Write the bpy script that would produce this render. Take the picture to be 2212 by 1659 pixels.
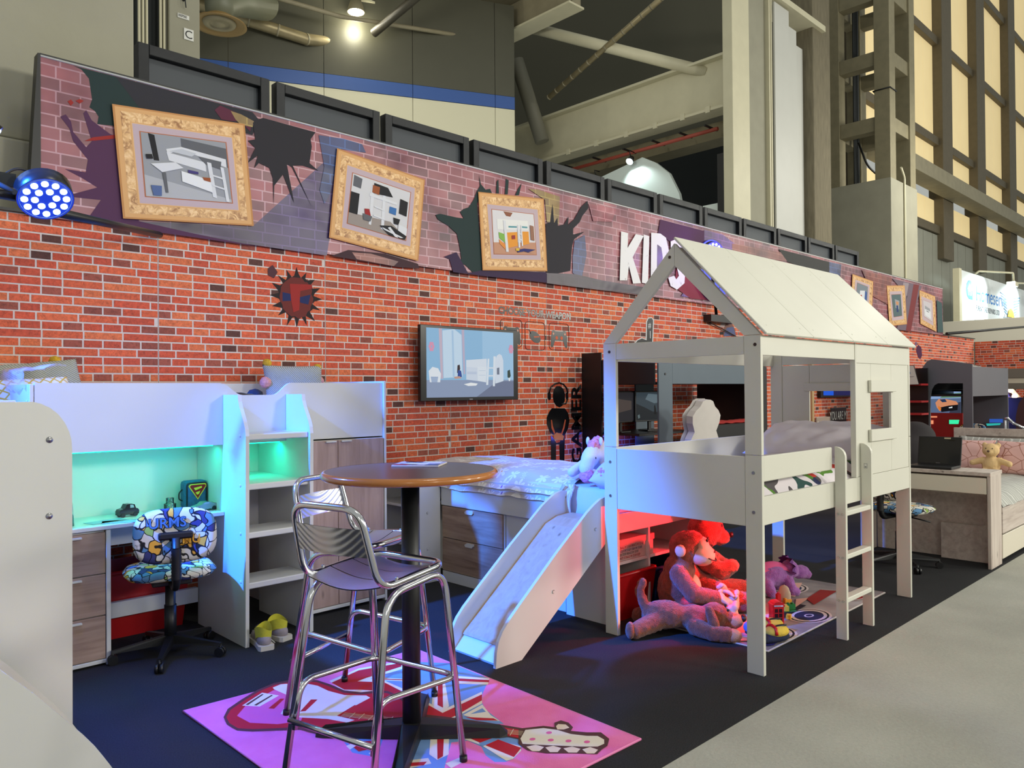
# Exhibition stand with children's beds, built from scratch in metres.
# X runs along the brick wall, Y into the wall, Z up; the camera stands above the origin.
import bpy, bmesh, math, random
from mathutils import Vector, Matrix, noise
R = math.radians
sc = bpy.context.scene
for o in list(bpy.data.objects): bpy.data.objects.remove(o)
COL = sc.collection

# ---------------------------------------------------------------- camera
cam = bpy.data.cameras.new('camera'); camo = bpy.data.objects.new('camera', cam); COL.objects.link(camo)
cam.sensor_width = 36; cam.lens = 1670.5 / 2212 * 36; cam.clip_start = .05; cam.clip_end = 300
_y, _p, _r = R(45.895), R(.4557), R(-.4565)
fw = Vector((math.cos(_y)*math.cos(_p), math.sin(_y)*math.cos(_p), math.sin(_p)))
rt = Vector((math.sin(_y), -math.cos(_y), 0)); up = rt.cross(fw)
rt, up = rt*math.cos(_r)+up*math.sin(_r), up*math.cos(_r)-rt*math.sin(_r)
camo.matrix_world = Matrix(((rt.x, up.x, -fw.x, 0), (rt.y, up.y, -fw.y, 0), (rt.z, up.z, -fw.z, 1.45), (0, 0, 0, 1)))
sc.camera = camo

# ---------------------------------------------------------------- world, hall fill lamps, exposure
w = bpy.data.worlds.new('hall'); sc.world = w; w.use_nodes = True
w.node_tree.nodes['Background'].inputs[0].default_value = (.96, 1, .93, 1)
w.node_tree.nodes['Background'].inputs[1].default_value = .43
sc.view_settings.view_transform = 'Standard'; sc.view_settings.look = 'None'
sc.view_settings.exposure = 0; sc.view_settings.gamma = 1; sc.view_settings.use_curve_mapping = False
def lamp(kind, name, loc, energy, color, aim=None, **kw):
    l = bpy.data.lights.new(name, kind); l.energy = energy; l.color = color
    for k, v in kw.items(): setattr(l, k, v)
    o = bpy.data.objects.new(name, l); COL.objects.link(o); o.location = loc
    if aim is not None: o.rotation_euler = (Vector(aim)-Vector(loc)).to_track_quat('-Z', 'Y').to_euler()
    return o
WARM = (1, .97, .86)
for (x, y, z, e, ax, ay) in ((-6, -8, 5.5, 90, 0, 3), (1, -11, 5.5, 210, 1, 4), (8, -11, 5.5, 620, 6, 3), (15, -11, 5.5, 760, 10, 3), (23, -9, 5.5, 700, 18, 5), (30, -4, 8, 500, 30, 8), (3, 0, 9, 100, 3, 3), (9, 1.5, 9, 25, 9, 3), (16, 2, 9, 50, 16, 4), (-4, 9, 8.5, 90, 2, 14), (24, 4, 8.5, 300, 24, 8), (7, 10.5, 9.5, 130, 16, 14)):
    lamp('AREA', 'hall_fill_light', (x, y, z), e, WARM, (ax, ay, 1), shape='DISK', size=1.8)  # unseen lamps; low frontal and lobby ones added as fill

# ---------------------------------------------------------------- helpers
def lin(c):
    return tuple(((v/255)/12.92 if v/255 <= .04045 else ((v/255+.055)/1.055)**2.4) for v in c)
def mk(m, **kw):
    pass
MATS = {}
def mat(name, rgb, rough=.5, metal=0, noise_amt=0, scale=20, bump=0, bscale=80, emit=None, es=1, spec=None, alpha=None, trans=0, rgb2=None, stretch=None, coat=0, ior=None, sheen=0):
    """principled material; rgb in sRGB 0-255; optional two-tone noise and bump"""
    if name in MATS: return MATS[name]
    m = bpy.data.materials.new(name); m.use_nodes = True; nt = m.node_tree; b = nt.nodes['Principled BSDF']
    c = lin(rgb)+(1,); b.inputs['Base Color'].default_value = c
    b.inputs['Roughness'].default_value = rough; b.inputs['Metallic'].default_value = metal
    if spec is not None: b.inputs['Specular IOR Level'].default_value = spec
    if trans: b.inputs['Transmission Weight'].default_value = trans
    if alpha is not None: b.inputs['Alpha'].default_value = alpha
    if coat: b.inputs['Coat Weight'].default_value = coat
    if sheen: b.inputs['Sheen Weight'].default_value = sheen
    if ior: b.inputs['IOR'].default_value = ior
    if emit:
        b.inputs['Emission Color'].default_value = lin(emit)+(1,); b.inputs['Emission Strength'].default_value = es
    if noise_amt or rgb2 or bump:
        tc = nt.nodes.new('ShaderNodeTexCoord'); mp = nt.nodes.new('ShaderNodeMapping'); nt.links.new(tc.outputs['Object'], mp.inputs[0])
        if stretch: mp.inputs['Scale'].default_value = stretch
    if noise_amt or rgb2:
        n = nt.nodes.new('ShaderNodeTexNoise'); n.inputs['Scale'].default_value = scale; n.inputs['Detail'].default_value = 5
        nt.links.new(mp.outputs[0], n.inputs['Vector'])
        r = nt.nodes.new('ShaderNodeValToRGB'); r.color_ramp.elements[0].position = .3; r.color_ramp.elements[1].position = .7
        c2 = lin(rgb2)+(1,) if rgb2 else tuple(v*(1-noise_amt) for v in c[:3])+(1,)
        c1 = c if rgb2 else tuple(min(1, v*(1+noise_amt*.5)) for v in c[:3])+(1,)
        r.color_ramp.elements[0].color = c2; r.color_ramp.elements[1].color = c1
        nt.links.new(n.outputs['Fac'], r.inputs[0]); nt.links.new(r.outputs[0], b.inputs['Base Color'])
    if bump:
        n2 = nt.nodes.new('ShaderNodeTexNoise'); n2.inputs['Scale'].default_value = bscale; n2.inputs['Detail'].default_value = 4
        nt.links.new(mp.outputs[0], n2.inputs['Vector'])
        bp = nt.nodes.new('ShaderNodeBump'); bp.inputs['Strength'].default_value = bump; bp.inputs['Distance'].default_value = .01
        nt.links.new(n2.outputs['Fac'], bp.inputs['Height']); nt.links.new(bp.outputs[0], b.inputs['Normal'])
    MATS[name] = m
    return m
def flat(rgb): # print inks, named by colour
    return mat('ink_%d_%d_%d' % tuple(rgb), rgb, .6, spec=.2)
def nodes_of(name, rough=.5):
    m = bpy.data.materials.new(name); m.use_nodes = True; MATS[name] = m
    b = m.node_tree.nodes['Principled BSDF']; b.inputs['Roughness'].default_value = rough
    return m, m.node_tree, b
def nd(nt, kind, **kw):
    n = nt.nodes.new(kind)
    for k, v in kw.items():
        if k in n.inputs: n.inputs[k].default_value = v
        else: setattr(n, k, v)
    return n
def ramp(nt, fac, stops, interp='LINEAR'):
    r = nt.nodes.new('ShaderNodeValToRGB'); r.color_ramp.interpolation = interp
    e = r.color_ramp.elements
    while len(e) < len(stops): e.new(1)
    for i, (p, c) in enumerate(stops): e[i].position = p; e[i].color = lin(c)+(1,)
    nt.links.new(fac, r.inputs[0]); return r

class MB:
    """collects geometry for one mesh object"""
    def __init__(s): s.v = []; s.f = []; s.sm = []
    def add(s, vs, fs, smooth=False, M=None):
        n = len(s.v); s.v += [tuple(M @ Vector(p)) if M else tuple(p) for p in vs]
        s.f += [tuple(i+n for i in f) for f in fs]; s.sm += [smooth]*len(fs); return s
    def box(s, x0, x1, y0, y1, z0, z1, M=None, bev=0):
        if bev:
            b = min(bev, abs(x1-x0)*.49, abs(y1-y0)*.49, abs(z1-z0)*.49)
            bm = bmesh.new(); bmesh.ops.create_cube(bm, size=1)
            for v in bm.verts: v.co = ((x0+x1)/2+v.co.x*(x1-x0), (y0+y1)/2+v.co.y*(y1-y0), (z0+z1)/2+v.co.z*(z1-z0))
            bmesh.ops.bevel(bm, geom=bm.edges[:], offset=b, segments=2 if bev > .004 else 1, affect='EDGES', profile=.5)
            bm.verts.index_update(); s.add([v.co[:] for v in bm.verts], [[v.index for v in f.verts] for f in bm.faces], bev > .02, M); bm.free(); return s
        vs = [(x, y, z) for z in (z0, z1) for y in (y0, y1) for x in (x0, x1)]
        return s.add(vs, [(0, 2, 3, 1), (4, 5, 7, 6), (0, 1, 5, 4), (2, 6, 7, 3), (0, 4, 6, 2), (1, 3, 7, 5)], False, M)
    def prism(s, pts, a, b, ax='Y', M=None):
        """extrude a 2D polygon along ax from a to b; pts are the other two coordinates in XYZ order"""
        def P(p, t): return {'X': (t, p[0], p[1]), 'Y': (p[0], t, p[1]), 'Z': (p[0], p[1], t)}[ax]
        n = len(pts); vs = [P(p, a) for p in pts]+[P(p, b) for p in pts]
        fs = [tuple(range(n)), tuple(range(2*n-1, n-1, -1))]+[(i, i+n, (i+1) % n+n, (i+1) % n) for i in range(n)]
        return s.add(vs, fs, False, M)
    def cyl(s, p, q, r, r2=None, n=16, caps=True, smooth=True):
        return s.tube([p, q], [r, r if r2 is None else r2], n, caps, smooth)
    def tube(s, path, r, n=10, caps=True, smooth=True, closed=False):
        pts = [Vector(p) for p in path]; m = len(pts); rs = r if isinstance(r, (list, tuple)) else [r]*m
        vs = []; u = None
        for i, p in enumerate(pts):
            if closed: t = (pts[(i+1) % m]-pts[i-1])
            else: t = (pts[min(i+1, m-1)]-pts[max(i-1, 0)])
            t = t.normalized() if t.length > 1e-9 else Vector((0, 0, 1))
            if u is None:
                u = t.orthogonal().normalized()
            u = (u-t*u.dot(t)); u = u.normalized() if u.length > 1e-6 else t.orthogonal().normalized()
            w_ = t.cross(u)
            vs += [tuple(p+(u*math.cos(a)+w_*math.sin(a))*rs[i]) for a in (2*math.pi*k/n for k in range(n))]
        fs = []
        for i in range(m if closed else m-1):
            j = (i+1) % m
            fs += [(i*n+k, i*n+(k+1) % n, j*n+(k+1) % n, j*n+k) for k in range(n)]
        s.add(vs, fs, smooth)
        if caps and not closed:
            s.add(vs[:n], [tuple(range(n-1, -1, -1))]); s.add(vs[-n:], [tuple(range(n))])
        return s
    def lathe(s, prof, c=(0, 0, 0), n=24, M=None, smooth=True):
        vs = [(c[0]+r*math.cos(2*math.pi*k/n), c[1]+r*math.sin(2*math.pi*k/n), c[2]+z) for r, z in prof for k in range(n)]
        fs = [(i*n+k, i*n+(k+1) % n, (i+1)*n+(k+1) % n, (i+1)*n+k) for i in range(len(prof)-1) for k in range(n)]
        return s.add(vs, fs, smooth, M)
    def ell(s, c, r, n=14, M=None, rot=None):
        if not hasattr(r, '__len__'): r = (r, r, r)
        m = n//2; vs = []; fs = []
        for i in range(m+1):
            th = math.pi*i/m
            for k in range(n):
                a = 2*math.pi*k/n; vs.append(Vector((r[0]*math.sin(th)*math.cos(a), r[1]*math.sin(th)*math.sin(a), r[2]*math.cos(th))))
        if rot: e = Matrix.Rotation(R(rot[2]), 3, 'Z') @ Matrix.Rotation(R(rot[1]), 3, 'Y') @ Matrix.Rotation(R(rot[0]), 3, 'X'); vs = [e @ v for v in vs]
        vs = [v+Vector(c) for v in vs]
        fs = [(i*n+k, (i+1)*n+k, (i+1)*n+(k+1) % n, i*n+(k+1) % n) for i in range(m) for k in range(n)]
        return s.add(vs, fs, True, M)
    def grid(s, fn, nu, nv, smooth=True, thick=None):
        vs = [fn(i/nu, j/nv) for j in range(nv+1) for i in range(nu+1)]
        fs = [(j*(nu+1)+i, j*(nu+1)+i+1, (j+1)*(nu+1)+i+1, (j+1)*(nu+1)+i) for j in range(nv) for i in range(nu)]
        return s.add(vs, fs, smooth)
    def poly(s, pts3): return s.add(pts3, [tuple(range(len(pts3)))])

def fin(me, sm=None):
    bm = bmesh.new(); bm.from_mesh(me)
    bmesh.ops.remove_doubles(bm, verts=bm.verts, dist=1e-6)
    bmesh.ops.recalc_face_normals(bm, faces=bm.faces); bm.to_mesh(me); bm.free()
def ob(name, mb, m, parent=None, loc=None, rot=None, fixn=True):
    me = bpy.data.meshes.new(name); me.from_pydata(mb.v, [], mb.f)
    for p, k in zip(me.polygons, mb.sm): p.use_smooth = k
    if m: me.materials.append(m)
    if fixn: fin(me)
    me.update()
    o = bpy.data.objects.new(name, me); COL.objects.link(o)
    if parent: o.parent = parent
    if loc: o.location = loc
    if rot: o.rotation_euler = rot
    return o
def tag(o, label=None, cat=None, group=None, kind=None):
    if label: o['label'] = label
    if cat: o['category'] = cat
    if group: o['group'] = group
    if kind: o['kind'] = kind
    return o
def thing(name, label, cat, loc=(0, 0, 0), rz=0, group=None):
    o = bpy.data.objects.new(name, None); COL.objects.link(o); o.location = loc; o.rotation_euler = (0, 0, rz)
    o.empty_display_size = .1
    return tag(o, label, cat, group)
def struct(name, loc=(0, 0, 0)):
    o = bpy.data.objects.new(name, None); COL.objects.link(o); o.location = loc; return tag(o, kind='structure')
def copy_tree(o, parent=None):
    c = o.copy(); COL.objects.link(c); c.parent = parent
    for ch in list(o.children): copy_tree(ch, c)
    return c
def B(name, m, parent, x0, x1, y0, y1, z0, z1, bev=.002, **kw):
    return ob(name, MB().box(x0, x1, y0, y1, z0, z1, bev=bev), m, parent, **kw)
def PR(name, m, parent, pts, a, b, ax):
    return ob(name, MB().prism(pts, a, b, ax), m, parent)
def bolt(parent, p, axis, r=.011, m=None, name='bolt_cover', h=.006):
    q = Vector(p)+Vector(axis)*h
    return ob(name, MB().cyl(p, tuple(Vector(p)+Vector(axis)*h*.6), r, r, 10).cyl(tuple(Vector(p)+Vector(axis)*h*.6), tuple(q), r, r*.6, 10), m or M_white, parent)
def arc(cx, cy, r, a0, a1, n=8):
    return [(cx+r*math.cos(R(a0+(a1-a0)*i/n)), cy+r*math.sin(R(a0+(a1-a0)*i/n))) for i in range(n+1)]
def bend(pts, r, n=6):
    """round the corners of a 3D polyline"""
    pts = [Vector(p) for p in pts]; out = [pts[0]]
    for i in range(1, len(pts)-1):
        a, b, c = pts[i-1], pts[i], pts[i+1]
        rr = min(r[i] if isinstance(r, dict) and i in r else (r if not isinstance(r, dict) else .03), (a-b).length*.48, (c-b).length*.48)
        p, q = b+(a-b).normalized()*rr, b+(c-b).normalized()*rr
        for k in range(n+1):
            t = k/n; out.append(p*(1-t)**2+b*2*t*(1-t)+q*t*t)
    return out+[pts[-1]]
def blob(name, parts, m, parent=None, vox=.012, smooth=4, disp=0, dscale=30, loc=None, rot=None):
    """one continuous soft body: ellipsoids and tapered limbs fused by a voxel remesh"""
    mb = MB()
    for p in parts:
        if p[0] == 'e': mb.ell(p[1], p[2], 16, rot=p[3] if len(p) > 3 else None)
        else:  # limb: list of (point, radius)
            pts = p[1]
            for (a, ra), (b, rb) in zip(pts, pts[1:]):
                k = max(2, int((Vector(a)-Vector(b)).length/(min(ra, rb)*.5)))
                for i in range(k+1):
                    t = i/k; mb.ell(tuple(Vector(a).lerp(Vector(b), t)), ra+(rb-ra)*t, 10)
    o = ob(name, mb, m, None, fixn=False)
    md = o.modifiers.new('r', 'REMESH'); md.mode = 'VOXEL'; md.voxel_size = vox
    if smooth: s = o.modifiers.new('s', 'SMOOTH'); s.iterations = smooth; s.factor = .5
    dg = bpy.context.evaluated_depsgraph_get(); me = bpy.data.meshes.new_from_object(o.evaluated_get(dg), depsgraph=dg)
    o.modifiers.clear(); old = o.data; o.data = me; bpy.data.meshes.remove(old); me.name = name
    if disp:
        for v in me.vertices: v.co += v.normal*disp*noise.noise(v.co*dscale)
    for p in me.polygons: p.use_smooth = True
    me.materials.clear(); me.materials.append(m)
    if parent: o.parent = parent
    if loc: o.location = loc
    if rot: o.rotation_euler = rot
    return o
def text(name, s, size, m, parent, M, depth=.002, align='LEFT', sx=1, shear=0, offset=0):
    cu = bpy.data.curves.new(name, 'FONT'); cu.body = s; cu.size = size; cu.extrude = depth/2; cu.align_x = align; cu.offset = offset; cu.shear = shear; cu.resolution_u = 3
    t = bpy.data.objects.new(name, cu); COL.objects.link(t)
    dg = bpy.context.evaluated_depsgraph_get(); me = bpy.data.meshes.new_from_object(t.evaluated_get(dg), depsgraph=dg)
    bpy.data.objects.remove(t); bpy.data.curves.remove(cu)
    for v in me.vertices: v.co.x *= sx
    me.materials.clear(); me.materials.append(m); me.name = name
    o = bpy.data.objects.new(name, me); COL.objects.link(o); o.matrix_world = M
    if parent: o.parent = parent
    return o
def onwall(x, y, z, tilt=0): # text frame facing -Y, reading along +X
    return Matrix.Translation((x, y, z)) @ Matrix.Rotation(R(90), 4, 'X') @ Matrix.Rotation(R(tilt), 4, 'Z')
def facemx(x, y, z, tilt=0): # text frame facing -X, reading along -Y
    return Matrix.Translation((x, y, z)) @ Matrix.Rotation(R(-90), 4, 'Z') @ Matrix.Rotation(R(90), 4, 'X') @ Matrix.Rotation(R(tilt), 4, 'Z')
def pad(name, m, parent, L, W, H, loc=(0, 0, 0), rot=(0, 0, 0), e=2.6, wr=.006, seed=0, nu=28, pinch=1.0):
    """cushion or mattress: pillow-shaped box L x W x H centred on its base"""
    mb = MB(); random.seed(seed); off = Vector((random.uniform(0, 50), random.uniform(0, 50), 0))
    def hh(u, v):
        a, b = abs(2*u-1), abs(2*v-1)
        return max(0, (1-a**e)*(1-b**e))**.5
    def top(u, v):
        k = 1-.10*pinch*(1-abs(2*v-1)**2)*abs(2*u-1)**4*0
        x, y = (u-.5)*L, (v-.5)*W; z = hh(u, v)*H/2
        # corners pulled in along the sides
        x *= 1-.06*pinch*(1-abs(2*v-1)**2)*1; y *= 1-.06*pinch*(1-abs(2*u-1)**2)
        return x, y, z+noise.noise(Vector((x*9, y*9, 0))+off)*wr*3*hh(u, v)
    mb.grid(lambda u, v: (lambda q: (q[0], q[1], H/2+q[2]))(top(u, v)), nu, nu)
    mb.grid(lambda u, v: (lambda q: (q[0], q[1], H/2-q[2]*.9))(top(u, v)), nu, nu)
    return ob(name, mb, m, parent, loc, rot)


# ---------------------------------------------------------------- shared materials
M_white = mat('white_board', (208, 208, 205), .42, noise_amt=.02, scale=3)
M_whiteL = mat('white_lacquer', (214, 212, 199), .38, noise_amt=.02, scale=4, bump=.05, bscale=260)
M_black = mat('black_plastic', (16, 16, 18), .42)
M_blackboard = mat('black_board', (20, 20, 23), .35, noise_amt=.1, scale=6)
M_chrome = mat('polished_aluminium', (215, 215, 220), .16, 1, noise_amt=.06, scale=8)
M_steel = mat('bolt_steel', (170, 170, 172), .3, 1)
def wood(name, c1, c2, c3, grain=(1, 1, 1), rough=.5, axis='X', s=1.0):
    m, nt, b = nodes_of(name, rough)
    tc = nd(nt, 'ShaderNodeTexCoord'); mp = nd(nt, 'ShaderNodeMapping'); nt.links.new(tc.outputs['Object'], mp.inputs[0])
    k = {'X': (1.2, 14, 14), 'Y': (14, 1.2, 14), 'Z': (14, 14, 1.2)}[axis]; mp.inputs['Scale'].default_value = tuple(q*s for q in k)
    n = nd(nt, 'ShaderNodeTexNoise', Scale=1.6, Detail=8, Roughness=.62, Distortion=.5); nt.links.new(mp.outputs[0], n.inputs['Vector'])
    r = ramp(nt, n.outputs['Fac'], [(.28, c3), (.46, c2), (.66, c1)])
    v = nd(nt, 'ShaderNodeTexVoronoi', Scale=1.1); mp2 = nd(nt, 'ShaderNodeMapping'); nt.links.new(tc.outputs['Object'], mp2.inputs[0])
    k2 = {'X': (2.2, 6, 6), 'Y': (6, 2.2, 6), 'Z': (6, 6, 2.2)}[axis]; mp2.inputs['Scale'].default_value = k2
    nt.links.new(mp2.outputs[0], v.inputs['Vector'])
    r2 = ramp(nt, v.outputs['Distance'], [(0, tuple(q*.55 for q in c3)), (.09, (255, 255, 255))])
    mx = nd(nt, 'ShaderNodeMix', data_type='RGBA', blend_type='MULTIPLY'); mx.inputs[0].default_value = .8
    nt.links.new(r.outputs[0], mx.inputs[6]); nt.links.new(r2.outputs[0], mx.inputs[7]); nt.links.new(mx.outputs[2], b.inputs['Base Color'])
    return m
M_oakX = wood('greyed_oak_along', (176, 150, 135), (160, 134, 120), (136, 110, 98), axis='X')
M_oakY = wood('brown_oak_across', (172, 145, 122), (152, 124, 103), (124, 98, 80), axis='Y')
M_oakZ = wood('greyed_oak_upright', (178, 152, 142), (164, 138, 128), (142, 116, 108), axis='Z')
M_slide = wood('pine_slide', (196, 168, 140), (188, 158, 128), (176, 144, 114), axis='X')

# carpets
def carpet(name, c1, c2, sc_, fleck):
    m, nt, b = nodes_of(name, .95); b.inputs['Specular IOR Level'].default_value = .12
    g = nd(nt, 'ShaderNodeNewGeometry'); n = nd(nt, 'ShaderNodeTexNoise', Scale=sc_, Detail=6, Roughness=.75); nt.links.new(g.outputs['Position'], n.inputs['Vector'])
    n2 = nd(nt, 'ShaderNodeTexNoise', Scale=1.3, Detail=3); nt.links.new(g.outputs['Position'], n2.inputs['Vector'])
    r = ramp(nt, n.outputs['Fac'], [(.3, c1), (.62, c2), (.78, fleck)])
    r2 = ramp(nt, n2.outputs['Fac'], [(.3, (225, 225, 225)), (.7, (255, 255, 255))])
    mx = nd(nt, 'ShaderNodeMix', data_type='RGBA', blend_type='MULTIPLY'); mx.inputs[0].default_value = 1
    nt.links.new(r.outputs[0], mx.inputs[6]); nt.links.new(r2.outputs[0], mx.inputs[7]); nt.links.new(mx.outputs[2], b.inputs['Base Color'])
    bp = nd(nt, 'ShaderNodeBump', Strength=.5, Distance=.006); nt.links.new(n.outputs['Fac'], bp.inputs['Height']); nt.links.new(bp.outputs[0], b.inputs['Normal'])
    return m
M_carpet = carpet('charcoal_carpet', (36, 37, 38), (58, 58, 60), 170, (112, 112, 112))
M_walk = carpet('pale_grey_carpet', (172, 171, 162), (182, 181, 171), 60, (190, 189, 178))
tag(ob('floor', MB().box(-6, 21.2, 1.745, 5.6, -.06, 0), M_carpet), kind='structure')
tag(ob('floor_walkway', MB().box(-8, 60, -12, 1.745, -.06, -.002), M_walk), kind='structure')

# ---------------------------------------------------------------- brick clad stand walls
def brick_mat(name, src):
    m, nt, b = nodes_of(name, .75)
    if src == 'obj': c = nd(nt, 'ShaderNodeObjectInfo').outputs['Color']
    else: c = nd(nt, 'ShaderNodeAttribute', attribute_name='col').outputs['Color']
    g = nd(nt, 'ShaderNodeNewGeometry')
    n = nd(nt, 'ShaderNodeTexNoise', Scale=34, Detail=7, Roughness=.7); nt.links.new(g.outputs['Position'], n.inputs['Vector'])
    r = ramp(nt, n.outputs['Fac'], [(.25, (150, 140, 135)), (.45, (215, 212, 210)), (.7, (255, 255, 255))])
    n2 = nd(nt, 'ShaderNodeTexNoise', Scale=16, Detail=3, Distortion=2.2); nt.links.new(g.outputs['Position'], n2.inputs['Vector'])
    r2 = ramp(nt, n2.outputs['Fac'], [(.475, (255, 255, 255)), (.5, (110, 95, 90)), (.525, (255, 255, 255))])
    mx = nd(nt, 'ShaderNodeMix', data_type='RGBA', blend_type='MULTIPLY'); mx.inputs[0].default_value = .85
    mx2 = nd(nt, 'ShaderNodeMix', data_type='RGBA', blend_type='MULTIPLY'); mx2.inputs[0].default_value = .45
    nt.links.new(c, mx.inputs[6]); nt.links.new(r.outputs[0], mx.inputs[7]); nt.links.new(mx.outputs[2], mx2.inputs[6]); nt.links.new(r2.outputs[0], mx2.inputs[7])
    nt.links.new(mx2.outputs[2], b.inputs['Base Color'])
    bp = nd(nt, 'ShaderNodeBump', Strength=.12, Distance=.004); nt.links.new(n.outputs['Fac'], bp.inputs['Height']); nt.links.new(bp.outputs[0], b.inputs['Normal'])
    return m
M_brickO = brick_mat('brick_single', 'obj'); M_brickA = brick_mat('brick_many', 'att')
M_mortar = mat('pale_mortar', (208, 196, 188), .85, noise_amt=.06, scale=60)
BC = [(232, 106, 66), (238, 124, 76), (222, 92, 60), (236, 114, 70), (212, 88, 60), (172, 88, 70), (158, 80, 64), (98, 56, 48)]
def brick_rows(W, H, rnd):
    out = []; p = .0545; nrow = int(H/p)+1
    for i in range(nrow):
        z1 = H-i*p-.004; z0 = z1-p+.0095
        if z0 < 0: break
        x = -rnd.choice((0, .06, .118, .03)); k = 0; dk = rnd.randrange(4)
        while x < W:
            if i % 2: L = .237 if rnd.random() < .66 else .118
            else: L = .118 if rnd.random() < .96 else .237
            a, b = max(x+.005, .004), min(x+L-.005, W-.004)
            if b-a > .015:
                if L < .2 and (i % 2 == 0) and k % 4 == dk: c = rnd.choice((5, 6, 7, 7, 5))
                elif L < .2 and i % 2 == 0: c = rnd.choice((0, 1, 2, 3, 4, 4, 5))
                else: c = rnd.choice((0, 0, 1, 2, 2, 3, 4))
                out.append((a, b, z0, z1, c))
            x += L; k += 1
    return out
BM = {}
def brick_mesh(L, h):
    key = (round(L, 3), round(h, 4))
    if key not in BM:
        me = bpy.data.meshes.new('brick'); d = .0016
        vs = [(0, 0, 0), (L, 0, 0), (L, 0, h), (0, 0, h), (.0008, -d, .0008), (L-.0008, -d, .0008), (L-.0008, -d, h-.0008), (.0008, -d, h-.0008)]
        me.from_pydata(vs, [], [(4, 5, 6, 7), (0, 1, 5, 4), (1, 2, 6, 5), (2, 3, 7, 6), (3, 0, 4, 7)]); me.materials.append(M_brickO); BM[key] = me
    return BM[key]
def clad(wall, name, x0, W, H, M, rnd, own=lambda X, Z: False):
    """one board of the wall with its bricks; M places the board's (x, 0, z) plane"""
    bd = ob('panel', MB().box(x0+.0015, x0+W-.0015, 0, .018, 0, H), M_mortar, wall); bd.matrix_local = M
    vs = []; fs = []; cols = []
    for a, b, z0, z1, c in brick_rows(W, H, rnd):
        col = lin(BC[c]); j = rnd.uniform(.92, 1.06); col = tuple(q*j for q in col)+(1,)
        if own(x0+a, (z0+z1)/2):
            o = bpy.data.objects.new('brick', brick_mesh(b-a, z1-z0)); COL.objects.link(o); o.parent = bd; o.location = (x0+a, 0, z0); o.color = col
            continue
        n = len(vs); d = .0016; A, Bx = x0+a, x0+b
        vs += [(A, 0, z0), (Bx, 0, z0), (Bx, 0, z1), (A, 0, z1), (A, -d, z0), (Bx, -d, z0), (Bx, -d, z1), (A, -d, z1)]
        fs += [tuple(n+q for q in f) for f in ((4, 5, 6, 7), (0, 1, 5, 4), (1, 2, 6, 5), (2, 3, 7, 6), (3, 0, 4, 7))]; cols += [col]*5
    if fs:
        me = bpy.data.meshes.new('bricks'); me.from_pydata(vs, [], fs); me.materials.append(M_brickA)
        at = me.attributes.new('col', 'FLOAT_COLOR', 'FACE')
        at.data.foreach_set('color', [q for c in cols for q in c])
        o = bpy.data.objects.new('bricks', me); COL.objects.link(o); o.parent = bd; o['kind'] = 'stuff'
    return bd
WY = 5.5
wall_back = struct('wall_back'); rnd = random.Random(7)
ob('backing', MB().box(-3, 20.52, WY+.02, WY+.07, 0, 2.565), mat('raw_mdf', (120, 105, 85), .8), wall_back)
cnt = [0]
def own(X, Z):
    ok = 1.05 < X < 3.19 and Z > 1.52 and cnt[0] < 300
    cnt[0] += ok; return ok
for k in range(-3, 15):
    x0 = 1.952+1.2945*k; W = min(1.2945, 20.49-x0)
    if W > .02: clad(wall_back, 'b', x0, W, 2.56, Matrix.Translation((0, WY, 0)), rnd, own)
B('edge_batten', M_black, wall_back, -3, 20.5, 5.47, 5.5, 2.563, 2.58, 0)
wall_right = struct('wall_right')
MR = Matrix.Translation((20.5, 5.48, 0)) @ Matrix.Rotation(R(-90), 4, 'Z')
for k in range(4): clad(wall_right, 'r', 1.22*k, 1.22, 2.5, MR, rnd)
ob('backing', MB().box(20.52, 20.57, .6, 5.5, 0, 2.5), MATS['raw_mdf'], wall_right)

# ---------------------------------------------------------------- printed graphics
def decal(name, parent, layers, ax, base, step=.0005, sgn=-1):
    """flat print: layers of (rgb, 2D points) on the plane ax = base, one mesh with one ink per colour"""
    me = bpy.data.meshes.new(name); vs = []; fs = []; mi = []; ms = []
    for i, (c, pts) in enumerate(layers):
        t = base+sgn*step*(i+1); n = len(vs)
        vs += [{'X': (t, p[0], p[1]), 'Y': (p[0], t, p[1]), 'Z': (p[0], p[1], t)}[ax] for p in pts]
        fs.append(tuple(range(n, n+len(pts)))); m = c if not isinstance(c, tuple) else flat(c)
        if m not in ms: ms.append(m)
        mi.append(ms.index(m))
    me.from_pydata(vs, [], fs)
    for m in ms: me.materials.append(m)
    for p, k in zip(me.polygons, mi): p.material_index = k
    want = Vector({'X': (sgn, 0, 0), 'Y': (0, sgn, 0), 'Z': (0, 0, sgn)}[ax])
    for p in me.polygons:
        if p.normal.dot(want) < 0: p.flip()
    o = bpy.data.objects.new(name, me); COL.objects.link(o)
    if parent: o.parent = parent
    return o
def quad_map(q):
    """unit square -> quad (tl, tr, br, bl)"""
    tl, tr, br, bl = q
    return lambda u, v: tuple((tl[i]*(1-u)+tr[i]*u)*(1-v)+(bl[i]*(1-u)+br[i]*u)*v for i in (0, 1))

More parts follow.
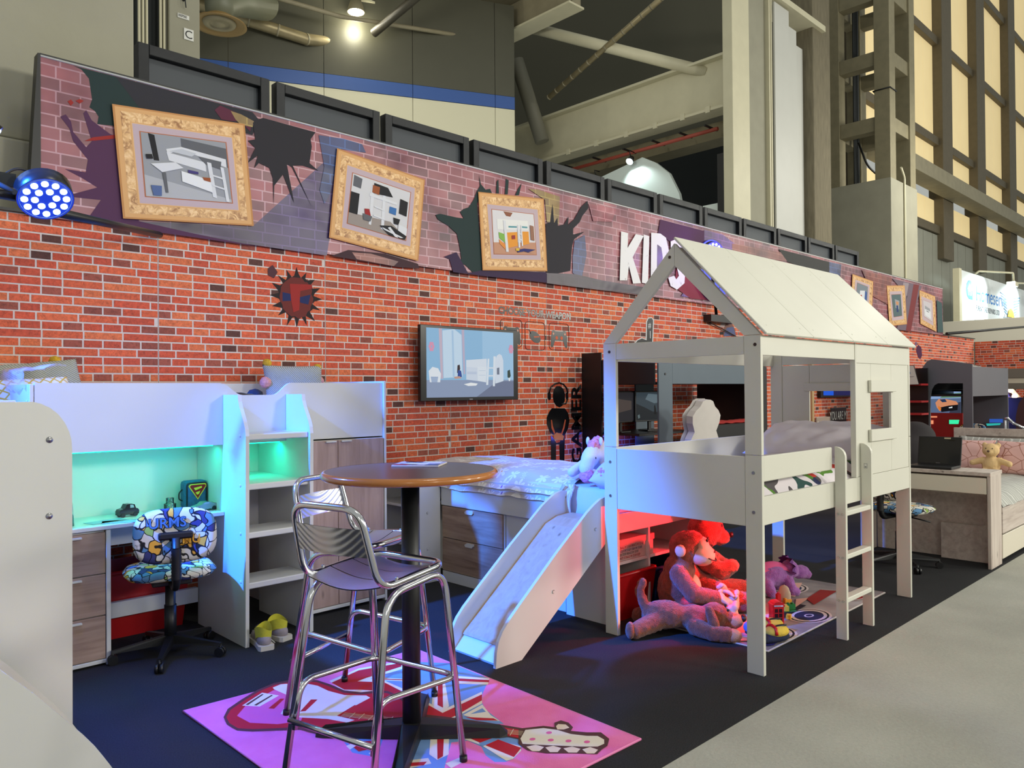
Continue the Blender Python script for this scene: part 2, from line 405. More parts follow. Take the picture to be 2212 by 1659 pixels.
# banner
mbn, nt, b = nodes_of('printed_vinyl', .38)
g = nd(nt, 'ShaderNodeNewGeometry'); sx = nd(nt, 'ShaderNodeSeparateXYZ'); nt.links.new(g.outputs['Position'], sx.inputs[0])
cx = nd(nt, 'ShaderNodeCombineXYZ'); nt.links.new(sx.outputs[0], cx.inputs[0]); nt.links.new(sx.outputs[2], cx.inputs[1])
br = nd(nt, 'ShaderNodeTexBrick', Scale=1, offset=.5, squash=.62, squash_frequency=2)
br.inputs['Brick Width'].default_value = .225; br.inputs['Row Height'].default_value = .078; br.inputs['Mortar Size'].default_value = .0055; br.inputs['Mortar Smooth'].default_value = .3; br.inputs['Bias'].default_value = -.1
br.inputs['Color1'].default_value = lin((168, 100, 108))+(1,); br.inputs['Color2'].default_value = lin((112, 78, 86))+(1,); br.inputs['Mortar'].default_value = lin((196, 158, 166))+(1,)
nt.links.new(cx.outputs[0], br.inputs['Vector'])
n = nd(nt, 'ShaderNodeTexNoise', Scale=1.1, Detail=4); nt.links.new(g.outputs['Position'], n.inputs['Vector'])
r = ramp(nt, n.outputs['Fac'], [(.36, (150, 120, 150)), (.5, (238, 225, 228)), (.66, (255, 255, 255))])
mx = nd(nt, 'ShaderNodeMix', data_type='RGBA', blend_type='MULTIPLY'); mx.inputs[0].default_value = 1
nt.links.new(br.outputs['Color'], mx.inputs[6]); nt.links.new(r.outputs[0], mx.inputs[7]); nt.links.new(mx.outputs[2], b.inputs['Base Color'])
n2 = nd(nt, 'ShaderNodeTexNoise', Scale=1.6, Detail=2, Distortion=.6); nt.links.new(g.outputs['Position'], n2.inputs['Vector'])
bp = nd(nt, 'ShaderNodeBump', Strength=.25, Distance=.12); nt.links.new(n2.outputs['Fac'], bp.inputs['Height']); nt.links.new(bp.outputs[0], b.inputs['Normal'])
def tinted(name, c1, c2, mo):
    m = mbn.copy(); m.name = name; MATS[name] = m
    for q in m.node_tree.nodes:
        if q.type == 'TEX_BRICK':
            q.inputs['Color1'].default_value = lin(c1)+(1,); q.inputs['Color2'].default_value = lin(c2)+(1,); q.inputs['Mortar'].default_value = lin(mo)+(1,)
    return m
T_purple = tinted('vinyl_purple', (74, 58, 102), (62, 48, 86), (96, 78, 128)); T_blue = tinted('vinyl_blue', (60, 72, 120), (46, 56, 96), (70, 100, 160))
T_yellow = tinted('vinyl_yellow', (150, 128, 66), (120, 98, 60), (176, 158, 84)); T_rust = tinted('vinyl_rust', (150, 82, 70), (120, 60, 56), (172, 116, 106)); T_rose = tinted('vinyl_rose', (176, 92, 104), (140, 74, 86), (200, 140, 150))
T_dk = tinted('vinyl_dark', (52, 40, 58), (44, 36, 50), (60, 46, 66)); T_violet_glow = tinted('vinyl_violet_glow', (104, 62, 140), (84, 52, 124), (140, 90, 176))
BY = 5.468
banner = thing('printed_banner', 'long printed vinyl banner of graffiti splashed brick and gilt frames above the brick wall', 'banner', (0, 0, 0))
ob('vinyl_sheet', MB().box(1.24, 18.2, BY, BY+.012, 2.553, 3.55), mbn, banner)
ob('top_piping', MB().cyl((1.24, BY, 3.552), (18.2, BY, 3.552), .007, n=6), mat('white_cord', (220, 220, 220)), banner)
PR('black_side_drape', M_black, banner, [(1.24, 3.565), (1.24, 2.553), (1.17, 2.553), (1.225, 3.565)], BY-.006, BY+.08, 'Y')
ob('black_back_frame', MB().box(1.24, 18.2, BY+.014, BY+.05, 3.53, 3.575), M_black, banner)
PUR = (82, 48, 78); BLK = (42, 40, 46); GRN = (34, 52, 52); RED = (150, 44, 40); DPL = (58, 42, 70)
sp = decal('paint_splashes', banner, [
 (T_purple, [(1.818,2.606),(2.619,2.682),(3.226,3.287),(3.375,3.437),(3.272,2.692),(3.246,2.54),(2.601,2.548),(1.907,2.556)]),
 (GRN, [(1.423,3.542),(1.471,3.532),(1.515,3.484),(1.533,3.354),(1.517,3.299),(1.549,3.283),(1.571,3.252),(1.563,3.201),(1.661,3.212),(1.82,3.162),(2.193,3.369),(1.821,3.543)]),
 ((46, 45, 52), [(1.676,3.541),(1.821,3.543),(2.624,3.54),(2.686,3.486),(2.623,3.367),(2.463,3.372),(1.821,3.374)]),
 (PUR, [(1.349,3.198),(1.38,3.22),(1.409,3.183),(1.422,3.118),(1.497,3.036),(1.53,3.082),(1.481,3.251),(1.498,3.276),(1.53,3.218),(1.641,3.153),(1.726,3.141),(1.818,2.606),(2.19,2.572),(2.673,2.54),(1.907,2.549),(1.673,2.548),(1.506,2.578),(1.583,2.71),(1.373,2.699),(1.562,2.788),(1.475,2.832),(1.374,2.872),(1.494,2.874),(1.507,2.958),(1.422,3.059),(1.401,3.134)]),
 (RED, [(1.391,3.305),(1.41,3.322),(1.425,3.305),(1.409,3.281)]), (RED, [(1.436,3.32),(1.46,3.338),(1.484,3.332),(1.46,3.308)]), (RED, [(1.486,3.073),(1.535,3.108),(1.709,3.168),(1.709,3.143),(1.549,3.09)]),
 ((90, 40, 60), [(2.337,3.483),(2.378,3.527),(2.534,3.498),(2.624,3.471),(2.605,3.387),(2.534,3.45),(2.464,3.433),(2.387,3.428)]), (T_yellow, [(2.457,3.506),(2.534,3.501),(2.635,3.473),(2.624,3.426),(2.534,3.422),(2.492,3.453)]),
 (T_blue, [(3.177,3.491),(3.406,3.512),(3.583,3.505),(3.619,3.443),(3.375,3.422),(3.274,3.035),(3.224,2.952),(3.183,3.056),(3.226,3.249)]),
 (BLK, [(2.646,3.483),(2.707,3.515),(3.149,3.507),(3.105,3.442),(3.115,3.386),(3.094,3.251),(3.171,3.206),(3.037,3.22),(2.95,3.203),(3.112,2.909),(2.942,3.19),(2.9,3.204),(2.96,2.913),(2.868,3.119),(2.795,3.02),(2.789,2.864),(2.784,3.075),(2.755,3.147),(2.673,3.169),(2.635,3.122),(2.665,3.223),(2.586,3.152),(2.645,3.274),(2.587,3.317),(2.645,3.34),(2.627,3.458)]),
 ((66, 44, 50), [(3.443,2.608),(3.798,2.62),(4.151,2.571),(4.166,2.532),(3.942,2.52),(3.284,2.541)]),
 (T_rust, [(3.478,2.593),(3.659,2.603),(3.942,2.568),(3.893,2.523),(3.522,2.541)]),
 (GRN, [(4.881,3.495),(4.904,3.411),(4.963,3.368),(5.023,3.387),(5.047,3.347),(4.879,3.265),(4.855,3.217),(4.919,2.592),(5.026,2.559),(4.79,2.562),(4.699,2.622),(4.581,2.609),(4.554,2.623),(4.655,2.668),(4.633,2.786),(4.601,2.898),(4.502,2.956),(4.379,2.998),(4.352,3.035),(4.406,3.052),(4.597,3.047),(4.687,3.052),(4.642,3.105),(4.682,3.137),(4.75,3.166),(4.809,3.245),(4.856,3.34),(4.892,3.391)]), (GRN, [(5.109,3.474),(5.134,3.497),(5.139,3.363),(5.102,3.356)]), (GRN, [(5.234,3.524),(5.271,3.513),(5.257,3.374),(5.219,3.367)]), (GRN, [(5.451,3.518),(5.411,3.391),(5.359,3.382),(5.398,3.453)]),
 (DPL, [(4.445,2.666),(4.51,2.652),(4.553,2.538),(4.907,2.538),(5.873,2.555),(5.791,2.662),(4.907,2.591),(4.733,2.547),(4.594,2.726)]),
 (T_yellow, [(5.543,3.479),(5.691,3.495),(6.013,3.478),(5.995,3.183),(5.811,3.181),(5.786,3.407)]),
 (BLK, [(5.797,3.16),(5.86,3.188),(5.897,3.387),(5.923,3.188),(5.974,3.253),(5.98,3.167),(6.074,3.195),(6.149,3.289),(6.14,3.199),(6.238,3.273),(6.361,3.432),(6.462,3.509),(6.476,3.43),(6.375,3.333),(6.328,3.256),(6.221,3.171),(6.22,3.107),(6.403,3.162),(6.235,3.059),(6.204,2.986),(6.188,2.885),(6.171,2.715),(5.967,2.665),(5.798,2.658)]),
 (T_blue, [(6.242,3.045),(6.41,3.127),(6.438,2.919),(6.358,2.659),(6.208,2.694),(6.21,2.868)]), (T_rose, [(6.477,3.481),(6.963,3.496),(6.877,3.336),(6.553,3.299)]),
 (T_dk, [(5.804,2.654),(6.237,2.687),(6.704,2.661),(7.568,2.653),(7.567,2.565),(6.622,2.551),(5.803,2.549)]),
 ((78, 44, 74), [(7.817,3.507),(8.906,3.498),(8.924,3.239),(8.018,3.263),(7.766,3.326)]), (T_violet_glow, [(8.795,3.513),(9.251,3.514),(9.61,3.416),(9.474,2.704),(8.562,2.603),(8.248,2.608),(8.788,3.132)]),  # violet bricks paint in the second stage lamp's purple halo
 ((130, 48, 62), [(8.174,3.063),(8.566,2.87),(9.06,2.61),(8.455,2.595),(8.098,2.711)]),
 (T_rust, [(9.488,3.426),(11.099,3.476),(11.156,3.363),(10.522,3.327),(9.485,3.286)]), ((62, 62, 62), [(10.808,3.51),(12.551,3.509),(12.721,3.267),(11.096,3.349)]), (T_blue, [(12.551,3.509),(13.018,3.514),(12.936,3.21),(12.544,3.25)]), (RED, [(12.509,3.262),(12.687,3.325),(12.775,3.272),(12.771,3.133),(12.542,3.159)]),
 (T_rust, [(13.866,3.515),(15.269,3.51),(15.137,2.977),(14.349,3.089)]), ((112, 96, 110), [(15.292,3.495),(16.889,3.496),(16.08,2.545),(15.472,2.543),(16.052,3.223)]), ((150, 138, 146), [(15.863,3.477),(16.161,3.486),(15.715,2.662),(15.597,2.744)]), ((120, 48, 52), [(16.416,3.491),(16.729,3.5),(16.23,2.543),(15.955,2.539)]), ((60, 84, 86), [(17.775,3.281),(18.097,3.236),(18.163,2.615),(17.808,2.598)]),
], 'Y', BY, .0004)
sp['kind'] = 'stuff'
# gilt frames printed on the banner
m, nt, b = nodes_of('gilt_print', .45)
g = nd(nt, 'ShaderNodeNewGeometry'); v = nd(nt, 'ShaderNodeTexVoronoi', Scale=26, feature='SMOOTH_F1'); n = nd(nt, 'ShaderNodeTexNoise', Scale=18, Detail=4, Distortion=1.5)
nt.links.new(g.outputs['Position'], n.inputs['Vector']); mp = nd(nt, 'ShaderNodeMapping'); nt.links.new(n.outputs['Color'], mp.inputs[0]); mp.inputs['Scale'].default_value = (.12, .12, .12)
ad = nd(nt, 'ShaderNodeVectorMath', operation='ADD'); nt.links.new(g.outputs['Position'], ad.inputs[0]); nt.links.new(mp.outputs[0], ad.inputs[1]); nt.links.new(ad.outputs[0], v.inputs['Vector'])
r = ramp(nt, v.outputs['Distance'], [(.1, (236, 200, 150)), (.42, (216, 170, 112)), (.7, (150, 98, 50))]); nt.links.new(r.outputs[0], b.inputs['Base Color'])
GILT = m; GOLD = (214, 166, 112); GOLD2 = (190, 136, 84); MATC = (190, 170, 178)
def inset(q, k):
    cx_, cy_ = sum(p[0] for p in q)/4, sum(p[1] for p in q)/4
    return [(p[0]+(cx_-p[0])*k, p[1]+(cy_-p[1])*k) for p in q]
def framed(name, outer, matq, photo, scene):
    f = decal(name, banner, [(GOLD2, outer), (GOLD, inset(outer, .03)), (GILT, inset(outer, .1)), (GOLD, inset(matq, -.04)), ((226, 184, 134), inset(matq, -.015)), (MATC, matq), ((176, 112, 84), inset(photo, -.03))], 'Y', BY-.017, .0004)
    q = quad_map(photo)
    decal('picture', f, [(c, [q(*p) for p in pts]) for c, pts in scene], 'Y', BY-.0205, .0004)
W = (214, 216, 222); G1 = (150, 153, 160); G2 = (96, 98, 104); K = (34, 34, 38)
room1 = [(G1, [(0, 0), (1, 0), (1, 1), (0, 1)]), ((176, 178, 184), [(0, .66), (1, .95), (1, 1), (0, 1)]), (G2, [(.45, .02), (1, .1), (1, .42), (.45, .16)]), (K, [(.08, 0), (.15, .02), (.18, .42), (.12, .42)]),
 (W, [(.27, .22), (.45, .16), (.98, .28), (.98, .42), (.45, .2), (.28, .3)]), (W, [(.27, .27), (.72, .37), (.72, .52), (.29, .4)]), ((190, 194, 202), [(.3, .25), (.45, .19), (.62, .24), (.56, .3)]), (G2, [(.64, .28), (.92, .33), (.9, .46), (.72, .4)]),
 (W, [(.74, .36), (.79, .37), (.82, .95), (.77, .93)]), (W, [(.9, .42), (.94, .43), (.97, 1), (.93, .99)]), (W, [(.76, .55), (.93, .6), (.93, .63), (.77, .58)]), (W, [(.77, .72), (.95, .78), (.95, .81), (.78, .75)]),
 ((226, 228, 232), [(.42, .55), (.76, .66), (.77, .86), (.42, .72)]), (W, [(.08, .48), (.36, .42), (.45, .5), (.2, .6)]), (G2, [(.2, .6), (.24, .6), (.25, .92), (.22, .92)]), ((70, 62, 120), [(.5, .52), (.62, .54), (.62, .58), (.5, .57)]), ((150, 82, 50), [(.66, .62), (.76, .62), (.76, .69), (.68, .67)]), ((84, 104, 150), [(.06, .82), (.18, .82), (.17, .98), (.08, .98)]), (K, [(.03, .34), (.1, .33), (.11, .4), (.04, .41)])]
room2 = [((206, 206, 210), [(0, 0), (1, 0), (1, 1), (0, 1)]), ((150, 140, 134), [(0, .78), (.7, .72), (1, .95), (1, 1), (0, 1)]), (K, [(.0, .36), (.14, .36), (.14, .78), (0, .78)]), (G2, [(.02, .02), (.16, .05), (.15, .25), (.02, .24)]),
 (W, [(.32, .12), (.38, .1), (.38, .9), (.34, .9)]), (W, [(.52, .1), (.57, .1), (.6, .92), (.55, .92)]), (W, [(.3, .28), (.78, .3), (.78, .35), (.3, .34)]), (K, [(.36, .05), (.6, .06), (.7, .22), (.36, .26)]), ((150, 84, 50), [(.34, .1), (.46, .1), (.46, .26), (.34, .25)]), (W, [(.4, .5), (.58, .52), (.58, .55), (.4, .53)]), (W, [(.4, .68), (.6, .7), (.6, .73), (.4, .71)]),
 ((60, 110, 170), [(.66, .42), (.78, .42), (.78, .56), (.66, .55)]), (K, [(.83, .2), (.97, .22), (.97, .52), (.83, .5)]), ((150, 40, 44), [(.24, .62), (.32, .6), (.36, .74), (.26, .74)]), (G2, [(.22, .72), (.38, .73), (.36, .84), (.24, .84)]), (K, [(.74, .62), (.86, .62), (.84, .74), (.76, .74)]), (W, [(.84, .72), (1, .76), (1, .92), (.84, .86)]), (K, [(.52, .86), (.72, .8), (1, .92), (.98, 1), (.7, 1)]), (W, [(.56, .88), (.95, .97), (.9, .99), (.6, .92)]), (W, [(.7, .83), (.86, 1), (.8, 1), (.66, .86)])]
room3 = [((214, 212, 216), [(0, 0), (1, 0), (1, 1), (0, 1)]), ((190, 142, 116), [(0, .74), (1, .7), (1, 1), (0, 1)]), ((140, 90, 70), [(.26, .01), (.48, .02), (.42, .12), (.32, .11)]), ((226, 226, 224), [(.1, .2), (.84, .18), (.84, .4), (.1, .44)]), ((92, 150, 160), [(.36, .34), (.56, .33), (.56, .37), (.36, .38)]), ((92, 150, 160), [(.68, .32), (.82, .32), (.82, .36), (.68, .36)]),
 ((224, 150, 60), [(.3, .5), (.56, .47), (.56, .8), (.32, .86)]), ((224, 150, 60), [(.68, .45), (.84, .44), (.84, .74), (.68, .78)]), ((128, 176, 84), [(.12, .5), (.26, .54), (.26, .74), (.13, .64)]), ((220, 140, 70), [(.12, .66), (.26, .78), (.26, .9), (.13, .76)]), (W, [(.24, .22), (.3, .22), (.33, .95), (.27, .95)]), (W, [(.57, .3), (.61, .3), (.61, .84), (.57, .84)]), (W, [(.65, .3), (.68, .3), (.68, .8), (.65, .8)]), (W, [(.6, .5), (.66, .5), (.66, .53), (.6, .53)]), (W, [(.6, .64), (.66, .64), (.66, .67), (.6, .67)]), ((150, 60, 60), [(.42, .56), (.5, .55), (.5, .64), (.42, .65)]), ((150, 110, 90), [(.88, .28), (.97, .3), (.97, .66), (.88, .64)]), ((52, 52, 110), [(.52, .9), (.7, .86), (.98, .88), (.8, .95), (.94, .99), (.7, .93), (.54, .96)]), ((214, 180, 70), [(.5, .86), (.58, .86), (.58, .92), (.5, .92)])]
room4 = [((120, 130, 140), [(0, 0), (1, 0), (1, 1), (0, 1)]), (W, [(.3, .3), (.8, .2), (.8, .9), (.3, .8)]), ((60, 90, 150), [(.75, .2), (.95, .25), (.95, .6), (.75, .6)]), ((170, 60, 50), [(.3, .5), (.5, .45), (.5, .6), (.3, .7)])]
room5 = [((84, 104, 108), [(0, 0), (1, 0), (1, 1), (0, 1)]), (G1, [(.3, .2), (.8, .3), (.7, .7), (.3, .6)]), ((196, 140, 100), [(.4, .3), (.7, .35), (.65, .5), (.4, .45)]), ((40, 60, 110), [(.4, .5), (.6, .5), (.6, .8), (.4, .8)])]
room6 = [((196, 190, 196), [(0, 0), (1, 0), (1, 1), (0, 1)]), (G1, [(.2, .3), (.8, .35), (.8, .5), (.2, .5)]), (W, [(.15, .5), (.85, .5), (.85, .9), (.15, .9)]), (G2, [(.35, .55), (.65, .56), (.65, .6), (.35, .6)])]
framed('gilt_frame_print', [(1.648,3.35),(2.556,3.43),(2.623,2.686),(1.713,2.606)], [(1.771,3.251),(2.457,3.306),(2.505,2.785),(1.819,2.725)], [(1.824,3.204),(2.408,3.258),(2.454,2.831),(1.858,2.778)], room1)
framed('gilt_frame_print', [(3.336,3.418),(4.226,3.326),(4.146,2.592),(3.256,2.683)], [(3.43,3.298),(4.113,3.228),(4.058,2.711),(3.376,2.781)], [(3.482,3.241),(4.062,3.182),(4.007,2.758),(3.427,2.823)], room2)
framed('gilt_frame_print', [(4.858,3.328),(5.758,3.412),(5.803,2.671),(4.906,2.589)], [(4.969,3.228),(5.663,3.285),(5.705,2.777),(5.018,2.712)], [(5.031,3.186),(5.602,3.226),(5.637,2.823),(5.055,2.763)], room3)
framed('gilt_frame_print', [(13.454,3.401),(14.362,3.357),(14.278,2.668),(13.359,2.757)], [(13.568,3.316),(14.192,3.275),(14.114,2.741),(13.476,2.829)], [(13.645,3.267),(14.108,3.235),(14.033,2.801),(13.556,2.898)], room4)
framed('gilt_frame_print', [(14.995,3.338),(15.916,3.423),(16.015,2.673),(15.108,2.586)], [(15.128,3.237),(15.765,3.299),(15.845,2.758),(15.249,2.698)], [(15.218,3.184),(15.691,3.23),(15.75,2.824),(15.321,2.772)], room5)
framed('gilt_frame_print', [(16.721,3.402),(17.668,3.347),(17.716,2.604),(16.762,2.723)], [(16.834,3.285),(17.493,3.24),(17.531,2.721),(16.872,2.818)], [(16.912,3.216),(17.407,3.186),(17.449,2.803),(16.955,2.889)], room6)
INKW = mat('white_ink', (226, 226, 226), .6, noise_amt=0, rgb2=(226, 226, 226))
m, nt, b = nodes_of('distressed_white', .6)
g = nd(nt, 'ShaderNodeNewGeometry'); mp = nd(nt, 'ShaderNodeMapping'); mp.inputs['Scale'].default_value = (9, 9, 3.5); nt.links.new(g.outputs['Position'], mp.inputs[0])
n = nd(nt, 'ShaderNodeTexNoise', Scale=2.6, Detail=8, Roughness=.75); nt.links.new(mp.outputs[0], n.inputs['Vector'])
r = ramp(nt, n.outputs['Fac'], [(.33, (84, 60, 66)), (.37, (228, 228, 228))]); nt.links.new(r.outputs[0], b.inputs['Base Color'])
def letters(pts): return (m, pts)
KL = [letters([(7.036,3.253),(7.165,3.25),(7.153,3.077),(7.314,3.259),(7.467,3.258),(7.248,2.981),(7.404,2.694),(7.252,2.675),(7.176,2.871),(7.139,2.702),(7.002,2.689)]),
 letters([(7.468,3.274),(7.578,3.267),(7.541,2.695),(7.422,2.701)]),
 letters([(7.616,3.316),(7.805,3.331),(7.92,3.296),(7.986,3.128),(7.952,2.868),(7.833,2.733),(7.596,2.689)]), (T_dk, [(7.736,3.193),(7.821,3.164),(7.848,3.049),(7.817,2.883),(7.721,2.834)]),
 letters([(8.018,3.263),(8.179,3.324),(8.363,3.307),(8.361,3.201),(8.217,3.196),(8.175,3.11),(8.337,2.994),(8.313,2.776),(8.148,2.68),(8.009,2.714),(7.961,2.812),(8.09,2.848),(8.13,2.805),(8.191,2.857),(8.152,2.946),(8.024,3.047)]),
 letters([(9.706,3.261),(9.807,3.305),(9.935,3.3),(9.947,3.262),(9.705,3.222)]), letters([(10.169,3.274),(10.317,3.317),(10.329,3.265),(10.168,3.234)]), letters([(10.398,3.293),(10.633,3.312),(10.632,3.258),(10.396,3.232)]), letters([(10.977,3.295),(11.05,3.289),(11.049,3.247),(10.975,3.239)]), letters([(11.229,3.286),(11.583,3.281),(11.581,3.23),(11.227,3.223)]), letters([(11.646,3.273),(12.117,3.269),(12.115,3.209),(11.644,3.193)])]
for i, l_ in enumerate(KL):
    if i != 3: decal('banner_letter', banner, [l_]+([KL[3]] if i == 2 else []), 'Y', BY-.0175, .0004)


# ---------------------------------------------------------------- black framed flats behind the banner
M_flatF = mat('black_painted_timber', (22, 24, 30), .3, noise_amt=.25, scale=30, bump=.35, bscale=120, stretch=(1, 8, 8))
M_flatP = mat('slate_panel', (58, 64, 72), .5, noise_amt=.05, scale=3)
def make_flat():
    t = thing('framed_flat', 'x', 'stage flat')
    B('panel', M_flatP, t, .08, 1.045, .06, .08, .08, 4.19, 0)
    for n_, a, b in (('stile', 0, .085), ('stile', 1.04, 1.125)): B(n_, M_flatF, t, a, b, 0, .1, 0, 4.27, .004)
    B('top_rail', M_flatF, t, .085, 1.04, 0, .1, 4.185, 4.27, .004); B('bottom_rail', M_flatF, t, .085, 1.04, 0, .1, 0, .085, .004)
    return t
fl0 = make_flat()
ORD = ['first', 'second', 'third', 'fourth', 'fifth', 'sixth', 'seventh', 'eighth', 'ninth', 'tenth', 'eleventh', 'twelfth']
for k in range(12):
    f = fl0 if k == 0 else copy_tree(fl0)
    f.location = (3.284-1.125+1.19*k+.002, 6.5, 0)
    f['label'] = 'black framed slate grey flat above the banner, %s from the concrete pier' % ORD[k]; f['group'] = 'black framed flats behind the banner'

# ---------------------------------------------------------------- the exhibition hall
M_conc = mat('painted_concrete', (152, 149, 132), .8, noise_amt=.08, scale=2.2, bump=.1, bscale=30)
M_concD = mat('old_concrete', (118, 110, 90), .85, noise_amt=.25, scale=6, bump=.3, bscale=40, stretch=(3, 3, .4))
M_cream = mat('cream_steel', (204, 198, 170), .5, noise_amt=.05, scale=3)
M_creamD = mat('drab_steel', (140, 132, 108), .55, noise_amt=.12, scale=4)
M_olive = mat('olive_cladding', (74, 72, 60), .8, noise_amt=.06, scale=1)
M_dark = mat('dark_hall_wall', (40, 44, 46), .8)
M_duct = mat('galvanised_duct', (150, 138, 106), .45, .5, noise_amt=.15, scale=5)
wl = struct('wall_pier')
B('upper_pier', M_conc, wl, -6, 1.9, 5.8, 6.35, 3.1, 12, .01); B('lower_pier', M_conc, wl, -6, 1.88, 5.72, 6.35, 0, 3.08, .02)
cc = struct('trim_column')
B('column_shaft', M_conc, cc, 3.33, 3.68, 9, 9.6, 0, 12, .01); B('recess', M_dark, cc, 2.7, 3.33, 9.2, 9.3, 0, 12, 0)
for i, x in enumerate((3.02, 3.06, 3.1, 3.25, 3.29)): ob('conduit', MB().cyl((x, 9.05, 0), (x, 9.05, 12), .016, n=8), M_cream, cc)
sg = thing('bay_sign', 'small white square sign with black letter C on the hall column', 'sign')
B('plate', mat('sign_white', (220, 220, 215), .5), sg, 3.49, 3.6, 8.985, 9, 5.53, 5.66, .001)
text('letter', 'C', .13, M_black, sg, onwall(3.497, 8.984, 5.55))
s2 = thing('number_sign', 'narrow white number plate on the hall column above the letter sign', 'sign')
B('plate', MATS['sign_white'], s2, 3.42, 3.55, 8.985, 9, 5.76, 5.81, .001); text('digits', '000P000', .045, M_black, s2, onwall(3.425, 8.984, 5.772), sx=.62)
hook = thing('wall_hook', 'small dark iron hook high on the hall column', 'hook')
ob('peg', MB().cyl((3.49, 9, 5.98), (3.49, 8.94, 5.98), .014, n=8).tube([(3.49, 8.95, 5.98), (3.49, 8.94, 5.93), (3.5, 8.95, 5.88)], .006, 6), M_dark, hook)

wb = struct('wall_hall')
B('upper_cladding', M_olive, wb, -8, 60, 24, 24.4, 0, 26, 0)
# curved lobby wall with a blue band
A0, A1 = Vector((5.6, 17.7, 0)), Vector((13.7, 13.95, 0)); dv = (A1-A0).normalized(); ang = math.atan2(dv.y, dv.x)
lob = struct('wall_lobby', A0); lob.rotation_euler = (0, 0, ang); LL = (A1-A0).length
k = 0; x = 0
while x < LL:
    x1 = min(x+2.1, LL)
    B('cream_panel', mat('cream_cladding', (206, 202, 176), .55), lob, x+.006, x1-.006, 0, .1, 0, 8.55, 0)
    B('blue_panel', mat('blue_cladding', (50, 84, 150), .45), lob, x+.006, x1-.006, -.01, .1, 8.56, 8.87, 0)
    B('olive_panel', mat('olive_panel', (72, 71, 58), .5, noise_amt=.05, scale=2), lob, x+.006, x1-.006, 0, .1, 8.88, 11.2, 0)
    x = x1
# ceiling over the lobby: coffers of beams
ce = struct('ceiling')
B('slab', mat('ceiling_board', (120, 112, 88), .8, noise_amt=.1, scale=3), ce, 0, 14.2, 12.2, 26, 11.45, 11.6, 0)
for (x0, x1, y0, y1) in ((5, 14.3, 15.55, 15.85), (13.95, 14.25, 12.2, 22), (10.9, 11.2, 15.7, 24), (7.6, 7.9, 18, 24), (5, 14.2, 18.4, 18.7)):
    B('beam', M_creamD, ce, x0, x1, y0, y1, 10.75, 11.45, .01)
    B('flange', M_cream, ce, x0-.12 if x1-x0 < 1 else x0, x1+.12 if x1-x0 < 1 else x1, y0-.12 if y1-y0 < 1 else y0, y1+.12 if y1-y0 < 1 else y1, 10.7, 10.75, 0)
def pipe(name, pts, r, m, label, cat='pipe', n=12, rings=0):
    t = thing(name, label, cat); ob('run', MB().tube(pts, r, n), m, t)
    if rings:
        mb = MB(); P = [Vector(p) for p in pts]
        for a, b in zip(P, P[1:]):
            q = max(1, int((a-b).length/rings))
            for i in range(q): c = a.lerp(b, i/q); d = (b-a).normalized(); mb.tube([c-d*.02, c+d*.02], r*1.05, n)
        ob('seams', mb, M_creamD, t)['kind'] = 'stuff'
    return t
pipe('ventilation_duct', [(5.4, 17.2, 10.1), (9.0, 16, 9.57), (14.8, 16, 10.65)], .13, M_duct, 'long round galvanised duct running below the lobby ceiling', 'duct', 14, .55)
pipe('conduit_run', [(6, 16.2, 10.2), (9.4, 15.2, 9.95), (13.6, 14.4, 10.4)], .05, M_creamD, 'thin grey conduit beside the round duct under the ceiling')
dif = thing('ceiling_diffuser', 'round brown ceiling air diffuser on a wide grey duct', 'air diffuser', (6.5, 14.95, 8.75))
ob('duct', MB().tube([(0, 0, .14), (0, 0, .4), (.45, .3, .75), (1.4, .9, 1.2)], [.26, .3, .32, .34], 18), mat('grey_duct', (104, 106, 88), .5), dif)
ob('cone', MB().lathe([(.26, .14), (.3, .08), (.5, .0), (.52, -.03), (.46, -.02), (.3, .03)], n=28), mat('brown_rim', (138, 112, 68), .5), dif)
ob('core', MB().lathe([(.32, .02), (.3, -.02), (.2, -.03), (.19, 0), (.1, -.02), (.06, -.05), (0, -.05)], n=24), M_creamD, dif)
dl = thing('ceiling_lamp', 'bright round downlight glowing under the lobby ceiling', 'lamp', (9.95, 15.4, 10.3))
ob('housing', MB().lathe([(.0, .28), (.12, .28), (.2, .06), (.2, 0)], n=20), M_creamD, dl)
ob('lens', MB().lathe([(.19, .0), (.1, -.02), (0, -.02)], n=20), mat('lamp_glow', (255, 250, 225), .5, emit=(255, 248, 220), es=9), dl)
lamp('POINT', 'lamp_light', (9.95, 15.4, 10.0), 60, (1, .95, .75), shadow_soft_size=.2)
pipe('roof_strut', [(10.3, 15.2, 9.85), (10.6, 13.5, 10.4), (11, 11.6, 11.3)], .1, mat('dark_strut', (62, 58, 48), .5), 'dark steel strut rising beneath the lobby ceiling', 'strut')
# steel column, braces and girder beyond the flats
st = struct('trim_steel')
B('column_web', M_creamD, st, 14.62, 14.7, 15.55, 16.0, 0, 10.7, 0); B('column_flange', mat('grey_steel', (112, 110, 96), .6), st, 14.4, 14.9, 15.5, 15.56, 0, 10.7, 0); B('column_flange', MATS['grey_steel'], st, 14.4, 14.9, 16, 16.06, 0, 10.7, 0)
B('girder_web', M_cream, st, 16.2, 16.26, 9.4, 21, 8.05, 9.2, 0); B('girder_flange', M_cream, st, 16.0, 16.5, 9.4, 21, 9.2, 9.26, 0); B('girder_flange', M_cream, st, 16.0, 16.5, 9.4, 21, 7.99, 8.05, 0)
pipe('diagonal_brace', [(15.2, 15.4, 10.7), (15.7, 14.9, 8.4)], .2, MATS['grey_steel'], 'thick grey steel tube slanting down beside the hall column', 'brace', 18)
pipe('diagonal_brace', [(14.5, 14.2, 11.0), (16.3, 10.0, 9.05)], .14, M_cream, 'pale steel tube bracing the girder above the flats', 'brace', 18)
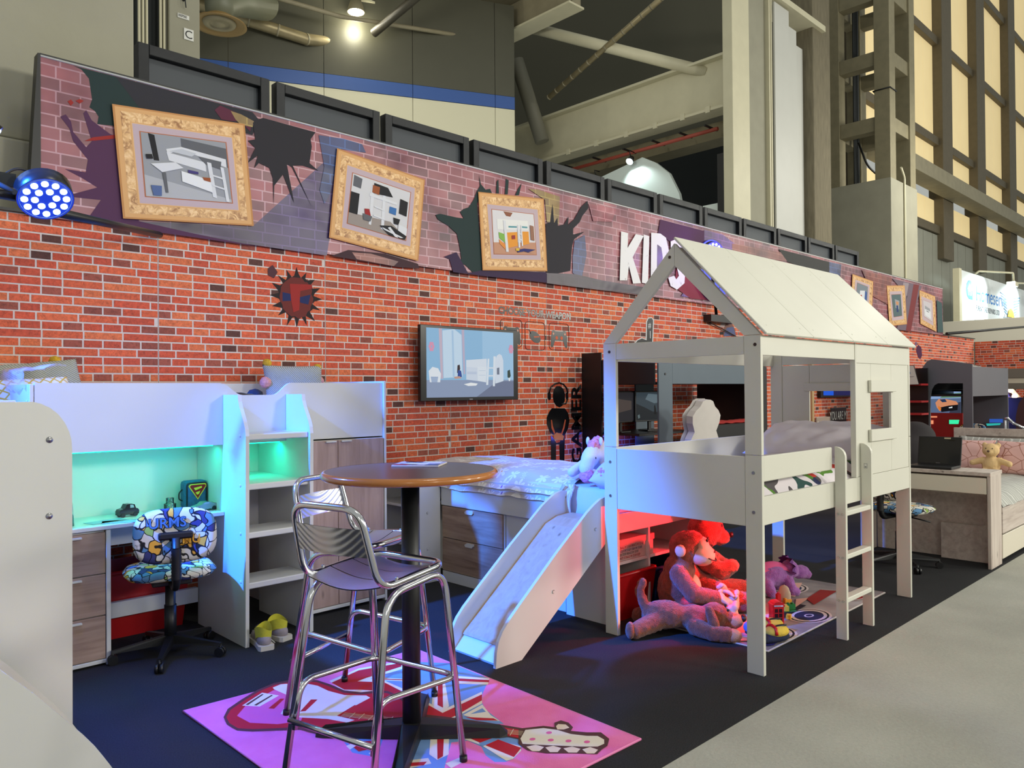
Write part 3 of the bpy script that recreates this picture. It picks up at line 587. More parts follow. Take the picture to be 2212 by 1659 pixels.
pipe('spiral_duct', [(15.35, 14.3, 9.4), (15.1, 9.6, 10.9)], .07, M_duct, 'slim spiral duct passing above the pale girder', 'duct', 12, .3)
pipe('drop_pipe', [(13.9, 15.2, 10.75), (13.9, 15.2, 0)], .05, M_creamD, 'vertical grey pipe left of the hall column')
pipe('red_pipe', [(16.1, 15.2, 7.55), (16.1, 9.6, 7.55)], .045, mat('red_pipe_paint', (150, 64, 48), .5), 'thin red sprinkler pipe slung under the girder')
for i, y in enumerate((14.2, 13.2, 12.2, 11.3, 10.5, 9.8)):
    t = thing('pipe_bracket', 'x', 'bracket', (0, 0, 0), 0, 'brackets under the girder'); t['label'] = 'black bracket holding the red pipe, %s from the hall column' % ORD[i]
    B('arm', M_black, t, 15.85, 16.4, y-.02, y+.02, 7.6, 7.64, 0); B('plate', M_cream, t, 15.98, 16.02, y-.06, y+.06, 7.95, 8.1, 0)
B('soffit', MATS['ceiling_board'], st, 16.6, 17.2, 9.6, 20, 7.5, 7.9, 0)
B('dark_bay', M_dark, st, 20, 20.2, 11.7, 26, 0, 8.5, 0); B('grey_bay', mat('grey_bay_wall', (96, 94, 80), .8), st, 20.25, 20.5, 11.7, 26, 7, 26, 0)
B('dark_flat', M_black, st, 15.8, 16, 9.25, 9.45, 0, 6.85, 0)
pan = thing('lit_fascia', 'white curved fascia panel with spotlights above the flats', 'sign')
ob('fascia', MB().prism([(14.4, 0), (14.4, 6.85), (13.0, 7.1), (11.7, 7.32), (11.3, 7.1), (10.9, 6.75), (10.62, 6.2), (10.5, 5.6), (10.5, 0)], 16.0, 16.1, 'X'), mat('white_fascia', (206, 216, 212), .5), pan)
for y, z in ((13.1, 7.0), (11.95, 7.25)):
    h = ob('spotlight', MB().cyl((15.9, y, z+.1), (15.8, y, z-.02), .06, .1, 12).tube([(16, y, z+.25), (15.8, y, z+.25), (15.85, y, z+.1)], .015, 6), M_black, pan)
    ob('lens', MB().cyl((15.8, y, z-.02), (15.79, y, z-.03), .09, n=12), mat('cool_lamp', (240, 255, 255), .5, emit=(225, 250, 255), es=8), h)
    lamp('SPOT', 'fascia_light', (15.7, y, z), 60, (.85, 1, .98), (16.05, y-.3, z-1.5), spot_size=R(110), spot_blend=.6, shadow_soft_size=.05)
B('white_block', MATS['white_fascia'], pan, 15.9, 16, 9.5, 9.9, 0, 5.75, 0)
# stacked sliding doors and old concrete column
dr = struct('door_1')
B('frame_post', M_cream, dr, 15.74, 16.5, 9, 9.25, 0, 12.5, .01); B('frame_jamb', M_conc, dr, 16.5, 17.5, 9.15, 9.35, 0, 12.5, .01)
for i, x in enumerate((17.55, 17.65)): B('edge_rail', M_cream, dr, x, x+.06, 9.05, 9.2, 0, 12.5, 0)
for i, (x0, x1) in enumerate(((17.75, 18.5), (18.55, 19.15), (19.2, 19.75))): B('door_leaf', mat('white_door', (196, 196, 190), .5, noise_amt=.03, scale=2), dr, x0, x1, 9.0+.12*i, 9.05+.12*i, 0, 10.9-.25*i, .004)
B('door_track', M_cream, dr, 17.7, 20.4, 8.9, 9.6, 10.95, 11.1, 0)
cn = struct('trim_concrete'); B('rough_column', M_concD, cn, 19.85, 20.9, 9.0, 10, 0, 13, .03); B('dark_gap', M_dark, cn, 20.9, 21.4, 9.6, 9.7, 0, 13, 0)
tw = thing('steel_tower', 'tall open steel lattice tower standing on a concrete block', 'tower')
PP = ((22.4, 8.0), (22.4, 9.4), (23.95, 8.0), (23.95, 9.4)); TS = mat('tower_steel', (132, 124, 98), .6, noise_amt=.12, scale=5)
for (x, y) in PP: B('post', TS, tw, x, x+.42, y, y+.42, 7.2, 16, .01)
for z in (8.85, 10.7, 12.55, 14.4):
    B('tie', TS, tw, 22.45, 22.8, 8.42, 9.4, z-.2, z+.2, .01); B('tie', TS, tw, 22.82, 23.95, 8.05, 8.4, z-.2, z+.2, .01)
    B('tie', TS, tw, 24, 24.3, 8.42, 9.4, z-.2, z+.2, .01); B('tie', TS, tw, 22.82, 23.95, 9.45, 9.8, z-.2, z+.2, .01)
for i, (x, y) in enumerate(((22.95, 9.2), (23.05, 9.2), (23.3, 9.25))): ob('riser_cable', MB().cyl((x, y, 7.2), (x, y, 16), .03+.03*(i == 2), n=8), M_dark, tw)
ob('cable_loop', MB().tube(bend([(23, 9.1, 8.6), (23.1, 8.9, 7.9), (23.5, 8.7, 7.6), (23.7, 8.5, 8.1)], .2), .03, 8), M_black, tw)
ob('strap', MB().tube([(22.38, 7.98, 9.75), (22.84, 7.98, 9.75), (22.84, 8.44, 9.7), (22.38, 8.44, 9.75)], .02, 6, closed=True), M_black, tw)
bk = struct('trim_block'); B('concrete_block', M_conc, bk, 22.35, 24.4, 7.98, 9.75, 0, 7.25, .01)
ob('small_conduit', MB().tube(bend([(23.3, 7.95, 0), (23.3, 7.95, 7.4), (22.9, 7.9, 7.6)], .1), .03, 8), M_cream, bk)
# translucent window wall
ww = struct('window_1')
M_trans = mat('translucent_sheet', (216, 198, 152), .6, noise_amt=.06, scale=1.2, emit=(225, 200, 145), es=.55)
M_mull = mat('brown_mullion', (98, 88, 68), .6, noise_amt=.1, scale=5)
XM = (24.6, 28.9, 33.4, 38.0, 43.2, 48.6, 54)
for i, x in enumerate(XM):
    B('mullion', M_mull, ww, x, x+1.2, 9.95, 10.5, 6.5, 24, .02)
    if i+1 < len(XM):
        a, b = x+1.21, XM[i+1]-.01
        for z0, z1 in ((7.6, 8.84), (9.36, 11.0), (11.3, 15.0), (15.3, 19), (19.3, 23.5)):
            n3 = 3; d = (b-a)/n3
            for q in range(n3): B('sheet', M_trans, ww, a+q*d+.01, a+(q+1)*d-.01, 10.3, 10.33, z0, z1, 0)
        for z in (7.5, 11.0, 15.0, 19.0): B('rail', M_mull, ww, a, b, 10.1, 10.4, z-.02, z+.3, .01)
        B('side_trim', M_creamD, ww, a, a+.16, 10.1, 10.3, 7.5, 24, 0)
B('main_beam', M_creamD, ww, 24.45, 60, 9.2, 9.9, 8.84, 9.36, .01)
wr = struct('wall_planks'); M_plank = mat('grey_plank', (150, 150, 138), .8, noise_amt=.06, scale=1.5)
x = 24.5
while x < 48: B('plank', M_plank, wr, x+.02, x+1.02, 10.2, 10.35, 0, 7.45, 0); x += 1.04
B('plank_backing', M_dark, wr, 24.5, 60, 10.36, 10.4, 0, 7.45, 0)
# neighbouring stand sign
wn = struct('wall_neighbour'); B('beige_wall', mat('beige_wall', (196, 190, 176), .7), wn, 26.2, 26.3, 0, 7.95, 0, 3.45, .01)
sb = thing('lit_sign_board', 'white spotlit exhibitor sign board with blue house logo behind the stand', 'sign')
B('board', mat('sign_board', (222, 228, 230), .5), sb, 28.4, 48, 8.0, 8.1, 0, 5.32, .005); B('edge_post', M_cream, sb, 28.15, 28.4, 7.95, 8.15, 0, 5.34, .005)
INKB = flat((40, 120, 196)); INKD = flat((60, 70, 80))
decal('house_logo', sb, [((36, 126, 206), [(28.997,4.68),(29.083,4.921),(29.239,5.03),(29.445,5.064),(29.598,5.031),(29.722,4.9),(29.728,4.409),(29.315,4.409),(29.091,4.501)]), ((230, 238, 242), [(29.176,4.742),(29.388,4.941),(29.54,4.884),(29.543,4.947),(29.595,4.952),(29.591,4.873),(29.663,4.721),(29.585,4.714),(29.578,4.54),(29.474,4.54),(29.48,4.674),(29.351,4.663),(29.346,4.537),(29.27,4.539),(29.252,4.733)])], 'Y', 7.998, .002)
text('company_name', 'Homeserve', .78, INKB, sb, onwall(30.1, 7.995, 4.42), sx=1.05); text('company_line', 'FURNITURE REPAIRS LTD', .26, INKD, sb, onwall(30.1, 7.995, 4.08), sx=1.0)
text('slogan', "The UK & Ireland's", .5, INKD, sb, onwall(29.9, 7.995, 3.4), sx=.8)
wing = []
for sgn, x in ((-1, 34.05), (1, 34.95)):
    for i in range(7):
        z = 4.95-.11*i; L = .95-.09*i; wing.append(((58, 110, 150), [(x, z-.13), (x, z-.09), (x+sgn*L, z+.02), (x+sgn*L, z-.02)]))
decal('winged_logo', sb, wing+[((240, 190, 50), [(34.0, 4.1), (34.2, 4.35), (34.5, 4.45), (34.8, 4.35), (35.0, 4.1)])], 'Y', 7.998, .002)
text('second_name', 'alphons', .5, flat((120, 130, 140)), sb, onwall(33.5, 7.995, 3.85), sx=.9)
for x in (31.5, 35.9):
    h = ob('sign_lamp', MB().tube(bend([(x-1.4, 8.05, 5.3), (x-1.4, 7.9, 5.42), (x, 7.2, 5.42), (x+.05, 7.2, 5.1)], .05), .035, 8).box(x-.25, x+.25, 7.1, 7.35, 4.95, 5.1), M_cream, sb)
    ob('lamp_face', MB().box(x-.2, x+.2, 7.12, 7.36, 4.93, 4.945), mat('cool_lamp', (240, 255, 255)), h)
    lamp('SPOT', 'sign_light', (x-.3, 7.0, 5.2), 700, (.75, .97, 1), (x-1.0, 8.1, 4.3), spot_size=R(95), spot_blend=.7, shadow_soft_size=.1)
cb = thing('black_cable', 'thin black truss bar running level above the far brick wall', 'cable')
ob('bar', MB().cyl((18.2, 5.4, 2.585), (24.0, 5.13, 3.02), .03, n=8), M_black, cb)


# ---------------------------------------------------------------- white cabin bed along the wall
def curve_pts(a, b, n=8, up=True):
    """s-curve between two (x, z) points"""
    return [(a[0]+(b[0]-a[0])*i/n, a[1]+(b[1]-a[1])*(.5-.5*math.cos(math.pi*i/n))) for i in range(n+1)]
bed = thing('cabin_bed', 'white mid sleeper cabin bed with ladder steps and desk lit green', 'bed')
fr = [(.99, 1.14), (.99, 1.506), (1.93, 1.506)]+curve_pts((1.95, 1.506), (2.09, 1.433))+curve_pts((2.285, 1.433), (2.41, 1.508))+[(3.1, 1.508), (3.1, 1.14)]
PR('front_board', M_white, bed, fr, 4.5, 4.518, 'Y')
B('end_panel', M_white, bed, .968, .986, 4.5, 5.43, 0, 1.5); B('end_panel', M_white, bed, 3.102, 3.12, 4.48, 5.43, 0, 1.52)
for z in (1.41, 1.2): bolt(bed, (.968, 4.545, z), (-1, 0, 0))
B('rear_board', M_white, bed, .99, 3.1, 5.41, 5.43, 1.14, 1.515); B('bed_base', M_white, bed, .99, 3.1, 4.52, 5.41, 1.14, 1.16)
B('back_panel', M_white, bed, .99, 2.49, 4.885, 4.9, .56, 1.14)
B('foot_rail', M_white, bed, .99, 1.96, 4.86, 4.9, .14, .23)
lp = [(4.215, 0), (4.2, 1.2)]+[(4.2+.1*(.5-.5*math.cos(math.pi*i/6)), 1.2+.236*i/6) for i in range(1, 7)]+[(4.498, 1.436), (4.498, 1.14), (4.88, 1.135), (4.88, 0)]
lp2 = [(4.215, 0), (4.2, 1.2)]+[(4.2+.1*(.5-.5*math.cos(math.pi*i/6)), 1.2+.236*i/6) for i in range(1, 7)]+[(4.498, 1.436), (4.498, 0)]
for x, q in ((1.966, lp), (2.372, lp)):
    PR('ladder_side', M_white, bed, q, x, x+.022, 'X')
for z in (1.2, .915, .64, .365): bolt(bed, (1.966, 4.27, z), (-1, 0, 0), .009)
for z in (1.21, .925, .648, .36): B('ladder_tread', M_white, bed, 1.989, 2.371, 4.222, 4.884 if z == .925 else 4.47, z-.035, z, .006)
mt = pad('mattress', mat('mattress_white', (210, 208, 205), .9), bed, 2.08, .86, .2, (2.045, 4.965, 1.165), e=12, pinch=.1)
pw = thing('plastic_wrap', 'crumpled clear plastic wrap over the cabin bed corner', 'plastic wrap')
def wrapf(u, v):
    y = 4.56+.7*u; k = noise.noise(Vector((u*5, v*4, 3)))
    return (.955+.02*k+(0 if v < .6 else (v-.6)*.5), y, 1.47+.1*min(v, .6)/.6*1.1+.025*noise.noise(Vector((u*7, v*6, 0)))+max(0, v-.6)*.05)
ob('film', MB().grid(wrapf, 24, 14), mat('clear_film', (225, 218, 222), .12, alpha=.45, spec=.9), pw)
# desk
desk = thing('fitted_desk', 'white desk top fitted under the cabin bed', 'desk'); B('board', M_white, desk, .99, 1.964, 4.485, 4.884, .722, .744, .002)
# drawer pedestal
ped = thing('drawer_pedestal', 'white three drawer pedestal with oak fronts under the desk', 'drawers')
B('carcass', M_white, ped, 1.0, 1.318, 4.515, 4.86, .015, .72); B('side_post', M_white, ped, 1.32, 1.343, 4.49, 4.86, 0, .72); B('plinth_rail', M_white, ped, 1.0, 1.32, 4.492, 4.515, .012, .032); B('end_side', M_white, ped, .988, 1.0, 4.515, 4.86, 0, .72)
for z0, z1 in ((.036, .262), (.268, .484), (.49, .708)):
    d = B('drawer', M_oakX, ped, 1.004, 1.317, 4.496, 4.514, z0, z1, .0015)
    B('handle', M_white, d, 1.11, 1.2, 4.478, 4.496, z1-.022, z1-.012, .001)
# wardrobe under the head end
wd = thing('bed_wardrobe', 'low two door cupboard with greyed oak doors under the cabin bed', 'cupboard')
B('carcass', M_white, wd, 2.5, 3.1, 4.5, 5.38, .03, 1.13); B('left_stile', M_white, wd, 2.487, 2.5, 4.46, 5.38, .0, 1.13); B('bottom_rail', M_white, wd, 2.5, 3.1, 4.478, 4.5, .02, .042)
for i, (x0, x1, hx) in enumerate(((2.505, 2.733, 2.64), (2.737, 3.095, 2.756))):
    d = B('door', M_oakZ, wd, x0, x1, 4.48, 4.499, .046, 1.128, .0015)
    B('handle', M_white, d, hx, hx+.075, 4.464, 4.48, 1.116, 1.126, .001)
# led strip under the bed
led = thing('led_strip', 'green glowing led strip under the cabin bed board', 'light strip')
ob('tape', MB().box(1.02, 1.93, 4.56, 4.57, 1.132, 1.138), mat('green_led', (60, 255, 190), .4, emit=(0, 255, 170), es=6), led)
ob('tape', MB().box(2.0, 2.36, 4.56, 4.57, 1.132, 1.138), MATS['green_led'], led)
GRNL = (0.0, 1, .66)
l = lamp('AREA', 'green_led_light', (1.48, 4.57, 1.128), 2.3, GRNL, (1.48, 4.66, .5), shape='RECTANGLE', size=.9, size_y=.02)
l = lamp('AREA', 'green_led_light', (2.18, 4.57, 1.128), .9, GRNL, (2.18, 4.68, .5), shape='RECTANGLE', size=.36, size_y=.02)
# socket and leads on the back panel
sk = thing('plug_adaptor', 'small white mains adaptor with leads hanging on the green lit back panel', 'adaptor')
B('body', M_white, sk, 2.19, 2.245, 4.84, 4.885, .79, .86, .004)
ob('lead', MB().tube(bend([(2.21, 4.875, .86), (2.2, 4.87, .95), (2.215, 4.87, 1.13)], .03), .003, 6).tube(bend([(2.22, 4.875, .86), (2.23, 4.87, .91), (2.285, 4.87, .925)], .03), .003, 6).tube([(2.225, 4.875, .86), (2.225, 4.87, 1.0), (2.222, 4.87, 1.13)], .003, 6), M_black, sk)
ob('connector', MB().ell((2.199, 4.87, 1.02), (.009, .009, .02), 8), M_black, sk); ob('connector', MB().ell((2.29, 4.87, .925), .008, 8), M_black, sk)

# things on the desk
gl = mat('clear_glass', (225, 240, 238), .03, trans=1, ior=1.45)
lv = thing('lava_lamp', 'tapering bottle shaped lava lamp with cone cap on the desk', 'lamp', (1.17, 4.6, .745))
ob('base', MB().lathe([(0, 0), (.024, 0), (.022, .05), (.0205, .06)], n=18), mat('lava_liquid', (60, 120, 110), .3), lv)
ob('bottle', MB().lathe([(.0205, .06), (.019, .1), (.0155, .135)], n=18), mat('pale_bottle', (160, 190, 180), .1, alpha=.55), lv)
ob('cap', MB().lathe([(.0155, .135), (.011, .15), (.004, .168), (0, .17)], n=18), mat('cap_grey', (110, 130, 125), .4), lv)
def toy_car(name, label, loc, rz, body, kind):
    t = thing(name, label, 'toy car', loc, rz)
    if kind == 'taxi':
        pr = [(-.055, .012), (-.057, .03), (-.05, .042), (-.038, .046), (-.03, .068), (-.012, .073), (.014, .072), (.026, .05), (.05, .044), (.057, .034), (.057, .012)]; w_ = .024
    else:
        pr = [(-.075, .012), (-.078, .03), (-.07, .04), (-.045, .042), (-.02, .052), (.012, .052), (.03, .038), (.065, .03), (.078, .018), (.076, .01)]; w_ = .03
    ob('body', MB().prism(pr, -w_, w_, 'Y'), body, t)
    wp = [(-.027, .05), (-.022, .066), (-.004, .069), (-.004, .05)] if kind == 'taxi' else [(-.018, .042), (-.014, .05), (.008, .05), (.02, .04)]
    for s in (-1, 1): ob('window', MB().prism(wp, s*w_, s*(w_+.001), 'Y'), mat('car_window', (150, 160, 165), .15), t)
    for x in (-.036 if kind == 'taxi' else -.048, .036 if kind == 'taxi' else .046):
        for s in (-1, 1): ob('wheel', MB().cyl((x, s*(w_-.008), .013), (x, s*(w_+.002), .013), .013, n=14), M_black, t)
    return t
toy_car('toy_taxi', 'small black toy taxi on the desk beside the glass jars', (1.5, 4.72, .745), R(190), mat('gloss_black', (20, 22, 24), .15), 'taxi')
toy_car('toy_race_car', 'pale toy sports car in front of the lunch bag on the desk', (1.9, 4.62, .745), R(185), mat('pale_green_paint', (120, 150, 140), .25), 'race')
for i, (x, y, z, r, h, lb) in enumerate(((1.745, 4.74, .745, .034, .045, 'wide clear glass jar standing on the desk below another'), (1.745, 4.74, .7905, .022, .034, 'small clear glass jar stacked on the wide one'))):
    t = thing('glass_jar', lb, 'jar', (x, y, z)); ob('bowl', MB().lathe([(0, 0), (r, 0), (r, h), (r-.003, h), (r-.003, .004), (0, .004)], n=20), gl, t); ob('rim', MB().lathe([(r, h-.004), (r+.0015, h-.002), (r, h)], n=20), gl, t)
lb = thing('lunch_bag', 'square insulated lunch bag with shield emblem and piped edges on the desk', 'bag', (1.895, 4.76, .745))
ob('body', MB().box(-.07, .07, -.045, .045, 0, .17, bev=.02), mat('teal_cloth', (40, 92, 130), .7, noise_amt=.2, scale=60), lb)
ob('piping', MB().tube(bend([(-.06, -.047, .012), (-.06, -.047, .158), (.06, -.047, .158), (.06, -.047, .012)], .02), .004, 6), M_black, lb)
ob('handle', MB().tube(bend([(-.068, 0, .12), (-.09, 0, .1), (-.09, 0, .06), (-.068, 0, .05)], .015), .004, 6), M_black, lb)
decal('emblem', lb, [((230, 200, 60), [(-.052, .14), (-.04, .152), (.05, .152), (.062, .14), (.005, .055)]), ((150, 30, 34), [(-.044, .138), (-.034, .146), (.046, .146), (.054, .138), (.005, .064)]), ((230, 200, 60), [(-.02, .128), (.03, .136), (.03, .126), (-.01, .112)]), ((230, 200, 60), [(-.01, .1), (.02, .108), (.012, .09), (0, .085)])], 'Y', -.048, .0005)
for i, (x, y, a, lab) in enumerate(((1.36, 4.62, 12, 'flat sheet of paper lying on the desk behind the chair'), (1.42, 4.55, -20, 'thin card sheet lying at the desk front edge'))):
    t = ob('paper_sheet', MB().box(-.1, .1, -.05, .05, 0, .002), mat('sheet_blue', (140, 170, 190), .5), None, (x, y, .745), (0, 0, R(a))); tag(t, lab, 'paper')

# bedding on the cabin bed
m, nt, b = nodes_of('grey_knit', .9)
tc = nd(nt, 'ShaderNodeTexCoord'); wv = nd(nt, 'ShaderNodeTexWave', Scale=38, Distortion=1.2, wave_type='BANDS', bands_direction='DIAGONAL'); wv.inputs['Detail Scale'].default_value = 6; nt.links.new(tc.outputs['Object'], wv.inputs['Vector'])
r = ramp(nt, wv.outputs['Fac'], [(.2, (140, 143, 134)), (.75, (188, 190, 178))]); nt.links.new(r.outputs[0], b.inputs['Base Color'])
bp = nd(nt, 'ShaderNodeBump', Strength=.5, Distance=.01); nt.links.new(wv.outputs['Fac'], bp.inputs['Height']); nt.links.new(bp.outputs[0], b.inputs['Normal'])
M_knit = m
M_pomY = mat('mustard_wool', (214, 172, 46), .95, noise_amt=.3, scale=90, bump=.6, bscale=160); M_pomP = mat('pink_wool', (226, 160, 150), .95, noise_amt=.25, scale=90, bump=.6, bscale=160)
def pom(parent, p, r, m): return blob('pompom', [('e', p, (r, r, r))], m, parent, r*.2, 1, r*.12, 60)
p1 = thing('knit_cushion', 'grey knitted cushion with mustard pompoms at the cabin bed wall end', 'cushion', (1.17, 5.23, 1.4), R(4))
pad('cover', M_knit, p1, .5, .42, .16, (0, .03, .02), (R(62), R(-6), 0), seed=3)
pom(p1, (.13, .13, .25), .034, M_pomY); pom(p1, (-.22, .12, .2), .036, M_pomY)
m, nt, b = nodes_of('lattice_print', .85)
tc = nd(nt, 'ShaderNodeTexCoord'); mp = nd(nt, 'ShaderNodeMapping'); mp.inputs['Rotation'].default_value = (0, 0, R(45)); mp.inputs['Scale'].default_value = (26, 26, 0); nt.links.new(tc.outputs['Object'], mp.inputs[0])
ck = nd(nt, 'ShaderNodeTexBrick', Scale=1, offset=0); ck.inputs['Brick Width'].default_value = 1; ck.inputs['Row Height'].default_value = 1; ck.inputs['Mortar Size'].default_value = .12; ck.inputs['Color1'].default_value = ck.inputs['Color2'].default_value = lin((226, 226, 222))+(1,); ck.inputs['Mortar'].default_value = lin((214, 178, 74))+(1,)
nt.links.new(mp.outputs[0], ck.inputs['Vector']); nt.links.new(ck.outputs['Color'], b.inputs['Base Color'])
p2 = thing('lattice_cushion', 'white pillow with mustard lattice print in front of the knitted cushion', 'cushion', (1.1, 5.02, 1.37), R(8))
pad('cover', m, p2, .42, .3, .15, (0, .03, 0), (R(58), R(-4), 0), seed=5)
p3 = thing('knit_cushion', 'grey knitted cushion with mustard and pink pompoms above the ladder steps', 'cushion', (2.83, 5.27, 1.36), R(-6))
pad('cover', M_knit, p3, .46, .36, .14, (0, .02, .1), (R(78), 0, 0), seed=8)
pom(p3, (-.19, 0, .3), .034, M_pomY); pom(p3, (.2, .0, .27), .032, M_pomY); pom(p3, (-.22, -.05, .16), .042, M_pomP); pom(p3, (.2, -.02, .17), .04, M_pomP)
cp = thing('dark_pompom', 'round navy wool pompom lying beside the grey cushion', 'pompom', (2.36, 4.9, 1.365)); blob('ball', [('e', (0, 0, .06), (.055, .055, .05))], mat('navy_wool', (30, 34, 46), .95, bump=.5, bscale=150), cp, .012, 2, .006, 60)
cl = thing('sandy_throw', 'sandy brown woven throw folded on the cabin bed', 'throw', (2.1, 4.85, 1.37))
ob('cloth', MB().grid(lambda u, v: (-.17+.34*u, -.16+.32*v, .03+.05*math.sin(u*2.6)*(1-.3*v)+.008*noise.noise(Vector((u*6, v*6, 1)))), 20, 14).grid(lambda u, v: (-.17+.34*u, -.16+.32*v, .0+.02*math.sin(u*3)), 20, 14), mat('sand_weave', (172, 152, 110), .95, noise_amt=.2, scale=50), cl)

# under the desk
rb = thing('red_crate', 'open red plastic storage crate in the shade under the desk', 'crate', (1.62, 5.1, 0))
def tub(t, w_, d_, h, m, rim=.02):
    lo = .86
    vs = lambda z, k: [(-w_/2*k, -d_/2*k, z), (w_/2*k, -d_/2*k, z), (w_/2*k, d_/2*k, z), (-w_/2*k, d_/2*k, z)]
    mb = MB(); V = vs(0, lo)+vs(h, 1)+vs(h, .95)+vs(.02, lo*.95)
    mb.add(V, [(0, 3, 2, 1)]+[(i, (i+1) % 4, 4+(i+1) % 4, 4+i) for i in range(4)]+[(4+i, 4+(i+1) % 4, 8+(i+1) % 4, 8+i) for i in range(4)]+[(8+i, 8+(i+1) % 4, 12+(i+1) % 4, 12+i) for i in range(4)]+[(12, 13, 14, 15)])
    ob('body', mb, m, t); ob('rim', MB().tube(bend([(-w_/2, -d_/2, h-.012), (w_/2, -d_/2, h-.012), (w_/2, d_/2, h-.012), (-w_/2, d_/2, h-.012), (-w_/2, -d_/2, h-.012)], .03), .012, 6), m, t)
    return t
M_redp = mat('red_plastic', (168, 18, 22), .35)
tub(rb, .62, .4, .4, M_redp)
# yellow shoes
def shoe(label, loc, rz):
    t = thing('canvas_shoe', label, 'shoe', loc, rz, 'pair of yellow topped shoes')
    ob('sole', MB().prism([(-.045, -.12), (-.035, -.14), (.035, -.14), (.045, -.12), (.04, -.02), (.048, .08), (.03, .135), (-.03, .135), (-.048, .08), (-.04, -.02)], 0, .026, 'Z'), mat('pale_rubber', (196, 190, 176), .7), t)
    blob('upper', [('e', (0, -.07, .045), (.04, .062, .045)), ('e', (0, .06, .035), (.04, .075, .035)), ('e', (0, 0, .045), (.037, .07, .04))], mat('grey_canvas', (150, 140, 140), .9, noise_amt=.1, scale=60), t, .008, 3)
    ob('collar', MB().grid(lambda u, v: ((.041+.006*v)*math.cos(2*math.pi*u), -.055+(.07+.01*v)*math.sin(2*math.pi*u)*.85, .055+.06*v+.015*math.sin(2*math.pi*u*2)), 24, 4), mat('yellow_canvas', (206, 200, 60), .9, noise_amt=.1, scale=50), t)
    ob('lace', MB().tube([(.02, .02, .08), (.045, 0, .03), (.07, -.04, .006)], .003, 5), MATS['pale_rubber'], t)
    return t
shoe('yellow topped canvas shoe nearest the ladder side panel', (2.06, 4.22, 0), R(-12)); shoe('yellow topped canvas shoe further from the ladder side panel', (2.165, 4.3, 0), R(14))

# ---------------------------------------------------------------- near bed with slide at the left edge
nb = thing('slide_bed', 'white bed end with rounded corner and slide at the left edge', 'bed')
NY = 3.45
npan = [(0.642,0.042),(0.645,1.42),(0.749,1.416)][1:]
x1, zt = [(0.888,1.173)][0][0], npan[0][1]
pts = [(-.75, 0), (-.75, zt), ([(0.752,1.416)][0][0], zt)]+[(p[0], p[1]) for p in [(0.78,1.412),(0.812,1.395),(0.841,1.369),(0.864,1.335),(0.88,1.297),(0.888,1.262),(0.89,1.228)]]+[(x1, 0)]
PR('end_panel', M_white, nb, pts, NY, NY+.022, 'Y')
for q in ([(0.81,1.269)][0], [(0.808,0.97)][0]):
    o = ob('bolt_head', MB().lathe([(0, .006), (.004, .006), (.005, .0045), (.011, .004), (.013, 0)], n=16), M_steel, nb, (q[0], NY, q[1]), (R(90), 0, 0))
B('side_rail', M_white, nb, x1-.03, x1-.01, NY+.022, 4.4, .85, 1.25); B('bed_base', M_white, nb, -.75, x1-.03, NY+.022, 4.4, .8, .85); B('far_end', M_white, nb, -.75, x1, 4.4, 4.42, 0, zt)
spn = [(0.559,0.546),(0.658,0.438),(0.762,0.31),(0.809,0.251),(0.843,0.204),(0.868,0.163),(0.889,0.127),(0.903,0.102)]
k_ = (spn[0][1]-spn[2][1])/(spn[2][0]-spn[0][0]); xt = spn[0][0]-(.8-spn[0][1])/k_
xe = spn[-1][0]
spn = [(-.4, .82), (xt-.06, .82), (xt, .79)]+spn+[(xe+.01, spn[-1][1]-.06), (xe+.012, 0), (xe-.16, 0), (-.1, .5), (-.4, .5)]
for y in (3.0, 3.38): PR('slide_side', M_white, nb, spn, y, y+.02, 'Y')
ob('slide_board', MB().prism([(-.4, .66), (xt, .62), (xe-.03, .03), (xe-.05, .02), (xt, .6), (-.4, .64)], 3.021, 3.379, 'Y'), M_slide, nb)


# ---------------------------------------------------------------- flower bed with slide, drawers and bookcase
fb = thing('slide_midsleeper', 'white mid sleeper bed with oak slide and floral duvet', 'bed')
FX = 3.73
B('side_board', M_white, fb, FX, FX+.02, 3.37, 4.64, .578, .8); B('side_board', M_white, fb, 4.68, 4.7, 2.98, 4.96, .578, .8)
B('foot_board', M_white, fb, FX, 4.7, 4.955, 4.975, 0, .82); B('near_end_board', M_white, fb, FX+.02, 4.68, 2.975, 2.993, .56, .68)
B('bed_base', M_white, fb, FX+.02, 4.68, 2.995, 4.955, .58, .6); B('inner_panel', M_white, fb, FX+.03, FX+.05, 3.39, 3.95, 0, .575)
B('slide_post', M_white, fb, FX-.005, FX+.015, 2.985, 3.0, 0, .82); B('under_panel', M_white, fb, FX+.4, FX+.42, 3.0, 3.9, 0, .575)
# side wing under the slide end, seen between slide and house bed
PR('leg_panel', M_white, fb, [(3.0, 0), (3.36, 0), (3.36, .575), (3.0, .575)], FX+.001, FX+.02, 'X')
SP = [(3.73, .8), (3.66, .806), (3.6, .792), (3.54, .762), (3.48, .726), (3.213, .529), (2.916, .294), (2.84, .232), (2.79, .182), (2.76, .135), (2.745, .08), (2.738, 0), (2.928, 0), (3.73, .585)]
for y in (3.33, 2.962): PR('slide_side', M_white, fb, SP, y, y+.02, 'Y')
bolt(fb, (3.18, 2.962, .32), (0, -1, 0), .01); bolt(fb, (3.55, 2.962, .62), (0, -1, 0), .01)
ob('slide_board', MB().prism([(3.72, .665), (3.6, .655), (3.5, .62), (2.83, .1), (2.82, .085), (3.5, .6), (3.72, .645)], 2.983, 3.329, 'Y'), M_slide, fb)
ob('slide_lip', MB().prism([(2.845, .098), (2.765, .012), (2.77, .0), (2.86, .092)], 2.983, 3.329, 'Y'), M_white, fb)
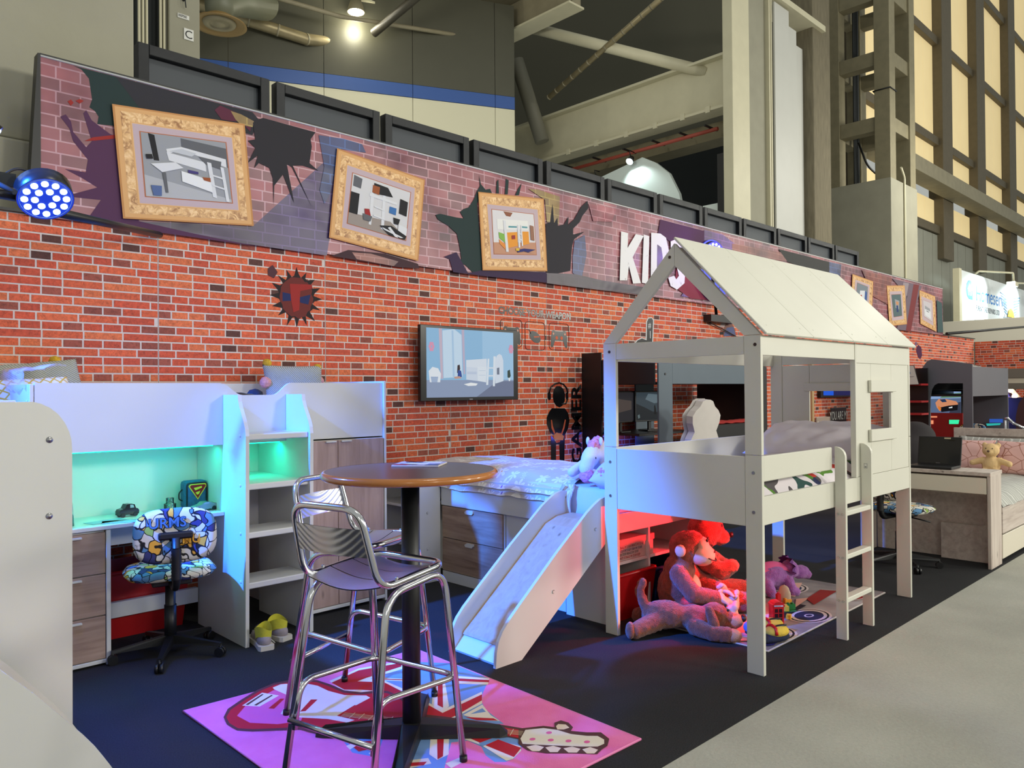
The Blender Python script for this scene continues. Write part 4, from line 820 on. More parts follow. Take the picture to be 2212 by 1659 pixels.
for z in (.76, .6): ob('hinge_screw', MB().cyl((3.7, 3.33, z), (3.7, 3.326, z), .006, n=8), M_steel, fb)
# mattress, sheet, duvet
B('mattress', mat('sheet_blue_white', (206, 210, 226), .85, noise_amt=.04, scale=5), fb, 3.755, 4.675, 3.0, 4.93, .605, .83, .03)
m, nt, b = nodes_of('daisy_print', .9)
tc = nd(nt, 'ShaderNodeTexCoord'); v = nd(nt, 'ShaderNodeTexVoronoi', Scale=9.5, Randomness=.55); mp = nd(nt, 'ShaderNodeMapping'); mp.inputs['Scale'].default_value = (1, 1, .0); nt.links.new(tc.outputs['Object'], mp.inputs[0]); nt.links.new(mp.outputs[0], v.inputs['Vector'])
# petals: angular modulation about each cell centre
sub = nd(nt, 'ShaderNodeVectorMath', operation='SUBTRACT'); sca = nd(nt, 'ShaderNodeVectorMath', operation='SCALE'); sca.inputs['Scale'].default_value = 1
nt.links.new(mp.outputs[0], sub.inputs[0]); nt.links.new(v.outputs['Position'], sub.inputs[1])
sp_ = nd(nt, 'ShaderNodeSeparateXYZ'); nt.links.new(sub.outputs[0], sp_.inputs[0])
at = nd(nt, 'ShaderNodeMath', operation='ARCTAN2'); nt.links.new(sp_.outputs[1], at.inputs[0]); nt.links.new(sp_.outputs[0], at.inputs[1])
mu = nd(nt, 'ShaderNodeMath', operation='MULTIPLY'); mu.inputs[1].default_value = 3; nt.links.new(at.outputs[0], mu.inputs[0])
co = nd(nt, 'ShaderNodeMath', operation='COSINE'); nt.links.new(mu.outputs[0], co.inputs[0]); ab = nd(nt, 'ShaderNodeMath', operation='ABSOLUTE'); nt.links.new(co.outputs[0], ab.inputs[0])
ma = nd(nt, 'ShaderNodeMath', operation='MULTIPLY_ADD'); ma.inputs[1].default_value = .36; ma.inputs[2].default_value = .16; nt.links.new(ab.outputs[0], ma.inputs[0])
lt = nd(nt, 'ShaderNodeMath', operation='LESS_THAN'); nt.links.new(v.outputs['Distance'], lt.inputs[0]); nt.links.new(ma.outputs[0], lt.inputs[1])
ct = nd(nt, 'ShaderNodeMath', operation='LESS_THAN'); ct.inputs[1].default_value = .1; nt.links.new(v.outputs['Distance'], ct.inputs[0])
mx = nd(nt, 'ShaderNodeMix', data_type='RGBA'); mx.inputs[6].default_value = lin((196, 188, 190))+(1,); mx.inputs[7].default_value = lin((226, 224, 222))+(1,); nt.links.new(lt.outputs[0], mx.inputs[0])
rr = nd(nt, 'ShaderNodeSeparateColor'); nt.links.new(v.outputs['Color'], rr.inputs[0]); rc = ramp(nt, rr.outputs[0], [(0, (198, 90, 110)), (.35, (224, 170, 110)), (.6, (150, 120, 190)), (.8, (214, 130, 120))], 'CONSTANT')
mx2 = nd(nt, 'ShaderNodeMix', data_type='RGBA'); nt.links.new(ct.outputs[0], mx2.inputs[0]); nt.links.new(mx.outputs[2], mx2.inputs[6]); nt.links.new(rc.outputs[0], mx2.inputs[7]); nt.links.new(mx2.outputs[2], b.inputs['Base Color'])
M_daisy = m
def duvf(u, v, t=0):
    x = 3.72+1.0*u; y = 3.34+1.6*v
    e = min(u, 1-u)*9; k = 1-math.exp(-e*1.2)
    z = .80+.1*k*(.75+.25*min(1, v*4))+.012*noise.noise(Vector((x*4, y*4, 0)))+.006*noise.noise(Vector((x*11, y*11, 2)))
    if u < .1: x -= .03*(1-u/.1)*.4; z -= .04*(1-u/.1)
    return (x, y, z-t)
dv_ = thing('floral_duvet', 'pale floral duvet with daisy print on the slide bed', 'duvet')
ob('cover', MB().grid(duvf, 50, 60).grid(lambda u, v: duvf(u, v, .045), 50, 60).grid(lambda u, v: (3.7+.09*u-.03*math.sin(3*v), 3.33+.05*math.sin(9*u+v*2)+.02*v, .84-.22*v*(1-.2*u)), 10, 12), M_daisy, dv_)
pl_ = thing('floral_pillow', 'folded floral pillow on the bed behind the house bed post', 'pillow', (3.98, 3.1, .835))
pad('cover', mat('pale_pillow', (206, 204, 214), .9, noise_amt=.05, scale=12), pl_, .5, .3, .17, (0, 0, 0), (R(10), R(-14), R(20)), wr=.02, seed=12)
un = thing('unicorn_toy', 'white plush unicorn with pink mane lying on the floral duvet', 'soft toy', (3.93, 3.28, .91), R(-160))
M_uni = mat('white_plush', (226, 222, 230), .95, bump=.4, bscale=200); M_mane = mat('pink_fur', (236, 150, 190), .95, noise_amt=.25, scale=60, bump=.8, bscale=120)
blob('body', [('e', (-.1, 0, .1), (.13, .1, .1)), ('e', (.08, 0, .1), (.11, .058, .062), (0, 35, 0)), ('e', (.15, 0, .05), (.07, .05, .045), (0, 35, 0)), ('l', [((-.02, .07, .05), .04), ((.1, .12, .0), .035)]), ('l', [((-.02, -.07, .05), .04), ((.1, -.12, .0), .035)])], M_uni, un, .012, 3)
blob('mane', [('e', (.0, 0, .17), (.06, .04, .05)), ('e', (.05, 0, .165), (.035, .03, .03)), ('e', (-.06, 0, .19), (.05, .04, .04))], M_mane, un, .009, 1, .012, 60)
for s in (-1, 1): blob('ear', [('e', (.0, s*.045, .2), (.014, .014, .03))], M_uni, un, .006, 2); ob('eye', MB().ell((.115, s*.05, .1), (.006, .004, .008), 8), M_black, un)
for i, (p, r) in enumerate((((.2, .13, 0), .055), ((.17, .01, -.01), .05))): blob('hoof_tuft', [('e', p, (r, r, r*.95))], M_mane, un, .009, 1, .012, 70)
# chest of drawers under the bed
ch = thing('drawer_chest', 'two drawer chest with brown oak fronts under the slide bed', 'drawers')
B('carcass', M_white, ch, FX+.02, 4.2, 3.955, 4.63, .06, .572); B('plinth', M_white, ch, FX+.003, 4.2, 3.94, 4.63, 0, .08)
for z0, z1 in ((.085, .33), (.336, .572)):
    d = B('drawer', M_oakY, ch, FX+.001, FX+.019, 3.962, 4.628, z0, z1, .0015)
    PR('handle', M_white, d, [(4.33, z1-.004), (4.33-.07, z1-.004), (4.33-.07, z1-.02), (4.33-.055, z1-.034), (4.345, z1-.034), (4.355, z1-.02)], FX-.012, FX+.001, 'X')
bc = thing('low_bookcase', 'low white open bookcase at the wall end of the slide bed', 'bookcase')
B('side_panel', M_white, bc, 3.42, 3.725, 4.642, 4.66, 0, .8); B('side_panel', M_white, bc, 3.42, 3.725, 5.1, 5.118, 0, .8); B('back', M_white, bc, 3.715, 3.728, 4.66, 5.1, 0, .8); B('top', M_white, bc, 3.41, 3.728, 4.642, 5.118, .8, .818)
for z in (.03, .3, .585): B('shelf', M_white, bc, 3.43, 3.715, 4.66, 5.1, z, z+.018)
for z in (.53, .26): bolt(bc, (3.6, 4.642, z), (0, -1, 0), .009)

# shelf unit under the end of the bed, facing the house bed
su = thing('under_bed_shelf', 'white shelf under the bed end holding a printed box', 'shelf')
B('shelf_board', M_white, su, 3.76, 4.66, 3.01, 3.4, .35, .37); B('back_panel', M_white, su, 4.22, 4.66, 3.4, 3.41, .37, .57); B('side', M_white, su, 4.645, 4.66, 3.01, 3.4, 0, .57)
bx = thing('printed_box', 'lidded keepsake box printed with red and grey words on the under bed shelf', 'box', (4.02, 3.12, .371))
M_boxp = mat('box_paper', (196, 184, 176), .7, noise_amt=.05, scale=20)
B('body', M_boxp, bx, -.19, .19, -.1, .1, 0, .11, .002); B('lid', mat('box_lid', (190, 150, 145), .7), bx, -.197, .197, -.106, .106, .095, .135, .002)
RW = ['MY STUFF', 'KEEP OUT', 'PRIVATE', 'TOP SECRET', 'MY STORY', 'STORAGE', 'MY STUFF']
random.seed(4)
for i in range(4):
    s = ' '.join(random.choice(('MY STUFF', 'PRIVATE', 'STORAGE', 'STUFF', 'MY STORY', 'KEEP')) for _ in range(4))
    text('print_line', s, .024, flat(((170, 70, 66), (120, 112, 110), (84, 96, 130), (160, 60, 60))[i]), bx, onwall(-.185, -.1008, .008+.022*i), .0006, sx=.62)
tb = thing('red_storage_tub', 'red plastic storage tub with paper label under the shelf', 'tub', (3.98, 3.2, 0)); tub(tb, .44, .42, .3, M_redp)
Mf = Matrix.Translation((0, -.197, 0)) @ Matrix.Rotation(R(-5.6), 4, 'X')
lab = B('label', mat('label_paper', (214, 210, 205), .6), tb, -.06, .06, -.001, .001, .1, .23, 0); lab.matrix_local = Mf
text('label_text', 'Strata', .05, flat((40, 60, 140)), lab, onwall(-.055, -.0015, .18), .0006, sx=.8); text('label_text', 'Storage', .035, flat((170, 50, 50)), lab, onwall(-.055, -.0015, .145), .0006, sx=.8)
decal('label_band', lab, [((30, 110, 180), [(-.06, .1), (.06, .1), (.06, .14), (-.06, .14)])], 'Y', -.001, .0004)
t2 = thing('blue_storage_tub', 'dark blue plastic storage tub beside the red tub', 'tub', (4.43, 3.22, 0)); tub(t2, .4, .4, .27, mat('blue_plastic', (30, 60, 110), .35))


# ---------------------------------------------------------------- house bed
hb = thing('house_bed', 'white mid sleeper house bed with gabled roof and ladder', 'bed')
X0, X1, Y0, Y1 = 3.612, 5.695, 1.925, 2.94
T = .024
def post(x, y, upper=True):
    B('leg', M_whiteL, hb, x, x+T, y, y+.092, 0, 1.108, .0015)
    B('upper_post', M_whiteL, hb, x, x+T, y, y+.092, 1.111, 1.72, .0015)
for x in (X0, X1-T):
    for y in (Y0, Y1-.092): post(x, y)
for x in (X0, X1-T):
    B('end_panel', M_whiteL, hb, x+.002, x+T-.002, Y0+.094, Y1-.094, .745, 1.1, .0015)
    B('gable_beam', M_whiteL, hb, x+.002, x+T-.002, Y0+.094, Y1-.094, 1.625, 1.718, .0015)
# rafters
for x in (X0, X1-T):
    for s, y in ((1, Y0), (-1, Y1)):
        ym = (Y0+Y1)/2; yr = ym-.014 if s > 0 else ym+.014
        P = [(y, 1.722), (y+s*.092, 1.722), (ym-(0 if s > 0 else .0)+0, 2.135), (ym, 2.265-.02)] if True else []
        if s > 0: P = [(Y0, 1.722), (Y0+.092, 1.722), (ym-.001, 2.13), (ym-.001, 2.252)]
        else: P = [(Y1, 1.722), (Y1-.092, 1.722), (ym+.001, 2.13), (ym+.001, 2.252)]
        PR('rafter', M_whiteL, hb, P, x, x+T, 'X')
B('ridge_board', M_whiteL, hb, X0+T, X1-T, ym-.012, ym+.012, 2.14, 2.235, .0015)
B('eave_beam', M_whiteL, hb, X0+T, X1-T, Y0+.002, Y0+T, 1.618, 1.718, .0015); B('eave_beam', M_whiteL, hb, X0+T, X1-T, Y1-T, Y1-.002, 1.618, 1.718, .0015)
# roof boards on the near slope
rl = math.hypot(ym-Y0+.03, 2.272-1.712); ra = math.atan2(2.272-1.712, ym-Y0+.03)
xs = [3.6, 4.13, 4.66, 5.19, 5.715]
for a, b_ in zip(xs, xs[1:]):
    o = B('roof_board', M_whiteL, hb, a+.002, b_-.002, 0, rl, 0, .014, .003); o.location = (0, Y0-.03, 1.718); o.rotation_euler = (ra, 0, 0)
    for k in (.06, rl-.1):
        for xx in (a+.08, b_-.08): ob('screw_cap', MB().lathe([(.006, 0), (.004, .002), (0, .002)], n=8), M_whiteL, o, (xx, k, .014))
# side rails, long sides
B('guard_rail', M_whiteL, hb, X0+T, 4.44, Y0+.002, Y0+T, .975, 1.105, .004); B('side_rail', M_whiteL, hb, X0+T, X1-T, Y0+.002, Y0+T, .755, .9, .002)
B('guard_rail', M_whiteL, hb, X0+T, X1-T, Y1-T, Y1-.002, .95, 1.1, .002); B('side_rail', M_whiteL, hb, X0+T, X1-T, Y1-T, Y1-.002, .745, .9, .002)
B('bed_base', M_whiteL, hb, X0+T, X1-T, Y0+T, Y1-T, .78, .8, 0)
# window wall on the near side and the far end
def wallboards(x0, x1, z0, z1, wx0, wx1, wz0, wz1, mk_):
    for (a, b_, c, d) in ((x0, wx0, z0, z1), (wx1, x1, z0, z1), (wx0, wx1, z0, wz0), (wx0, wx1, wz1, z1)): mk_('wall_board', a, b_, c, d)
def near(n_, a, b_, c, d): B(n_, M_whiteL, hb, a+.001, b_-.001, Y0+.004, Y0+.02, c, d, .0015)
wallboards(4.79, X1-T, .902, 1.617, 5.02, 5.36, 1.155, 1.44, near)
B('wall_stile', M_whiteL, hb, 4.772, 4.79, Y0-.002, Y0+.03, .902, 1.72, .001); B('wall_boarding', M_whiteL, hb, 4.79, X1-T, Y0-.002, Y0+.002, 1.6, 1.715, .001)
for z in (1.42, 1.11): B('window_casing', M_whiteL, hb, 4.975, 5.4, Y0-.018, Y0+.002, z, z+.075, .003)
def far(n_, a, b_, c, d): B(n_, M_whiteL, hb, X1-.02, X1-.004, a+.001, b_-.001, c, d, .0015)
wallboards(Y0+.094, Y1-.094, 1.102, 1.62, 2.1, 2.63, 1.15, 1.43, far)
for z in (1.425,): B('window_casing', M_whiteL, hb, X1-.034, X1-.02, 2.06, 2.67, z, z+.06, .003)
for z in (1.02, .82):
    for y in (Y0+.046, Y1-.046): ob('bolt', MB().cyl((X0, y, z), (X0-.003, y, z), .009, n=10), M_steel, hb)
for y in (Y0+.03, Y1-.046): ob('bolt', MB().cyl((X0, y, 1.672), (X0-.002, y, 1.672), .009, n=10), mat('bolt_hole', (60, 40, 34), .6), hb)
ob('bolt', MB().cyl((X0, ym+.03, 2.18), (X0-.002, ym+.03, 2.18), .009, n=10), MATS['bolt_hole'], hb)
# ladder
def stile(x):
    q = [(1.862, 0), (1.952, 0), (1.952, 1.1)]+[(1.962-.1+.1*math.cos(R(a)), 1.0+.1*math.sin(R(a))) for a in ()]
    q = [(1.862, 0), (1.922, 0), (1.922, 1.108)]+[(1.922-.06*math.sin(R(a)), 1.048+.06*math.cos(R(a))) for a in range(15, 91, 15)]
    return PR('ladder_stile', M_whiteL, hb, q, x, x+.024, 'X')
for x in (4.462, 4.84):
    stile(x)
for z in (.235, .485, .735):
    B('ladder_rung', M_whiteL, hb, 4.487, 4.839, 1.866, 1.92, z-.028, z, .004)
    for y in (1.88, 1.905): bolt(hb, (4.462, y, z-.014), (-1, 0, 0), .006, M_whiteL, h=.004)
tag_ = decal('safety_sticker', hb, [((120, 120, 118), [(1.885, .955), (1.905, .955), (1.905, .985), (1.885, .985)]), ((214, 212, 205), [(1.887, .957), (1.903, .957), (1.903, .983), (1.887, .983)]), ((130, 130, 128), [(1.89, .96), (1.9, .96), (1.9, .968), (1.89, .968)])], 'X', 4.84, .0006)
# bedding
m, nt, b = nodes_of('dino_print', .9)
tc = nd(nt, 'ShaderNodeTexCoord'); n_ = nd(nt, 'ShaderNodeTexNoise', Scale=4.2, Detail=1, Distortion=.8); nt.links.new(tc.outputs['Object'], n_.inputs['Vector'])
n2 = nd(nt, 'ShaderNodeTexVoronoi', Scale=5); nt.links.new(tc.outputs['Object'], n2.inputs['Vector'])
sh = nd(nt, 'ShaderNodeMath', operation='GREATER_THAN'); sh.inputs[1].default_value = .585; nt.links.new(n_.outputs['Fac'], sh.inputs[0])
cs = nd(nt, 'ShaderNodeSeparateColor'); nt.links.new(n2.outputs['Color'], cs.inputs[0])
rc = ramp(nt, cs.outputs[0], [(0, (84, 132, 40)), (.25, (196, 52, 40)), (.45, (84, 78, 80)), (.65, (38, 44, 84)), (.85, (36, 74, 70))], 'CONSTANT')
mx = nd(nt, 'ShaderNodeMix', data_type='RGBA'); nt.links.new(sh.outputs[0], mx.inputs[0]); mx.inputs[6].default_value = lin((226, 218, 222))+(1,); nt.links.new(rc.outputs[0], mx.inputs[7]); nt.links.new(mx.outputs[2], b.inputs['Base Color'])
M_dino = m
B('mattress', mat('mattress_white', (210, 208, 205)), hb, X0+.03, X1-.03, Y0+.03, Y1-.03, .8, .88, .02)
dd = thing('dinosaur_duvet', 'white duvet printed with dinosaurs and leaves inside the house bed', 'duvet')
def dn(u, v, t=0):
    x = 3.66+1.66*u; y = 1.955+.95*v; e = min(v, 1-v, u)*8
    return (x, y, .882+.11*(1-math.exp(-e*1.4))+.012*noise.noise(Vector((x*5, y*5, 5)))+.05*max(0, .5-u)*0-t)
ob('cover', MB().grid(dn, 60, 40).grid(lambda u, v: dn(u, v, .0), 2, 2), M_dino, dd)
dp = thing('dinosaur_pillow', 'white pillow printed with red, grey and green dinosaurs in the house bed', 'pillow', (5.33, 2.42, .985), R(90))
pad('cover', mat('pillow_white', (228, 220, 228), .9, noise_amt=.03, scale=10), dp, .86, .5, .2, (0, 0, 0), (R(-22), 0, 0), wr=.012, seed=21)


# ---------------------------------------------------------------- play mat and toys under the house bed
m, nt, b = nodes_of('playmat', .9)
g = nd(nt, 'ShaderNodeNewGeometry'); n_ = nd(nt, 'ShaderNodeTexNoise', Scale=2.2, Detail=3); nt.links.new(g.outputs['Position'], n_.inputs['Vector'])
r = ramp(nt, n_.outputs['Fac'], [(.36, (120, 112, 116)), (.5, (156, 146, 142)), (.64, (186, 182, 186))]); nt.links.new(r.outputs[0], b.inputs['Base Color'])
pm = thing('play_rug', 'grey graffiti style play rug with shoes and headphones under the house bed', 'rug')
ob('pile', MB().prism([(3.965, 2.87), (5.64, 2.87), (5.66, 2.095), (3.96, 2.085)], 0, .009, 'Z'), m, pm)
ob('edge_binding', MB().tube([(3.965, 2.87, .006), (5.64, 2.87, .006), (5.66, 2.095, .006), (3.96, 2.085, .006)], .006, 6, closed=True), mat('rug_binding', (196, 186, 182), .9), pm)
def ring(cx, cy, rx, ry, k=1, n=20, a0=0, a1=360): return [(cx+rx*math.cos(R(a0+(a1-a0)*i/n)), cy+ry*math.sin(R(a0+(a1-a0)*i/n))) for i in range(n)]
NV = (36, 40, 66); CRM = (212, 196, 190)
def headphone(cx, cy, s, c):
    return [(CRM, ring(cx, cy, .17*s, .12*s)), ((40, 34, 38), ring(cx, cy, .155*s, .105*s)), (CRM, ring(cx, cy, .14*s, .093*s)), (c, ring(cx, cy, .115*s, .075*s)), (CRM, ring(cx, cy, .04*s, .025*s)), (c, ring(cx, cy, .028*s, .016*s))]
lay = headphone(5.3, 2.62, 1, (40, 62, 96))+headphone(4.75, 2.22, 1.05, NV)+headphone(4.25, 2.2, 1, NV)+headphone(5.4, 2.2, .8, (150, 34, 34))+headphone(4.2, 2.6, .9, (140, 40, 40))
lay += [((34, 28, 34), [(4.5, 2.3), (4.95, 2.33), (4.95, 2.38), (4.7, 2.4), (4.5, 2.36)]), ((214, 170, 150), [(4.85, 2.36), (5.15, 2.4), (5.05, 2.45)]), ((150, 34, 30), [(5.0, 2.3), (5.45, 2.34), (5.4, 2.44), (5.1, 2.4)]), ((226, 176, 158), [(5.1, 2.48), (5.5, 2.62), (5.45, 2.66), (5.08, 2.52)]), ((150, 40, 36), [(5.08, 2.53), (5.4, 2.66), (5.36, 2.7), (5.05, 2.56)]), ((226, 224, 228), [(4.02, 2.35), (4.2, 2.2), (4.1, 2.16), (3.99, 2.28)]), ((50, 46, 96), [(4.0, 2.24), (4.2, 2.12), (4.05, 2.1), (3.98, 2.16)])]
decal('rug_print', pm, lay, 'Z', .009, .00015, 1)

def fur(name, rgb, rgb2=None): return mat(name, rgb, .95, rgb2=rgb2, noise_amt=.2, scale=40, bump=.9, bscale=170, sheen=.3)
M_gor = fur('ginger_plush', (156, 74, 50), (122, 54, 36)); M_gface = mat('gorilla_face', (222, 170, 146), .9, bump=.15, bscale=200)
# gorilla
go = thing('plush_gorilla', 'seated plush gorilla with pale muzzle lit red under the house bed', 'soft toy', (4.17, 2.77, .01), R(-62))
blob('body', [('e', (-.03, 0, .17), (.13, .14, .17)), ('e', (-.02, 0, .3), (.1, .13, .1)), ('e', (.02, 0, .44), (.105, .11, .105)), ('e', (.06, 0, .48), (.08, .085, .07)),
 ('l', [((-.01, .14, .3), .062), ((.08, .2, .2), .056), ((.2, .13, .17), .048)]), ('l', [((-.01, -.14, .3), .062), ((.08, -.2, .2), .056), ((.2, -.13, .17), .048)]),
 ('l', [((0, .1, .07), .075), ((.22, .15, .065), .062)]), ('l', [((0, -.1, .07), .075), ((.22, -.15, .065), .062)])], M_gor, go, .013, 3, .006, 45)
blob('muzzle', [('e', (.12, 0, .4), (.085, .095, .07)), ('e', (.12, 0, .465), (.045, .075, .05))], M_gface, go, .01, 4)
ob('mouth', MB().tube([(.165, .075, .395), (.2, .04, .375), (.208, 0, .368), (.2, -.04, .375), (.165, -.075, .395)], .004, 6), M_black, go)
for s in (-1, 1):
    ob('eye', MB().ell((.155, s*.028, .495), (.008, .009, .012), 10), M_black, go); ob('nostril', MB().ell((.2, s*.018, .425), (.006, .008, .006), 8), M_black, go)
    blob('ear', [('e', (.0, s*.118, .44), (.035, .02, .042))], M_gface, go, .008, 3)
    blob('hand', [('e', (.225, s*.115, .165), (.045, .032, .04))]+[('l', [((.245, s*(.115-.022+.022*i), .165), .016), ((.285, s*(.108-.02+.022*i), .15-.008*i), .013), ((.305, s*(.1-.02+.022*i), .132-.008*i), .011)]) for i in range(3)]+[('l', [((.215, s*.085, .18), .015), ((.24, s*.065, .2), .013)])], M_gface, go, .0065, 2)
    blob('foot', [('e', (.3, s*.155, .075), (.045, .045, .07)), ('l', [((.3, s*.115, .1), .018), ((.325, s*.09, .13), .015)])]+[('e', (.325, s*(.13+.026*i), .145-.006*i), (.018, .014, .022)) for i in range(3)], M_gface, go, .008, 3)
blob('belly', [('e', (.06, 0, .17), (.06, .09, .11))], M_gface, go, .012, 3)
# bear
be = thing('plush_bear', 'large plush teddy bear seated behind the gorilla, lit red', 'soft toy', (4.52, 2.84, .01), R(-58))
M_bear = fur('red_brown_plush', (150, 72, 50), (116, 52, 36))
blob('body', [('e', (-.02, 0, .2), (.14, .15, .2)), ('e', (.02, 0, .5), (.12, .13, .12)), ('e', (.11, 0, .45), (.07, .07, .055)),
 ('l', [((0, .14, .33), .058), ((.1, .2, .24), .055), ((.15, .2, .22), .05)]), ('l', [((0, -.14, .33), .058), ((.12, -.18, .26), .055), ((.18, -.17, .3), .05)]),
 ('l', [((0, .11, .08), .085), ((.26, .16, .07), .07)]), ('l', [((0, -.11, .08), .085), ((.26, -.16, .07), .07)]), ('e', (-.01, .1, .61), (.03, .045, .045)), ('e', (-.01, -.1, .61), (.03, .045, .045))], M_bear, be, .014, 3, .007, 40)
ob('nose', MB().ell((.185, 0, .47), (.016, .026, .02), 12), mat('nose_black', (24, 18, 18), .4), be)
for s in (-1, 1): ob('eye', MB().ell((.12, s*.045, .535), (.01, .01, .012), 10), M_black, be); blob('sole', [('e', (.33, s*.16, .07), (.015, .05, .055))], mat('sole_tan', (200, 150, 120), .9), be, .01, 2)
# dog
do = thing('plush_dog', 'brown plush dog with black nose lying at the rug edge', 'soft toy', (3.94, 2.6, 0), R(-52))
M_dog = fur('brown_plush', (140, 72, 42), (104, 50, 28)); M_dogp = mat('pale_brown_plush', (196, 140, 112), .95, bump=.6, bscale=180)
blob('body', [('e', (-.12, 0, .105), (.14, .1, .085)), ('e', (.04, .01, .09), (.11, .09, .075)), ('e', (.17, .02, .105), (.085, .08, .075)), ('e', (.24, .02, .08), (.07, .055, .05)),
 ('l', [((-.18, -.07, .08), .06), ((-.26, -.13, .06), .052), ((-.3, -.16, .05), .05)]), ('l', [((-.2, .07, .09), .055), ((-.27, .12, .06), .05)]), ('l', [((.05, -.08, .06), .055), ((.14, -.15, .045), .046), ((.22, -.16, .045), .048)]), ('l', [((.06, .1, .06), .05), ((.16, .16, .045), .045)]),
 ('l', [((-.24, 0, .16), .034), ((-.27, .01, .24), .03), ((-.25, .02, .285), .032)])], M_dog, do, .012, 3, .005, 50)
blob('muzzle', [('e', (.28, .02, .075), (.06, .055, .048))], M_dogp, do, .01, 3)
ob('nose', MB().ell((.337, .02, .092), (.018, .032, .024), 14), mat('nose_black', (24, 18, 18), .4), do)
for s, y in ((-1, -.035), (1, .075)):
    ob('eye', MB().ell((.243, y, .15), (.009, .009, .009), 8), M_black, do)
    blob('ear', [('l', [((.13, y+s*.05, .16), .028), ((.15, y+s*.085, .1), .034), ((.16, y+s*.09, .06), .03)])], M_dog, do, .009, 2)
blob('paw', [('e', (.25, -.16, .042), (.055, .042, .04))], M_dogp, do, .01, 2); blob('paw', [('e', (-.325, -.175, .055), (.03, .05, .05))], M_dog, do, .01, 2, .004, 50)
# dinosaur toy
di = thing('plush_dinosaur', 'purple plush dinosaur with dark frill on the play rug', 'soft toy', (5.12, 2.62, .01), R(-28))
M_din = fur('purple_plush', (178, 110, 190), (150, 84, 166)); M_frill = mat('dark_purple_felt', (92, 40, 110), .9)
blob('body', [('e', (-.05, 0, .13), (.13, .09, .085)), ('e', (.1, 0, .16), (.06, .065, .07)), ('e', (.19, 0, .135), (.07, .045, .05)), ('e', (.24, 0, .115), (.04, .034, .034)), ('l', [((.04, -.07, .1), .042), ((.06, -.085, .03), .036), ((.085, -.09, .025), .034)]), ('l', [((.04, .07, .1), .042), ((.06, .085, .03), .036)]), ('l', [((-.13, -.07, .09), .045), ((-.11, -.09, .03), .038)]), ('l', [((-.13, .07, .09), .045), ((-.11, .09, .03), .038)]), ('l', [((-.16, 0, .12), .055), ((-.27, 0, .06), .025)])], M_din, di, .01, 3, .004, 50)
ob('frill', MB().grid(lambda u, v: (.12-.05*v+.02*math.sin(u*40)*v, (.05+.05*v)*math.cos(math.pi*u), .14+(.06+.06*v)*math.sin(math.pi*u)), 24, 3), M_frill, di)
ob('back_plate', MB().grid(lambda u, v: (-.16+.22*u, -.06+.12*v, .215+.012*math.sin(v*math.pi)-.03*(2*u-1)**2-.03*(2*v-1)**2), 12, 6), mat('pink_plush', (220, 96, 150), .95), di)
for i in range(3): ob('claw', MB().ell((.105+.004*i, -.105+.012*i, .02), (.01, .006, .006), 8), M_whiteL, di)
fin_ = thing('felt_fin', 'pale felt fin of a toy leaning behind the house bed post', 'soft toy', (4.82, 2.42, .01), R(20)); blob('fin', [('e', (0, 0, .075), (.02, .045, .075))], mat('tan_felt', (196, 176, 150), .95), fin_, .01, 3)
# phone box
ph = thing('toy_phone_box', 'red toy telephone box standing on the play rug', 'toy', (4.42, 2.27, .01), R(-40))
M_rt = mat('toy_red', (200, 20, 24), .3)
B('base', M_rt, ph, -.04, .04, -.04, .04, 0, .012, .002); B('cabin', M_rt, ph, -.034, .034, -.034, .034, .012, .12, .002)
ob('roof', MB().prism([(-.038, .12), (.038, .12), (.038, .132)]+[(.03*math.cos(R(a)), .134+.016*math.sin(R(a))) for a in range(0, 181, 30)]+[(-.038, .132)], -.036, .036, 'Y'), M_rt, ph)
B('sign', M_whiteL, ph, -.027, .027, -.0375, -.034, .122, .13, 0)
text('sign_text', 'TELEPHONE', .007, M_black, ph, onwall(-.024, -.0377, .1238), .0003, sx=.95)
for k in range(2):
    for j in range(3):
        z = .03+.028*j; x = -.024+.026*k; B('pane', mat('dark_pane', (60, 20, 24), .2), ph, x, x+.02, -.0352, -.034, z, z+.022, 0)
# building blocks
def block(label, loc, w_, d_, h, c, studs, rz=0):
    t = thing('toy_block', label, 'toy block', loc, rz, 'toy blocks on the play rug'); mm = mat('block_%d_%d_%d' % c, c, .35); ob('brick_body', MB().box(-w_/2, w_/2, -d_/2, d_/2, 0, h, bev=.002), mm, t)
    for (x, y) in studs: ob('stud', MB().cyl((x, y, h), (x, y, h+.008), .01, n=12), mm, t)
ST = [(-.015, 0), (.015, 0)]
pl2 = thing('block_plate', 'flat green base plate under the toy blocks', 'toy block', (4.74, 2.39, .01), R(-30), 'toy blocks on the play rug'); B('plate', mat('block_green', (40, 120, 60), .4), pl2, -.07, .07, -.05, .05, 0, .008, .002)
bz = .018
block('green toy block at the front corner of the plate', (4.78, 2.36, bz), .06, .035, .034, (36, 120, 52), ST, R(-30)); block('small yellow toy block at the plate edge', (4.72, 2.36, bz), .03, .035, .034, (224, 190, 60), [(0, 0)], R(-30))
block('red toy block lying behind the yellow one', (4.74, 2.42, bz), .07, .04, .034, (200, 30, 34), ST, R(-30)); block('tall red toy block standing on the plate', (4.75, 2.425, bz+.0425), .026, .026, .05, (205, 28, 32), [(0, 0)], R(-30)); block('orange toy block stacked at the plate back', (4.82, 2.4, bz), .05, .035, .05, (226, 150, 44), ST, R(-30))
block('yellow toy block lying alone in front of the plate', (4.6, 2.28, .01), .045, .03, .026, (236, 184, 50), [], R(20)); block('yellow toy block left of the phone box', (4.58, 2.45, .01), .04, .03, .03, (230, 178, 50), [(0, 0)], R(10))
